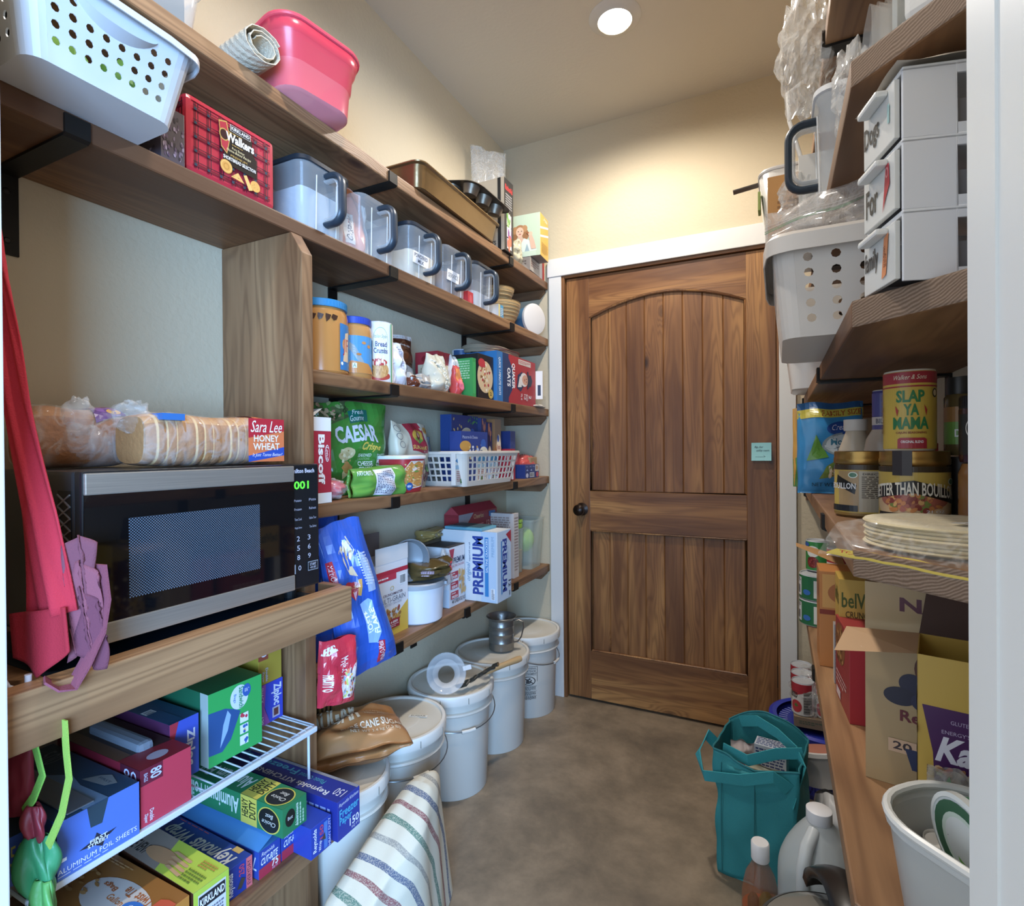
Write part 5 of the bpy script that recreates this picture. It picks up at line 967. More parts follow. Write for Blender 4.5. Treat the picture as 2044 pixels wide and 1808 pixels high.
# ================= BREAD
def loaf(name,label,loc,L,r,h,rz,cols,slices=None,ops=None,film_a=.12,lab=None):
    t=thing(name,label,'bread',loc,rz)
    def fn(u,v,k=1,o=0):
        a=2*pi*u; x=cos(a);z=sin(a); e=.62; X=math.copysign(abs(x)**e,x)*r*k; Zz=math.copysign(abs(z)**e,z)*h/2*k+h/2
        sc=1-.12*abs(2*v-1)**6; top=1+.05*sin(v*pi*3)*(z>0); q=1.0
        if slices: q=1-.03*(abs((v*slices)%1-.5)>.40)
        return V3((X*sc*q*(1+o*4),(v-.5)*L,h/2+(Zz-h/2)*sc*q*top*(1+o*4)))
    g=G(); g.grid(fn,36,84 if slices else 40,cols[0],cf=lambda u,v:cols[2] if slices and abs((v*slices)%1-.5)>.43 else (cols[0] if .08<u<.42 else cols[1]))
    for v in (0,1):
        c=[fn(i/36,v) for i in range(36)]; g.add(c+[V3((0,(v-.5)*L,h/2))],[(i,(i+1)%36,36) if v else ((i+1)%36,i,36) for i in range(36)],cols[3])
    g.obj('crust',vm(.8,bump=.5,bs=120),t,smooth=2)
    g=G(); g.grid(lambda u,v:(lambda p:V3((p.x+.004*noise.noise(p*30),p.y*1.03,max(-.0,p.z+.004*noise.noise(p*30+V3((5,5,5)))))))(fn(u,v,1.035)),40,40,'e8e6e2')
    g.obj('clear_wrap',vm(.12,.07,film=True,bs=34),t,smooth=2)
    if ops: draw(G(),ops,lambda u,v,o:fn(u,v,1.045,o),sub=26,off0=.0).obj('printed_label',vm(.25),t)
    return t
Zm=.8865+.028+.267+.001
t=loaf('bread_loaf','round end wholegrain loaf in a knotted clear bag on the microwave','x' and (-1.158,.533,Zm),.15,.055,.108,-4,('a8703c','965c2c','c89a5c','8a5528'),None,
 [('p',[(.22,.50),(.20,.95),(.40,.98),(.42,.60)],'b3243a'),('p',[(.05,.6),(.12,.98),(.20,.95),(.2,.6)],'6a4a80'),('e',.18,.75,.05,.12,'8a5aa0'),('e',.14,.82,.03,.08,'d8a040'),('e',.30,.75,.04,.1,'e8c0c8'),('p',[(.0,.97),(.5,.97),(.5,1),(0,1)],'2f8a50'),('r',.22,.02,.4,.1,'e0d4c0')])
film('x','x','x' and (.045,.0,.02),(.020,.04,.030),sd=5,nz=.35,alpha=.10,parent=t,part='bag_knot'); film('x','x',(.05,-.01,.055),(.012,.025,.035),sd=7,nz=.4,alpha=.15,parent=t,part='bag_tail')
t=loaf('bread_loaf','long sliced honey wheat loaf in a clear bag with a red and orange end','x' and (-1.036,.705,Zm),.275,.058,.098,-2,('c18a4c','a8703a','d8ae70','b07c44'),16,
 [('r',-.02,.79,.46,1.0,'d8743a'),('r',.02,.79,.40,1.0,'b3202f')])
def S(u,v,o): # lettered end of the bag, on the aisle side
    return V3((.0625+o,.052+.086*u,.006+.090*v))
g=draw(G(),[('p',[(0,0),(1,0),(1,.75),(0,.6)],'d9733c'),('p',[(0,.0),(1,.14),(1,.34),(0,.14)],'2c4fae'),('p',[(0,.55),(1,.72),(1,1),(0,1)],'b81f30'),('t','Sara Lee',.06,.68,.94,.95,'eee',0,'i'),('t','HONEY',.14,.46,.84,.62,'e8e0d8',0,'b'),('t','WHEAT',.12,.27,.86,.43,'e8e0d8',0,'b'),('t','It Just Tastes Better!',.1,.10,.94,.20,'dde',0,'i')],S,off0=.0).obj('printed_label',vm(.25),t)
film('x','x',(.0,-.135,.06),(.024,.030,.030),sd=11,nz=.4,alpha=.10,parent=t,part='bag_tail'); G().box(.02,.06,-.115,-.075,.085,.097,'2a6ab0').obj('bag_clip',vm(.4),t)
# ================= WIRE RACK
t=thing('wire_rack','white wire shelf rack standing over the foil and wrap boxes','rack',(0,0,0)); zr=.600
fx_=-.925; bx_=-1.235; y0,y1=.365,.885
G().tube([(fx_,y0,zr-.004),(fx_-.012,y1,zr-.004),(bx_,y1,zr-.004),(bx_,y0,zr-.004)],.0035,'c8d2e0',8,closed=True).obj('rack_frame',vm(.35),t,smooth=True)
G().box(fx_-.004,fx_+.004,y0,y1-.002,zr-.012,zr-.001,'c8d2e0').obj('front_bar',vm(.35),t,bev=.002)
for i in range(27):
    y=y0+.012+(y1-y0-.02)*i/26; G().tube([(fx_-.004,y,zr-.0022),(bx_,y,zr-.0022)],.0016,'ccd6e4',6).obj('wire',vm(.35),t,smooth=True)
for x,y,zz in ((-1.07,.5530,.4015),(fx_-.012,.872,.4838),(bx_+.004,.372,.4015),(bx_+.004,.86,.4838)): G().tube([(x,y,zr-.006),(x,y,zz)],.003,'ccd6e4',8).obj('leg',vm(.35),t,smooth=True)
ZR=zr-.0003
# boxes on the rack
foil=[('r',0,0,1,1,'4c72cc'),('p',[(.34,1),(.38,.62),(.52,.60),(.60,1)],'2c4250'),('p',[(.24,.32),(.42,.38),(.45,.48),(.52,.37),(.70,.38),(.55,.28),(.52,.18),(.42,.27)],'2a2c3a'),('t','FIRST',.37,.33,.58,.395,'e4e6ec',0,'b'),('t','STREET',.34,.265,.60,.325,'e4e6ec',0,'b'),('t','ALUMINUM FOIL SHEETS',.0,.10,.96,.185,'dfe4f0'),('l',.0,.045,.96,.075,1,'b9c6e8'),('r',.0,.3,.1,.36,'dfe4f0')]
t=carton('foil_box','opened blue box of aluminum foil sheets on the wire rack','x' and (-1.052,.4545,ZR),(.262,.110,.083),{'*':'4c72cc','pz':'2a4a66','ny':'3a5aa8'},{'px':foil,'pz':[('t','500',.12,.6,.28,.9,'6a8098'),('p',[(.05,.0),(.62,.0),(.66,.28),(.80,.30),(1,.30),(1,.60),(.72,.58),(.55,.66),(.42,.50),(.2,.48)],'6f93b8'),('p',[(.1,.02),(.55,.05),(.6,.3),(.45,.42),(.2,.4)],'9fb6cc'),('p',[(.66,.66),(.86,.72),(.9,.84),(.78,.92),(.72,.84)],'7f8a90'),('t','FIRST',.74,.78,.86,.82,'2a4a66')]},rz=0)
g=G(); g.box(-.06,.125,-.040,-.005,.084,.0865,'9aa6b4').obj('foil_sheets',vm(.3,1,.7),t,bev=.001)
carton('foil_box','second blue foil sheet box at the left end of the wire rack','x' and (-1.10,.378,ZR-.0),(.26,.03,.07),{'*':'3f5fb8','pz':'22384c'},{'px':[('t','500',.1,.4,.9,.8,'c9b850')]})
bag80=[('r',0,.72,.42,1,'6e1c34'),('t','80',.18,.77,.40,.95,'b9c4dc',270,'b'),('t','BAGS',.06,.78,.13,.92,'b9c4dc',270),('t','Double',.16,.06,.24,.26,'dcd0dc',270,'b'),('t','Zipper',.05,.06,.13,.22,'dcd0dc',270,'b')]
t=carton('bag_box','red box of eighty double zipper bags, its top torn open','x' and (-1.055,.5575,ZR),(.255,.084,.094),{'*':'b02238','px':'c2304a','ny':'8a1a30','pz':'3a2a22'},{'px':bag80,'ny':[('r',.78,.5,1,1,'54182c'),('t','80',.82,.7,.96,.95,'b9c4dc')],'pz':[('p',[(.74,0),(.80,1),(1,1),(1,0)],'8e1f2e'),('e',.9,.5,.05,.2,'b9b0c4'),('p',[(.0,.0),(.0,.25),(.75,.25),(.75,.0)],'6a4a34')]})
G().box(-.09,.07,-.012,.014,.086,.108,'8f9aa8').obj('plastic_bags',vm(.2,.7),t,bev=.008)
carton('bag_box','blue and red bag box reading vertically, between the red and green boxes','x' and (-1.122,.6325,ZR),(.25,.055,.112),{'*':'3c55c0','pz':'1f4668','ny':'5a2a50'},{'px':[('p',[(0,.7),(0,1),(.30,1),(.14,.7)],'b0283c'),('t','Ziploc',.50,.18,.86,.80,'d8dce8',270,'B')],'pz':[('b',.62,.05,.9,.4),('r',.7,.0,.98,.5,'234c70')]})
gs=[('r',0,0,1,1,'24a84e'),('p',[(0,.16),(.24,.14),(.40,.26),(.52,.48),(.58,.60),(.46,.66),(.30,.72),(0,.74)],'2a5590'),('p',[(.20,.2),(.34,.4),(.40,.6),(.34,.68),(.26,.5)],'8fb4dc'),('e',.56,.80,.17,.17,'cfdcea'),('e',.70,.86,.08,.09,'2f5fae'),('t','Great',.66,.84,.75,.89,'dde',270),('t','Sandwich',.55,.64,.64,.94,'2f8a4c',270,'b'),('t','Bags',.44,.74,.50,.86,'3a78b8',270)]
for i in range(3): gs+=[('r',.56,.10+.16*i,.72,.23+.16*i,'dce6ee'),('s',.59,.12+.16*i,.69,.21+.16*i,4,.03,['c8304a','c9a050','2f5fae'])]
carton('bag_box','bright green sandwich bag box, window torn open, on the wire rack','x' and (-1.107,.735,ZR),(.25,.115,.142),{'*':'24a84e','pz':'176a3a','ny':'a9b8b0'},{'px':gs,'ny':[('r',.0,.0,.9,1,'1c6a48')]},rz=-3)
carton('bag_box','small violet and blue snack bag box at the right end of the rack','x' and (-1.145,.853,ZR),(.23,.062,.090),{'*':'3446c4','ny':'8a3a9a'},{'px':[('p',[(0,0),(0,1),(.26,1),(.2,.4),(.42,0)],'9a4aa0'),('t','SNACK',.05,.56,.15,.94,'ddd',270),('t','120',.04,.04,.14,.22,'eee',270,'b'),('t','Ziploc',.48,.38,.92,.92,'d8dce8',270,'B'),('r',.52,.08,.84,.34,'b9b0c0'),('r',.58,.12,.78,.3,'6a3a34')]})
carton('bag_box','olive yellow double zipper box standing on the violet snack bag box','x' and (-1.145,.850,ZR+.0905),(.23,.062,.088),{'*':'a8901c'},{'px':[('r',0,.62,.42,1,'94442c'),('t','40',.12,.70,.36,.94,'d8d4dc',270,'b'),('t','Double',.3,.06,.40,.40,'b9bcd0',270,'b'),('t','Zipper',.14,.06,.24,.34,'b9bcd0',270,'b')]})
# ================= WRAP BOXES ON THE LOW SHELF (z .400)
ZL=.4005
carton('bag_box','orange brown box of one hundred gallon twist tie bags','x' and (-.985,.495,ZL),(.26,.105,.095),{'*':'96601f','px':'b9771f','ny':'6a421c'},{'pz':[('e',.62,.45,.30,.32,'c3bcb4'),('t','Gallon',.55,.40,.70,.50,'b56a2a',0,'b'),('t','Twist Tie',.60,.56,.86,.70,'a85a20',180,'b'),('t','Bags',.42,.52,.55,.62,'a85a20',180,'b'),('e',.80,.45,.09,.13,'2f6fc0'),('t','Great',.75,.43,.85,.5,'ddd',0,'i'),('p',[(.88,.0),(.88,.75),(.93,.8),(1,.8),(1,0)],'c8502c'),('t','100',.90,.12,.985,.62,'e8dcd0',90,'b'),('s',.12,.2,.4,.7,16,.03,['b98a4c','a97838']),('l',.15,.84,.5,.92,2,'b98a50')],'px':[('r',.5,.0,1,.8,'c8502c'),('t','100',.6,.3,.9,.6,'eee')]},rz=0)
hand=[('p',[(.0,0),(.0,1),(.50,1),(.62,0)],'8f8274'),('p',[(.5,1),(.62,0),(1,0),(1,1)],'b4cc30'),('t','STRETCH-TITE VENT',.02,.16,.42,.5,'3a3630',0,'b'),('r',.05,.70,.25,.9,'23262c'),('t','KIRKLAND',.07,.76,.23,.85,'ddd',0,'b'),('e',.54,.40,.15,.22,'b98a5c')]
for i in range(4): hand.append(('p',[(.58+.02*i,.62-.14*i),(.60+.02*i,.70-.14*i),(.76+.015*i,.66-.15*i),(.77+.015*i,.60-.15*i),(.75+.015*i,.575-.15*i)],'c69a6c'))
hand+=[('l',.80,.1,.96,.5,4,'6a7a20'),('l',.82,.6,.96,.85,3,'b8842c')]
carton('wrap_box','long plastic wrap box with a hand picture and lime green end','x' and (-.998,.5895,ZL),(.29,.062,.092),{'*':'8f8274','px':'a9c42c','ny':'54301c'},{'pz':hand,'px':[('r',.12,.08,.9,.9,'c8ccd4'),('r',.14,.62,.88,.86,'23262c'),('t','KIRKLAND',.17,.67,.86,.81,'e8e8ee',0,'b'),('l',.18,.12,.84,.56,7,'667')],'ny':[('l',.2,.2,.95,.8,6,'8a6a58')]},rz=-2)
RY='1f3c9c'
carton('wrap_box','blue foil wrap box with a crushed end, third box from the left','x' and (-1.043,.665,ZL),(.31,.056,.056),{'*':RY},{'pz':[('t','Reynolds Wrap',.30,.15,.95,.85,'d8dce4',180,'bi'),('r',.86,.8,.93,1,'d8b060'),('l',.3,.88,.8,.95,1,'c05068')],'px':[('t','Reynolds',.10,.10,.38,.85,'e0e2ea',90,'b'),('t','250',.52,.55,.72,.92,'c8405a',90,'b'),('r',.78,0,1,1,'d8646c'),('t','EVERYDAY',.82,.1,.95,.9,'3a2a40',90),('p',[(.45,.2),(.6,.5),(.75,.4),(.6,.15)],'4a4038')]},rz=-2)
ctp=[('p',[(0,.45),(.7,.45),(1,0),(0,0)],'1f3c9c'),('p',[(0,.45),(.7,.45),(1,.0),(1,1),(0,1)],'3f86c8'),('t','CUT-RITE',.10,.10,.62,.52,'e0e4ec',180,'B'),('t','WAX PAPER',.12,.62,.56,.86,'c8a868',180,'b'),('t','Reynolds',.66,.08,.92,.34,'e0e4ec',180,'i'),('t','75',.84,.55,.95,.85,'e0e4ec',180,'b')]
ce=[('r',0,0,1,.36,'b02844'),('t','Reynolds',.12,.74,.72,.92,'e0e4ec',0,'i'),('t','CUT-RITE',.1,.46,.88,.70,'e8ecf4',0,'bi'),('t','75',.58,.14,.88,.42,'e8ecf4',0,'b'),('t','SQ FT',.6,.04,.86,.12,'dde')]
t=carton('wrap_box','blue wax paper box with its flap lifted, left one of two','x' and (-1.037,.7255,ZL),(.31,.049,.052),{'*':'2a4aa8','px':'2340a0'},{'pz':ctp,'px':ce,'ny':[('t','75',.9,.3,.98,.8,'dde',180)]},rz=-1)
G().add([V3((-.15,-.0245,.0522)),V3((.154,-.0245,.0522)),V3((.154,.012,.068)),V3((-.15,.012,.068))],[(0,1,2,3)],'3f86c8').obj('lid_flap',vm(.4),t)
carton('wrap_box','blue wax paper box with a coral top edge, right one of two','x' and (-1.037,.778,ZL),(.31,.049,.052),{'*':'2340a0','pz':'d85050'},{'px':ce},rz=-1)
grn=[('r',0,0,1,1,'1f7a4c'),('t','Aluminum Foil',.12,.2,.60,.8,'c9d8d0',180,'b'),('r',.62,0,.77,1,'c9bc3c'),('t','HEAVY',.63,.25,.69,.9,'23301c',90,'b'),('t','DUTY',.70,.25,.76,.9,'23301c',90,'b'),('e',.88,.45,.10,.46,'c9bc3c'),('e',.88,.45,.09,.42,'1c1f1c'),('t','Best',.85,.52,.92,.68,'d8d8d0',180,'i'),('t','Choice',.82,.28,.94,.44,'d8d8d0',180,'i')]
t=carton('wrap_box','green heavy duty foil box on top of the wax paper boxes','x' and (-1.02,.733,ZL+.0705),(.31,.058,.055),{'*':'1f7a4c'},{'pz':grn,'ny':grn,'px':[('e',.3,.55,.2,.3,'1c1f1c'),('t','Best',.2,.5,.4,.62,'ddd'),('l',.55,.1,.9,.9,3,'9fc8b0',1),('t','Aluminum',.5,.1,.62,.9,'c8d8d0',90)]},rz=0)
t.location=(-1.005,.7555,ZL+.0535+.017)
t=carton('wrap_box','tall blue heavy duty foil box with bent corner, beside the green one','x' and (-.99,.838,ZL),(.31,.052,.062),{'*':'2040a8'},{'pz':[('t','Reynolds',.55,.1,.82,.7,'d8dce4',180,'bi')],'px':[('t','Reynolds',.1,.15,.32,.9,'e0e2ea',90,'b'),('t','150',.42,.45,.6,.9,'c8405a',90,'b'),('r',.62,.05,.80,.92,'4a7ac8'),('t','HEAVY DUTY',.84,.05,.95,.95,'dde',90),('t','Wrap',.36,.1,.52,.42,'dde',90,'b'),('p',[(.5,.4),(.65,.6),(.7,.35)],'4a4038')]},rz=-2)
t.location=(-.985,.8085,ZL)
fz=[('t','Reynolds KITCHENS',.38,.12,.90,.40,'d8dce4',180,'b'),('t','Freezer Paper',.08,.50,.62,.86,'48a8c0',180,'b'),('r',0,.88,1,1,'8f9098'),('t','Plastic Coated',.64,.5,.82,.7,'48a8c0',180),('t','150',.92,.25,.98,.6,'dde',180)]
t=carton('wrap_box','large dark blue freezer paper box, rightmost, jutting over the shelf edge','x' and (-1.03,.8705,ZL),(.42,.066,.082),{'*':'23308c','px':'2a3a9c','pz':'27348e'},{'pz':fz,'px':[('t','Reynolds Kitchens',.06,.82,.94,.93,'dfe2ea',0,'i'),('t','Freezer',.08,.54,.94,.76,'3fb0d8',0,'b'),('t','Paper',.08,.32,.62,.56,'3fb0d8',0,'b'),('t','150',.52,.16,.94,.36,'e8eaf0',0,'b'),('t','SQ FT',.6,.06,.94,.13,'dfe2ea')],'ny':[('l',.6,.2,.95,.8,4,'8a96c8')]},rz=-0)
# ================= HANGING BY THE LEFT JAMB
def drape(name,t,path_fn,nu,nv,col,mat,th=.0025):
    o=G().grid(path_fn,nu,nv,col).obj(name,mat,t,smooth=2); md=o.modifiers.new('s','SOLIDIFY'); md.thickness=th; return o
CLO=vm(.9,bump=.35,bs=500)
t=thing('red_apron','bright red cloth apron hanging by the left door jamb','apron',(0,0,0))
_R=[(.99,-.876,.400),(1.122,-.900,.392),(1.283,-.948,.382),(1.464,-.992,.376),(1.62,-1.02,.372)]
def edge(z):
    for (a,x0,y0),(b,x1,y1) in zip(_R,_R[1:]):
        if z<=b: k=(z-a)/(b-a); return x0+(x1-x0)*k,y0+(y1-y0)*k
    return _R[-1][1:]
def ap(u,v):
    z=.97+.64*v+.02*u*(1-v); x1,y1=edge(z); x0,y0=-1.04,.362
    k=.5+.5*u; w=.006*sin(u*7+v*4)*(1-.5*v)+.004*sin(u*15+v*9); return V3((x0+(x1-x0)*k-w*.3,y0+(y1-y0)*k+w,z))
drape('cloth',t,ap,26,50,'c01832',CLO)
def ap2(u,v):
    z=.925+.06*v-.0*u; return V3((-.955+.083*u-.01*v,.366+.026*u+.004*sin(u*9),z-.03*(1-v)*(1-abs(2*u-1))+.012*u))
drape('cloth_fold',t,ap2,14,14,'a80f28',CLO)
t=thing('tote_bag','maroon folded tote bag with a hanging strap, beside the microwave','bag',(0,0,0))
for i in range(3):
    def tb(u,v,i=i):
        z=.915+(.165-.035*i)*v; w=.004*sin(u*9+i*2+v*5)
        return V3((-.894+.022*u+.006*i+w,.402+.022*u+.004*i+w,z+.014*sin(u*3+i)))
    drape('bag_panel',t,tb,14,18,('7a4250','8a4a58','70384a')[i],CLO)
G().tube([(-.868,.432,1.05),(-.866,.436,1.00),(-.868,.430,.955),(-.872,.414,.915),(-.876,.400,.888),(-.880,.385,.89),(-.885,.372,.905)],.01,'8a4658',4,flat=(.002,.020)).obj('strap',CLO,t,smooth=False)
t=thing('wall_hook','small white plastic hook beside the left jamb','hook',(0,0,0)); G().tube([(-.930,.335,.93),(-.935,.352,.893),(-.930,.362,.886),(-.918,.368,.893),(-.918,.368,.908)],.0042,'dfe2e8',10).obj('hook',vm(.3),t,smooth=True)
t=thing('green_bag','lime green strapped shopping bag hanging low by the left jamb','bag',(0,0,0))
ST=vm(.8,bump=.3,bs=600)
G().tube([(-.876,.390,.845),(-.874,.391,.80),(-.870,.392,.765),(-.872,.384,.72),(-.885,.374,.68)],.01,'8fb83c',4,flat=(.0015,.010)).obj('strap',ST,t)
G().tube([(-.935,.376,.84),(-.925,.378,.80),(-.912,.380,.765),(-.922,.374,.735),(-.935,.368,.715)],.01,'7fc040',4,flat=(.0015,.011)).obj('strap',ST,t)
for i,(c,dx_,dy_,dz,s) in enumerate((('2f8a58',-.035,.014,.0,1),('8a2434',-.035,.012,.075,.6),('4f9a4a',-.015,.014,-.03,.7))):
    def gb(u,v,i=i,dx_=dx_,dy_=dy_,dz=dz,s=s):
        a=2*pi*u; r=(.022+.008*sin(a*3+i)+.005*sin(a*5+v*6))*s*(1-.5*abs(2*v-1)**2); return V3((-.885+dx_+r*cos(a)*1.2,.362+dy_+r*sin(a)*.8,.60+dz+.085*v*s))
    drape('bag_fold',t,gb,40,22,c,vm(.45,bump=.3,bs=60),.001)
pouch('red_bag','dark red bag behind the lime green straps at the far left',(-.965,.37,.70),.05,.12,.02,'8a1430',None,seed=91,amp=.002,sheen=.6,rz=-60)
# ================= RIGHT WALL: shelf z 1.712
Z=1.7125
t=handled('clear_container','tall clear container with a looped dark handle on the right wall shelf, towel bag inside',(.170,1.30,Z),rz=180,lid='dfe3e6',fill=None,w=.16,d=.20,h=.205,clearA=.34,group=None)
draw(G(),[('r',0,.45,1,1,'3f5668'),('t','Easy Find Lids',.1,.7,.9,.8,'9fb0bc',90),('r',.2,.05,.9,.25,'46617a'),('t','FRESH',.3,.08,.8,.2,'dde',90,'b'),('l',.0,.1,.15,.4,3,'667',1)],lambda u,v,o:V3((-.045+.10*u,.0785+o,.03+.14*v))).obj('paper_label',vm(.4),t)
film('cling_bag','crumpled clear plastic bag of wraps on the tall handled container',(.055,1.30,Z+.207),(.050,.09,.12),sd=17,nz=.42,alpha=.30,n=44,sharp=True)
film('cling_bag','small torn clear plastic beside the tall handled container',(.04,1.41,Z+.0),(.035,.03,.06),sd=22,nz=.8,alpha=.22,n=36,sharp=True)
t=thing('drainer','white plastic loop handle hanging behind the handled container','handle',(.045,1.41,Z),0)
G().tube([(.015,0,.335),(-.022,0,.315),(-.018,0,.25),(.005,0,.16),(.02,0,.14)],.0045,'dcdad4',8).box(.0,.15,-.012,.012,.0,.16,'d4d2cc').obj('frame',vm(.4),t,smooth=True)
t=thing('tray_stack','stack of nested clear plastic trays standing on edge by the shelf end','trays',(.165,.955,Z),0)
for i in range(11):
    P=[(x,y) for x,y,_ in perim(.13,.10,.03,1,1,4)]; n=len(P); x=-.045+.0095*i
    vs=[V3((x,p[1],.066+p[0])) for p in P]+[V3((x+.022,p[1]*.82,.066+p[0]*.85)) for p in P]
    G().add(vs,[(k,(k+1)%n,n+(k+1)%n,n+k) for k in range(n)]+[tuple(range(n,2*n))],'e0ddd6').obj('tray',CL(.38,.12),t,smooth=True)
film('cling_bag','clear film bag bunched around the near side of the nested trays',(.112,1.04,Z),(.028,.045,.072),sd=31,nz=.5,alpha=.25,n=36,sharp=True)
t=thing('white_linen_pack','white folded linen with painted underside shade on the cut end of the right shelf','linen',(.235,.79,Z),-35)
G().box(-.09,.10,-.045,.045,0,.012,'26221f').obj('underside_shade',vm(.4),t,bev=.002); G().box(-.088,.098,-.043,.043,.0125,.15,'d6d6d2').obj('linen',vm(.7,bump=.2),t,bev=.008)  # dark slab stands in for the shadow on the underside of the linen
G().box(-.098,-.092,-.046,.046,0,.15,'cfd6d6').obj('clear_side',CL(.45,.1),t,bev=.001)
t=thing('white_bin','white plastic bin with a small green tag above the off white basket','bin',(.115,1.665,Z),0)
tub(t,.31,.23,.215,.8,'dcd9d2',[(.84,0,'d2cfc8'),(.86,.02,'d2cfc8'),(1,1,'dcd9d2')],'dedbd4',1,.04,'bin_wall')
G().box(-.160,-.153,-.10,-.06,.12,.17,'8ea04a').obj('green_tag',vm(.5),t,bev=.002)
carton('brown_carton','weathered orange brown carton in front of the tall white bin',(.085,1.485,Z),(.21,.075,.148),{'*':'b5803c','nx':'c08c48','pz':'8a5a28'},{'ny':[('l',.1,.2,.6,.6,5,'8a5c28'),('r',.5,.6,.53,.95,'3a2c1c'),('r',.5,.75,.7,.77,'3a2c1c')]})
t=thing('knife','dark flat spatula blade jutting from the tall white bin','utensil',(-.025,1.64,1.932),0,rot=(0,rad(-6),0)); G().box(-.085,.11,-.012,.012,0,.004,'4a4038').obj('blade',vm(.35),t,bev=.001)
# ---- shelf z 1.40
Z=1.4005
t=basket('white_basket','off white basket with round holes jutting over the right wall shelf',(.128,1.215,Z),.27,.36,.165,'cfc8bf',rz=0,tap=.88,nx=5,ny=8,rows=5,hr=.29,v0=.10,v1=.86,r=.03,rim=.016,lipd=.03)
pouch('zip_bag','clear zipper bag with a green strip lying in the off white basket',(.085,1.13,1.572),.24,.10,.035,'d8d2ca',[('r',0,.60,1,.615,'6a9a78'),('r',0,.635,1,.645,'5f8f70'),('r',0,.67,1,.674,'c9c9c4'),('r',0,.72,1,.724,'c9c9c4')],seed=101,amp=.006,top=.45,sheen=.12,alpha=.30,film=True,rz=-118,rot=None)
t=thing('plastic_tub','ribbed white plastic tub at the door end of the right shelf, below the holed basket','tub',(.135,2.1,Z),0)
tub(t,.24,.30,.15,.8,'d6d4d0',[(.72,0,'d6d4d0'),(.76,.02,'dcdad6'),(.86,.75,'dcdad6'),(.92,.78,'e2e0dc'),(.95,1,'dcdad6')],'e2e0dc',1,.06)
t=thing('drawer_unit','small white stacking drawer tower with stickers on its drawer fronts','drawers',(.232,.905,Z),-14)
t.location=(.196,.826,Z); t.rotation_euler=(0,0,rad(15))
w,d=.092,.16
for i in range(3):
    z=.082*i; g=G()
    g.box(-d/2,d/2,-w/2,-w/2+.004,z+.006,z+.080,'d6d8dc'); g.v=[]; g.f=[]; g.c=[]
    for y in (-w/2,w/2-.004): g.box(-d/2,-d/2+.055,y,y+.004,z,z+.08,'dadce0').box(-d/2+.055,d/2,y,y+.004,z,z+.012,'dadce0').box(-d/2+.055,d/2,y,y+.004,z+.068,z+.08,'dadce0')
    g.box(-d/2,d/2,-w/2,w/2,z+.076,z+.082,'e2e4e6').obj('frame',vm(.4),t,bev=.001)
    dw=bpy.data.objects.new('drawer',None); COL.objects.link(dw); dw.parent=t
    G().box(-d/2-.006,-d/2,-w/2+.006,w/2-.006,z+.004,z+.072,'cfd0cc').box(-d/2,d/2-.01,-w/2+.012,w/2-.012,z+.014,z+.045,'77787e').obj('drawer_box',vm(.4),dw,bev=.001)
    G().box(-d/2-.020,-d/2-.006,-w/2+.02,w/2-.02,z+.062,z+.070,'d8d8d4').obj('drawer_pull',vm(.4),dw,bev=.003)
    F=lambda u,v,o,z=z:V3((-d/2-.0065-o,w/2-.006-(w-.012)*u,z+.006+.064*v))
    pr={2:[('t','Dogs',.05,.2,.55,.75,'333',0,'b'),('r',.82,.35,.88,.7,'9fc8c8')],1:[('t','For',.1,.2,.5,.75,'333',0,'b'),('p',[(.66,.06),(.72,.5),(.76,.9),(.86,.9),(.88,.5),(.76,.3)],'b8283a'),('o',.80,.75,.05,.1,.4,'d88')],0:[('t','family',.05,.3,.5,.8,'333',0,'b'),('p',[(.62,.1),(.70,.85),(.84,.9),(.76,.15)],'e08a50'),('l',.68,.3,.78,.7,3,'7a3a20',1)]}[i]
    draw(G(),pr,F,off0=.0004).obj('drawer_sticker',vm(.4),dw)
g=G(); g.grid(lambda u,v:V3((-d/2-.010+(d+.02)*u,-w/2-.010+(w+.02)*v,.2475+.005*noise.noise(V3((u*3,v*3,7)))+.014*(1-(2*u-1)**4)*(1-(2*v-1)**4))),24,24,'c9c0b2'); g.obj('cover',vm(.6),t,smooth=2)
t=thing('plastic_jug','frosted plastic jug partly hidden by the door jamb, beside the drawers','jug',(.262,.752,Z))
t.location=(.262,.728,Z)
G().lathe([(.050,0),(.053,.006),(.053,.165),(.049,.178),(.030,.192),(.028,.205)],'c3c8d0',36).obj('jug',vm(.35,.93),t,smooth=True)
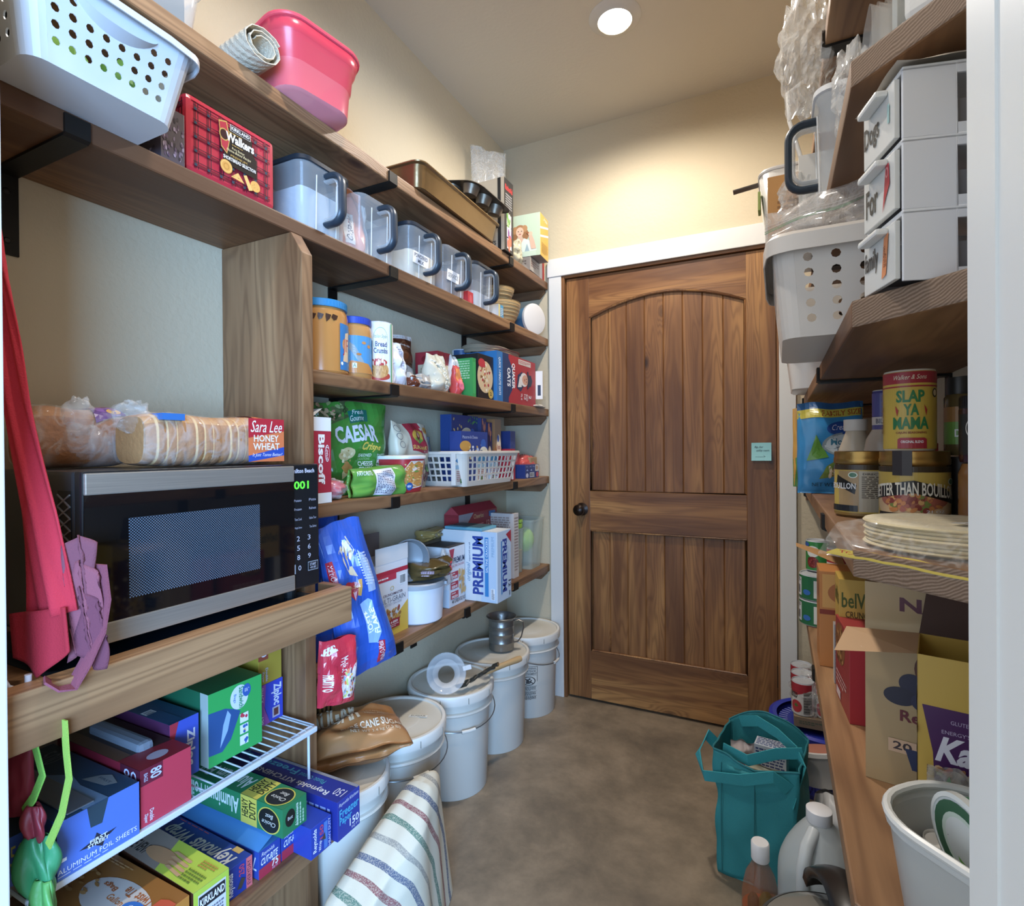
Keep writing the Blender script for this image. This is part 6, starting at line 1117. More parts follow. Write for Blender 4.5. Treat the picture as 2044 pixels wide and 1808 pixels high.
# ---- shelf z 1.075: jars and sauces
Z=1.0755
def bouillon(label,loc,ops,rz):
    t=thing('bouillon_jar',label,'jar',loc,rz); r=.050; h=.125
    G().lathe([(r*.95,0),(r,.005),(r,.098),(r*.93,.103)],'6a4a20',40).obj('glass_jar',vm(.12),t,smooth=True)
    G().lathe([(r*1.0,.102),(r*1.02,.104),(r*1.02,.112),(r*1.0,.114),(r*1.0,h),(r*.96,h+.001),(0,h)],'a8823c',48).obj('lid',vm(.28,1,.85),t,smooth=True)
    draw(G(),[('r',0,.90,1,1,'3a2c1a'),('r',0,.05,1,.90,'c3a43c'),('r',0,.0,1,.05,'8a6a24')]+ops,cylS(r,.004,.100,-175,5),sub=24,off0=.0006).obj('printed_label',vm(.3),t); return t
bouillon('glass jar of bouillon paste showing its ingredients text, left of the two',(.150,1.25,Z),[('r',.36,.08,1,.88,'b0a690'),('t','DIRECTIONS',.40,.80,.70,.84,'333',0,'b'),('l',.39,.34,.92,.78,12,'5a5044'),('r',.12,.1,.36,.88,'a88a5a'),('p',[(.1,.80),(.34,.60),(.32,.42),(.08,.62)],'1c1812'),('t','BOUILLON',.0,.52,.33,.64,'ddd',0,'b'),('e',.30,.80,.05,.06,'dfe6d8'),('e',.30,.80,.04,.045,'4a7a5a'),('r',.0,.08,.35,.2,'222')],4)
bouillon('glass jar of chicken bouillon under the yellow seasoning canister',(.212,1.155,Z),[('e',.50,.34,.42,.30,'d0b080'),('r',.10,.06,.88,.18,'1e1a16'),('t','MADE WITH SEASONED ROASTED CHICKEN',.13,.08,.85,.13,'ddd',0,'b'),('e',.5,.42,.34,.18,'a8604a'),('s',.25,.24,.75,.52,50,.035,['b0604a','8a3a30','d8a860','c9803c','7a8a3c'],1.6),('p',[(.04,.52),(.2,.68),(.5,.76),(.8,.62),(.95,.44),(.93,.34),(.78,.50),(.5,.62),(.2,.54),(.06,.40)],'1c1814'),('t','BETTER THAN BOUILLON',.07,.42,.92,.73,'e6e0cc',0,'ba'),('e',.88,.74,.05,.06,'dfe6d8'),('e',.88,.74,.04,.045,'4a7a5a'),('t','21 OZ',.6,.2,.78,.25,'ddd',0,'b')],-15)
G().add([V3((x,-math.sqrt(.0525**2-x*x)-.0006,z)) for x,z in ((-.026,.085),(-.012,.085),(.002,.085),(.002,.127),(-.012,.127),(-.026,.127))],[(0,1,4,5),(1,2,3,4)],'2a1c18').obj('seal_sticker',vm(.4),bpy.data.objects['bouillon_jar.001'])
slap=[('r',0,0,1,1,'d0ad2e'),('r',0,.85,1,1,'a82030'),('r',0,.80,1,.82,'a82030'),('t','Walker & Sons',.30,.90,.70,.96,'e8dcc0',0,'i'),('t','SLAP',.33,.60,.67,.76,'1f7a44',0,'B'),('t','YA',.42,.43,.60,.58,'1f7a44',0,'B'),('t','MAMA',.29,.25,.72,.41,'1f7a44',0,'B'),('p',[(.32,.56),(.36,.50),(.345,.42),(.33,.48)],'b02828'),('p',[(.66,.57),(.70,.50),(.685,.42),(.67,.5)],'b02828'),('t','CAJUN SEASONING',.33,.185,.69,.22,'8a2a20',0,'b'),('p',[(.35,.0),(.35,.12),(.38,.14),(.66,.14),(.69,.12),(.69,.0)],'a82030'),('t','ORIGINAL BLEND',.39,.07,.65,.105,'eee',0,'b'),('e',.82,.72,.045,.06,'2a2018'),('e',.82,.72,.03,.04,'d8c090'),('l',.02,.2,.12,.75,3,'7a5a18',1)]
can('seasoning_canister','yellow and red cajun seasoning canister standing on the bouillon jar',(.206,1.155,Z+.1265),.0375,.138,slap,col='d0ad2e',lid='d8d0c0',a0=-170,a1=10,rz=-18,cat='canister')
def bottle(name,label,loc,prof,cols,ops=None,a0=-180,a1=0,S=None,al=1,cap=None,rough=.25,cat='bottle',rot=None):
    t=thing(name,label,cat,loc,rot=rot); G().lathe(prof,cols,32).obj('glass_bottle' if al<1 else 'bottle_body',vm(rough,al),t,smooth=True)
    if cap: G().lathe(cap[0],cap[1],28).obj('cap',vm(.4),t,smooth=True)
    if ops: draw(G(),ops,S,sub=14,off0=.0006).obj('printed_label',vm(.35),t)
    return t
bottle('dressing_bottle','cream dressing bottle with a flat white cap behind the left bouillon jar',(.155,1.42,Z),[(.036,0),(.038,.01),(.038,.10),(.034,.125),(.020,.165),(.018,.175)],'c3b49c',cap=([(.022,.170),(.023,.172),(.023,.195),(.0,.196)],'d0c8bc'),ops=[('r',0,0,1,1,'b5392f'),('e',.5,.5,.3,.4,'c9a08a')],S=cylS(.0385,.02,.115,-180,-20))
bottle('dressing_bottle','bottle with a purple sleeve and white top behind the bouillon jars',(.200,1.36,Z),[(.036,0),(.038,.01),(.038,.12),(.033,.150),(.022,.170),(.0215,.25),(.020,.252)],['b0a08c']*4+['4c4a86','d8d2c8'],ops=[('r',0,.35,1,1,'4a4888'),('r',0,.1,1,.33,'c3b8b0'),('t','BILL BIG',.2,.14,.8,.28,'445',0,'b')],S=cylS(.0222,.172,.245,-170,-10))
bottle('sauce_bottle','sauce bottle with a red band half hidden behind the seasoning canister',(.235,1.34,Z),[(.030,0),(.031,.13),(.026,.15),(.018,.165)],'8f7a5c',cap=([(.032,.128),(.033,.13),(.033,.150),(.02,.155)],'b02438'),ops=[('r',0,0,1,1,'a82a34'),('t','Cream',.3,.4,.7,.6,'ddd',0,'i')],S=cylS(.0315,.02,.12,-170,-10))
pouch('snack_pouch','bright blue family size trail mix pouch at the far end of the jar shelf',(.135,1.83,Z),.17,.265,.06,'2f8cc8',[('r',0,.93,1,1,'2a5f96'),('r',0,.84,1,.93,'c9bc3c'),('t','FAMILY SIZE',.36,.855,.96,.915,'a8541c',0,'b'),('e',.62,.72,.2,.07,'264f9c'),('t','Great',.50,.70,.74,.76,'dde',0,'i'),('e',.68,.54,.33,.13,'8a9aa0'),('e',.68,.54,.29,.11,'b9c4c8'),('t','Mountain',.48,.54,.98,.61,'2f6f8a',0,'b'),('t','Trail Mix',.55,.47,.9,.52,'445'),('p',[(.12,.36),(.26,.66),(.44,.40)],'5f9a3a'),('p',[(.3,.16),(.4,.3),(.66,.42),(.8,.4),(.6,.2)],'6f8a3c'),('s',.45,.18,.75,.3,16,.04,['d8b080','8a5a3a','e8dcc0']),('t','NET WT 26 OZ',.2,.08,.8,.12,'245')],seed=111,amp=.006,top=.6,rz=-82,sheen=.2)
pouch('snack_pouch','orange and green snack pouch against the casing side, far right shelf',(.105,2.12,Z),.12,.27,.05,'cf9a3a',[('p',[(0,0),(0,.35),(.5,.5),(1,.35),(1,0)],'4f8a3a'),('e',.5,.25,.3,.1,'dcb484'),('t','mix',.3,.8,.7,.86,'3a2c1c',0,'i'),('p',[(.2,.5),(.5,.68),(.9,.5),(.5,.4)],'e0b85c')],seed=113,amp=.007,top=.5,rz=-80,sheen=.3)
pouch('chocolate_bag','small brown chocolate bag at the edge of the jar shelf near the door',(.10,2.25,Z),.07,.11,.04,'6e4630',[('t','HERSHEY',.2,.3,.8,.8,'c9b8a0',90,'b')],seed=115,amp=.008,rz=-100)
carton('small_carton','little red and white tin behind the seasoning canister',(.262,1.32,Z),(.03,.045,.14),{'*':'a82430'},{'ny':[('r',0,.35,1,.6,'d8c8a0')]})
def spice(label,x,y,z,r,h,lab,cap='2a2a28',ops=None,body='6a5a34'):
    t=thing('spice_jar',label,'jar',(x,y,z)); G().lathe([(r*.95,0),(r,.003),(r,h*.74),(r*.8,h*.8)],body,28).obj('glass_jar',vm(.12,.9),t,smooth=True)
    G().lathe([(r*.86,h*.78),(r*.9,h*.8),(r*.9,h),(0,h)],cap,28).obj('cap',vm(.4),t,smooth=True)
    draw(G(),[('r',0,0,1,1,lab)]+(ops or []),cylS(r,h*.14,h*.62,-175,0),sub=14,off0=.0005).obj('printed_label',vm(.4),t)
spice('dark spice jar with a lime green label beside the seasoning canister',.285,1.19,Z+.118,.023,.135,'6fa03c',ops=[('r',0,.6,1,1,'a8783c'),('t','DILL',.3,.2,.7,.4,'eee',0,'b')])
spice('dark spice jar with a white label, at the jamb behind the green labelled one',.307,1.225,Z+.118,.021,.14,'c9c4b8',ops=[('t','Nutmeg',.1,.6,.9,.8,'333')])
t=thing('stacking_tin','black lidded tin under the two spice jars','tin',(.290,1.20,Z)); G().lathe([(.034,0),(.0345,.112),(.034,.115),(0,.1155)],'2c2420',30).obj('tin_body',vm(.4),t,smooth=True)
jar('jam jar with a black lid and wavy label at the door jamb',(.283,1.09,Z+.108),.024,.105,'3a1c1c','1c1a1a',[('r',.0,.1,1,.9,'24221f'),('o',.35,.62,.16,.2,.12,'c9c4b8'),('t','BERRY JAM',.3,.28,.8,.4,'ddd',0,'b')],name='jam_jar',a0=-175,a1=0)
bottle('sauce_jar','brown sauce jar at the jamb, right of the bouillon jars',(.288,1.085,Z),[(.030,0),(.031,.004),(.031,.09),(.026,.106)],'8f5f2c',rough=.12,cat='jar')
# tortillas
t=thing('tortilla_pack','clear pack of flour tortillas drooping over the cut end of the jar shelf','bread',(.205,.865,Z+.002),-45)
for i in range(7):
    g=G(); RR.seed(i); 
    g.lathe([(0,0),(.08,0),(.098,.001),(.100,.003),(.098,.0052),(.06,.006),(0,.006)],['d8cdae','d8cdae','cdbb90','cdbb90','d8cdae','dccfae'],40,sx=.98+.01*(i%3),sy=.92); o=g.obj('tortilla',vm(.8,bump=.3,bs=90),t,smooth=True); o.location=(-.012+.003*(i%2),.002*(i%3)+.004,.0048*i)
def tf(u,v,s):
    x=-.112+.265*u; y=-.108+.225*v; e=max(0,1-(abs(2*u-1))**5)*max(0,1-(abs(2*v-1))**4); z=.018+s*(.0185*e**.5+.0008)+.002*noise.noise(V3((x*40,y*40,s)))
    if v<.12: z-=(.12-v)*.28
    return V3((x,y,z))
g=G(); g.grid(lambda u,v:tf(u,v,1),30,26,'e6e2da'); g.grid(lambda u,v:tf(1-u,v,-1),30,26,'e6e2da'); g.obj('clear_wrap',vm(.1,.06,film=True,bs=40),t,smooth=2,merge=True)
draw(G(),[('r',.48,.30,.95,.62,'e2e2de'),('l',.52,.33,.78,.55,6,'444'),('t','Nutrition Facts',.5,.56,.72,.61,'222',0,'b'),('e',.82,.78,.07,.06,'b83040'),('p',[(.05,.002),(.10,.012),(.5,.018),(.9,.008),(.9,.0),(.05,.0)],'c9b040'),('t','TORTILLAS',.12,.004,.4,.010,'b04030',0,'b')],lambda u,v,o:tf(u,v,1)+V3((0,0,o)),sub=20,off0=.0006).obj('printed_label',vm(.2),t)
# ---- lowest right shelf z .611
Z=.6115
gc=[('r',0,0,1,1,'1f6e40'),('r',0,.1,.26,.9,'ddd'),('b',.03,.15,.23,.6),('r',.5,.1,.9,.85,'d8dcd4'),('l',.02,.65,.24,.88,3,'555'),('e',.38,.3,.07,.12,'2f6fc0')]
for i,l in enumerate(('big green vegetable can, lower of two stacked under the kidney bean can','big green vegetable can, upper of two stacked under the kidney bean can')):
    can('food_can',l,(.125,2.11,Z+.0855*i),.062,.085,gc,a0=-200,a1=-20)
can('food_can','dark red kidney bean can on the stacked green cans',(.122,2.16,Z+.1715),.036,.105,[('r',0,0,1,1,'2c8a3c'),('e',.42,.66,.2,.2,'e0e0d8'),('t','Dark Red',.28,.70,.56,.77,'333'),('t','Kidney Beans',.26,.62,.58,.69,'333'),('e',.42,.28,.18,.2,'7a2420'),('s',.28,.14,.56,.42,40,.02,['8a2c24','6a1c1a','a0403a'],2),('e',.2,.9,.12,.08,'2f5fae')],a0=-190,a1=-20)
can('food_can','red soup can beside the kidney bean can',(.178,2.08,Z+.1715),.034,.095,[('r',0,.5,1,1,'b0202c'),('r',0,0,1,.5,'ddd8cc'),('t',"Campbell's",.1,.62,.6,.82,'eee',0,'i')],a0=-190,a1=-20)
can('food_can','plain steel can in front of the red soup can',(.190,1.99,Z+.10),.033,.09,[],col='9a9c9c')
carton('low_carton','brown carton under the plain steel can, torn flap sticking out',(.225,1.96,Z),(.16,.16,.099),'9a7448',{})
G().add([V3((-.045,-.08,.24)),V3((-.175,-.02,.285)),V3((-.175,.02,.29)),V3((-.045,.06,.25))],[(0,1,2,3)],'c09058').obj('flap',vm(.7),bpy.data.objects['low_carton'])
carton('ruler_carton','thin pale grey carton standing on edge, measure marks along it',(.175,1.60,Z),(.10,.03,.15),{'*':'8f8a8c','nx':'d0cec8'},{'ny':[('r',.02+0*i,.05+.06*i,.10,.056+.06*i,'444') for i in range(15)]})
carton('breakfast_box','orange breakfast biscuit box with a cup picture, lying behind the yellow one',(.165,1.76,Z+.0),(.13,.12,.26),{'*':'c8803a'},{'ny':[('r',.05,.62,.95,.97,'d8a050'),('e',.5,.78,.35,.12,'b06a34'),('r',0,.55,1,.6,'8a3020')],'nx':[('r',.1,.6,.9,.95,'b87840'),('e',.5,.78,.3,.1,'9a5a34')]})
carton('breakfast_box','tall yellow and brown crunchy breakfast biscuit box',(.195,1.565,Z+.1505),(.13,.10,.13),{'*':'c8a23c'},{'ny':[('t','belVita',.04,.48,.62,.76,'4a5a20',0,'b'),('t','CRUNCHY',.10,.30,.60,.42,'5a4a20',0,'b'),('e',.66,.86,.16,.12,'8a2c28')],'nx':[('t','belVita',.1,.5,.9,.8,'4a5a20',0,'b')]})
rd=[('e',.35,.72,.35,.25,'8a5228'),('s',.1,.5,.6,.95,40,.05,['a86a30','c08a48','6a3a18'],.8),('l',.1,.2,.8,.36,3,'d8a8a0'),('r',.1,.04,.4,.14,'d8c8c8')]
carton('cracker_box','red pretzel cracker box standing on the pale worn shelf',(.190,1.455,Z),(.12,.17,.19),{'*':'a02a30','ny':'a8242e'},{'nx':rd,'ny':[('r',.5,.05,.95,.25,'c9403c'),('t','230',.55,.1,.8,.2,'eee',0,'b'),('r',.86,0,1,1,'d8a860')]},rz=4)
carton('cracker_box','tan and red cracker box behind the fruit bar box',(.235,1.30,Z),(.13,.09,.19),{'*':'9c2c34'},{'ny':[('r',.5,0,1,1,'cfa45c')]})
nbp=[('r',0,0,1,1,'b59a6c'),('t','NATURE',.30,.87,1.3,.94,'5a2038',0,'B'),('e',.62,.60,.20,.10,'5a2c1c'),('s',.48,.5,.8,.7,30,.05,['6e3a22','4a2014','8a4a2c'],.5),('e',.40,.52,.11,.05,'2a2c48'),('e',.30,.45,.14,.045,'252840'),('e',.56,.44,.17,.055,'2e3050'),('e',.48,.53,.04,.015,'5a6084'),('t','Real Fruit',.30,.33,.95,.385,'6a2030',0,'b'),('e',.62,.285,.09,.028,'7a2434'),('r',.20,.17,.44,.235,'d8b490'),('t','20',.24,.185,.40,.225,'3a3038',0,'b'),('p',[(.34,.20),(.85,.20),(.85,.10),(.40,.10)],'2a3a60'),('l',.5,.12,.82,.18,2,'9fb0cc')]
carton('bar_box','tall tan fruit bar box with blueberries printed on it',(.232,1.185,Z),(.17,.085,.355),{'*':'b59a6c','nx':'a88c60','pz':'8a7450'},{'ny':nbp},rz=-12)
# nut box near the jamb, open top
t=thing('nut_box','yellow nut snack box with its top flaps open, beside the jamb','box',(.255,1.045,Z),-12)
sx,sy,sz=.115,.115,.285
g=G(); g.box(-sx/2,sx/2,-sy/2,sy/2,0,.002,'c09a30')
for a,b,c_,d_ in ((-sx/2,-sx/2+.0015,-sy/2,sy/2),(sx/2-.0015,sx/2,-sy/2,sy/2),(-sx/2,sx/2,-sy/2,-sy/2+.0015),(-sx/2,sx/2,sy/2-.0015,sy/2)): g.box(a,b,c_,d_,0,sz,{'*':'c8a234'})
g.obj('carton',vm(.42),t)
g=G(); draw(g,[('p',[(.05,.74),(.95,.74),(.88,.55),(.98,.2),(.92,.14),(.14,.14),(.18,.3),(.16,.5)],'4a1e58'),('t',"Kar's",.18,.46,.9,.60,'dddae4',0,'Bi'),('t','GLUTEN FREE',.34,.665,.7,.685,'b9a8c8'),('t',"ENERGY'S FAVORITE",.25,.61,.85,.63,'b9a8c8'),('s',.22,.26,.9,.44,50,.055,['b07a48','7a9a40','b03030','c85a28','d8b080','3a2014'],.4),('r',.55,.2,.9,.30,'5a2a64'),('t','SWEET',.58,.265,.86,.29,'ddd',0,'b'),('t','SALTY',.58,.225,.86,.255,'ddd',0,'b'),('r',.2,.0,.6,.07,'ddd8c8'),('t','Nutrition',.22,.02,.56,.055,'222',0,'b')],face('ny',sx,sy,sz))
draw(g,[('r',.5,.02,1,.8,'5a2a54'),('s',.0,.05,1,.8,90,.07,['8a5a34','b08050','6a3a20','d8c0a0','4a1e48'],.4)],face('nx',sx,sy,sz)); g.obj('printed_label',vm(.42),t)
G().add([V3((-sx/2,-sy/2,sz)),V3((-sx/2,sy/2,sz)),V3((-sx/2-.105,sy/2+.005,sz-.010)),V3((-sx/2-.11,-sy/2+.01,sz-.022))],[(0,1,2,3)],'c09a70').obj('side_flap',vm(.7),t)
draw(G(),[('e',.5,.5,.5,.5,'e6e2dc')],lambda u,v,o:V3((-sx/2-.075+.014*u,-.035+.02*v,sz-.013+o))).obj('glue_spot',vm(.5),t)
G().add([V3((-sx/2,sy/2,sz)),V3((sx/2,sy/2,sz)),V3((sx/2,sy/2+.015,sz+.075)),V3((-sx/2+.01,sy/2+.015,sz+.07))],[(0,1,2,3)],'4a3024').obj('back_flap',vm(.7),t)
pouch('clear_bag','crumpled clear film bag between the nut box and the white tub',(.235,.957,Z),.09,.14,.035,'b9b4a8',[('p',[(.0,.5),(.3,.95),(.4,.6)],'7a9a7c')],seed=121,amp=.012,alpha=.40,film=True,rz=-110,sheen=.12)
# white tub with green lidded pots
t=thing('plastic_tub','frosted white oval tub at the near end of the lowest right shelf','tub',(.230,.812,Z),-45)
tub(t,.22,.17,.135,.85,'c9cac6',[(.78,0,'c3c6c2'),(.80,.02,'c9cac6'),(.96,.9,'c9cac6'),(1,.92,'d6d7d3'),(1.0,1,'d6d7d3')],'dcddd9',.8,.075,rr=.3)
for i,(x,y,l) in enumerate(((.207,.800,'green topped round dip pot standing on edge in the white tub, nearest the aisle'),(.246,.788,'green topped round dip pot on edge in the white tub, behind the first'))):
    t=thing('dip_pot',l,'pot',(x,y,Z+.132),0,rot=(rad(-12),rad(96),rad(-28)))
    t.rotation_euler=(rad(90+6),0,rad(-66-4*i))
    G().lathe([(.045,-.022),(.052,.006)],'1c8a48',40).obj('pot',vm(.35),t,smooth=True)
    G().lathe([(.053,.004),(.056,.006),(.056,.014),(.051,.0155),(.050,.0145),(0,.0165)],'d8dcd8',40).obj('lid',vm(.35),t,smooth=True)
    draw(G(),[('e',.5,.5,.46,.46,'3a6a4c'),('e',.5,.5,.34,.34,'c9d8c8'),('t','Avocado',.24,.46,.76,.62,'3a3a30',0,'i'),('e',.5,.32,.12,.1,'6fb03c')],lambda u,v,o:V3(((u-.5)*.104,(v-.5)*.104,.0148+o))).obj('printed_label',vm(.35),t)
can('cup','black and white cup behind the green topped pots in the tub',(.19,.872,Z+.012),.022,.075,[('r',0,0,1,1,'26221f')],col='26221f',lid='c9c4bc')
# ================= RIGHT SIDE, ON THE FLOOR
t=thing('laundry_basket','royal blue round plastic basket with slots, under the tomato cans','basket',(.145,2.235,0))
r0,r1,h=.13,.165,.235; g=G()
g.lathe([(r0,0),(r0+.01,.02)],'1f2f9c',48,cap=True); g.lathe([(r1-.012,h-.05),(r1-.004,h-.02)],'1f2f9c',48,cap=False)
for i in range(44):
    a=2*pi*i/44; p=V3((cos(a)*(r0+.008),sin(a)*(r0+.008),.018)); q=V3((cos(a)*(r1-.010),sin(a)*(r1-.010),h-.045)); g.tube([p,q],.0045,'2233a4',6)
o=g.obj('basket_wall',vm(.3),t,smooth=True)
G().lathe([(r1-.008,h-.025),(r1+.014,h-.022),(r1+.016,h-.006),(r1+.004,h),(r1-.010,h-.004)],'2636b0',56,cap=False).obj('rim',vm(.3),t,smooth=True)
g=G(); g.lathe([(r1-.016,h-.022),(0,h-.022)],'1c2c94',48,cap=False)
for i in range(48):
    a=2*pi*i/48; g.box(r1-.045,r1-.018,-.0022,.0022,h-.0215,h-.0205,'8f98d0')
    for k in range(len(g.v)-8,len(g.v)): x,y,z=g.v[k]; g.v[k]=(x*cos(a)-y*sin(a),x*sin(a)+y*cos(a),z)
g.obj('slotted_lid',vm(.35),t)
t=carton('can_tray','brown cardboard tray in shrink wrap holding the tomato cans',(.125,2.255,.2355),(.16,.25,.035),{'*':'8f7a60'},{'ny':[('l',.1,.3,.6,.7,2,'5a6a50'),('r',.7,.2,.95,.8,'7a5c48')],'nx':[('l',.2,.3,.8,.7,2,'5a6a50')]})
film('x','x',(0,-.0,.0),(.085,.135,.085),sd=41,nz=.25,alpha=.14,parent=t,part='shrink_wrap',n=40)
tm=[('r',0,0,1,1,'d8d4cc'),('r',0,.80,1,1,'b02030'),('p',[(.0,.8),(.45,.62),(.9,.8)],'b02030'),('t','cento',.12,.52,.5,.76,'2a2424',0,'bi'),('e',.45,.26,.20,.20,'c03038'),('p',[(.37,.28),(.45,.36),(.53,.28),(.45,.24)],'4a7a30'),('r',.7,.05,1,.75,'8a8880'),('l',.72,.08,.98,.7,7,'444')]
for x,y,l in ((.075,2.17,'nearest tomato can in the wrapped tray, at the aisle side'),(.15,2.17,'tomato can beside the nearest one, under the shelf edge'),(.075,2.25,'middle tomato can on the aisle side of the tray'),(.15,2.25,'middle tomato can on the wall side of the tray'),(.075,2.333,'tomato can at the door end of the tray, film bunched beside it')):
    can('tomato_can',l,(x,y,.2715 if 0 else .238),.036,.115,tm,a0=-195,a1=-45)
for o in [o for o in bpy.data.objects if o.name.startswith('tomato_can') and not o.parent]: o.location.z=.2712
# teal tote
t=thing('shopping_tote','teal fabric shopping tote standing on the floor, full of wrapped food','bag',(-.048,1.72,0),-8)
TE='1b8f98'; TM=vm(.75,bump=.25,bs=420); wx,wy,hh=.215,.20,.352
def tote(u,v):
    P_=4*u; s=int(min(3,P_)); f_=P_-s; c_=[(-1,-1),(1,-1),(1,1),(-1,1),(-1,-1)]; x=c_[s][0]+(c_[s+1][0]-c_[s][0])*f_; y=c_[s][1]+(c_[s+1][1]-c_[s][1])*f_
    b=1+.06*sin(pi*v)*(1-abs(x*y)); w=.010*noise.noise(V3((x*2,y*2,v*4)));
    dip=.030*(1-min(1,abs(x)))*(1 if y<-.9 else .3) if v>.9 else 0
    if y>.9: dip=-.05*(1-x*x)*max(0,v-.6)/.4
    return V3((x*wx/2*b*(.93+.09*v)+w,y*wy/2*b*(.95+.05*v)+w,hh*v-dip*(v>.6)))
g=G(); g.grid(tote,64,30,TE); g.add([tote(i/16,0) for i in range(16)],[tuple(range(15,-1,-1))],TE); o=g.obj('fabric',TM,t,smooth=2); md=o.modifiers.new('s','SOLIDIFY'); md.thickness=.0015
G().tube([tote(i/64,1)+V3((0,0,.0)) for i in range(64)],.0028,'157a84',6,closed=True).obj('binding',TM,t,smooth=True)
G().tube([(0,-wy/2-.0115,.012),(0,-wy/2-.0135,.17),(0,-wy/2-.004,.30)],.0014,'157a84',5).tube([(-wx/2+.02,-wy/2-.003,.012),(-wx/2+.02,-wy/2-.008,.17),(-wx/2+.02,-wy/2-.003,.32)],.0012,'157a84',5).obj('seam',TM,t)
G().tube([(-wx/2-.004,.045,.27),(-wx/2-.045,.0,.335),(-wx/2-.06,-.05,.300),(-wx/2-.03,-.095,.262),(-.03,-.125,.300),(.05,-.125,.335),(.085,-.10,.30)],.01,'23a0aa',4,flat=(.002,.024)).obj('strap',TM,t)
G().tube([(-.075,.09,.36),(-.02,.06,.388),(.04,.02,.385),(.09,-.02,.37),(.115,-.05,.345),(.09,-.098,.25)],.01,'23a0aa',4,flat=(.002,.022)).obj('strap',TM,t)
G().tube([(-.09,-.07,.345),(-.02,-.085,.338),(.05,-.05,.362),(.11,-.03,.372)],.01,'23a0aa',4,flat=(.002,.022)).obj('strap',TM,t)
pouch('snack_bag','clear and red wrapped sweets in the left of the teal tote',(-.092,1.745,.20),.085,.135,.05,'c9b8b4',[('e',.6,.5,.3,.2,'c8283c'),('e',.3,.7,.15,.1,'b03040')],seed=131,amp=.012,rz=-100,sheen=.15)
carton('text_packet','white packet covered with blue print in the teal tote',(-.022,1.748,.19),(.085,.05,.155),{'*':'c9ccd4'},{'ny':[('l',.05,.05,.95,.95,16,'3a4a80')],'pz':[('l',.05,.05,.95,.95,5,'3a4a80')]},rz=-8)
pouch('bread_bag','pale bag of bread at the front of the teal tote',(-.02,1.685,.235),.14,.07,.045,'c9c3a8',[('t','SLICED',.6,.6,.95,.85,'34508a',0,'b')],seed=133,amp=.006,rz=-98)
t=thing('plastic_tub','round clear tub with a salmon pink lid, right of the teal tote','tub',(.125,1.90,.18),0,rot=(rad(-14),rad(-10),0))
G().lathe([(.055,0),(.066,.085)],'d0cdc8',36).obj('tub_body',vm(.3,.6),t,smooth=True); G().lathe([(.066,.083),(.071,.085),(.071,.096),(.062,.098),(0,.094)],['d8d6d2']*3+['c98068'],40).obj('lid',vm(.4),t,smooth=True)
pouch('plastic_sack','white crumpled plastic sack under the salmon lidded tub, beside the tote',(.152,1.80,0),.15,.215,.12,'d8d6d4',None,seed=135,amp=.018,rz=-90,sheen=.3,top=.8,alpha=.92,wt=.8)
carton('low_carton','low brown carton on the floor carrying the milk jug',(.125,1.32,0),(.20,.24,.165),'8a6c48',{})
# milk jug
t=thing('milk_jug','translucent plastic gallon jug with a white cap, part filled with water','jug',(.075,1.325,.166),-25)
def jg(u,v):
    a=2*pi*u; x,y=cos(a),sin(a); e=2/3.0; X=math.copysign(abs(x)**e,x); Y=math.copysign(abs(y)**e,y)
    k=.074 if v<.58 else .074-(.074-.022)*((v-.58)/.42)**1.7
    mixv=max(0,(v-.5)/.5); X=X*(1-mixv)+x*mixv; Y=Y*(1-mixv)+y*mixv; rr=1-.10*max(0,-v*12+1)
    return V3((X*k*rr,Y*k*rr,.245*v))
g=G(); g.grid(jg,40,30,'c9cfce'); g.add([jg(i/40,0) for i in range(40)],[tuple(range(39,-1,-1))],'c9cfce'); g.obj('jug_body',vm(.3,.62),t,smooth=2)
G().lathe([(.024,.243),(.025,.245),(.025,.268),(.022,.270),(0,.2705)],'e4e2e2',28).obj('cap',vm(.4),t,smooth=True)
G().tube([(.0,-.025,.232),(.0,-.060,.215),(.0,-.078,.18),(0,-.080,.12),(0,-.072,.07),(0,-.060,.045)],.013,'d4d9d8',12).obj('handle',vm(.3,.8),t,smooth=True)
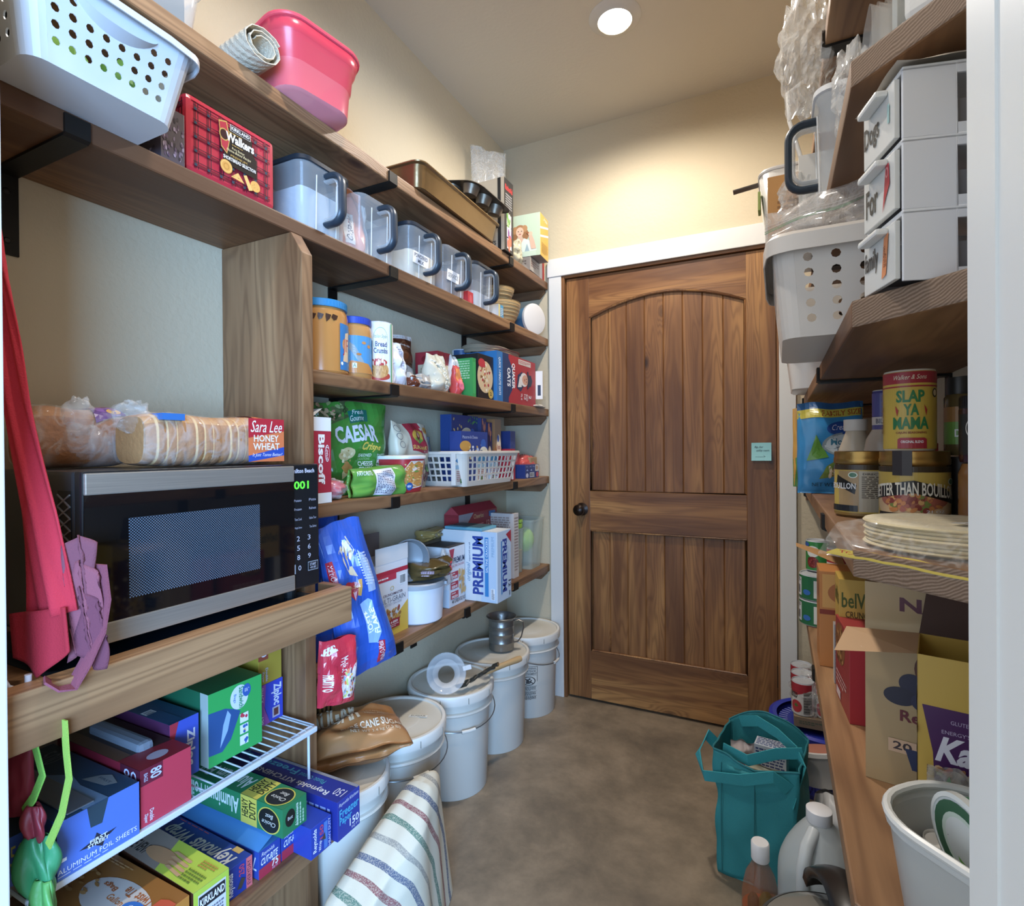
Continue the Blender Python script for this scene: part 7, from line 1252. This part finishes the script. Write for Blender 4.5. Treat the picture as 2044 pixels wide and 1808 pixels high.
g=G(); g.grid(lambda u,v:(lambda p:V3((p.x*.96,p.y*.96,p.z)))(jg(u,.02+.45*v)),40,8,'b4c3c0'); g.add([V3((jg(i/40,.47).x*.96,jg(i/40,.47).y*.96,.115)) for i in range(40)],[tuple(range(40))],'b4c3c0'); g.obj('water',vm(.08,.5),t,smooth=2)
# amber bottle
t=thing('juice_bottle','amber liquid in a clear plastic bottle with a white cap, on the floor','bottle',(-.040,1.315,0))
z0=0
G().lathe([(.036,0),(.039,.006),(.039,.19),(.038,.225),(.030,.262),(.016,.290),(.0155,.302)],'b0683c',36).obj('bottle_body',vm(.06,.38),t,smooth=True)
G().lathe([(.0365,.003),(.0375,.19),(0,.1905)],'a0481c',36).obj('juice',vm(.1,.92),t,smooth=True)
G().lathe([(.018,.296),(.019,.298),(.019,.332),(.017,.335),(0,.3355)],'e2e0de',28).obj('cap',vm(.4),t,smooth=True)
G().ell((.012,-.022,.215),(.015,.010,.028),'5a6424',12,8,nz=.3).ell((-.014,-.02,.21),(.012,.010,.022),'3a3418',12,8,nz=.3).obj('herb_leaf',vm(.5),t,smooth=True)
# slow cooker
t=thing('pressure_pot','black cooking pot with a glass lid and wide black handle, bottom right of the aisle','pot',(.095,1.03,0),10)
G().lathe([(.125,0),(.135,.01),(.138,.345),(.142,.350),(.142,.362),(.134,.366)],'232120',56).obj('pot_body',vm(.35),t,smooth=True)
G().lathe([(.134,.363),(.136,.372),(.128,.378)],'4a4844',56,cap=False).obj('lid_rim',vm(.35),t,smooth=True)
G().lathe([(.128,.377),(.10,.392),(.05,.402),(0,.405)],'8a867c',48,cap=False).obj('glass_lid',vm(.1,.9),t,smooth=True)
g=G(); g.grid(lambda u,v:V3((-.03+.06*v+ .01*sin(pi*u),-.125+.25*u,.385+.075*sin(pi*u)**.6+.010*(1-(2*v-1)**2))),28,8,'201e1d'); o=g.obj('lid_handle',vm(.3),t,smooth=2); md=o.modifiers.new('s','SOLIDIFY'); md.thickness=.016
t=thing('black_tube','black padded roll leaning behind the cooking pot','roll',(.19,1.195,.0)); G().lathe([(.03,0),(.032,.01),(.032,.40),(.026,.418),(0,.42)],'1f1c1d',28).obj('roll',vm(.5),t,smooth=True)
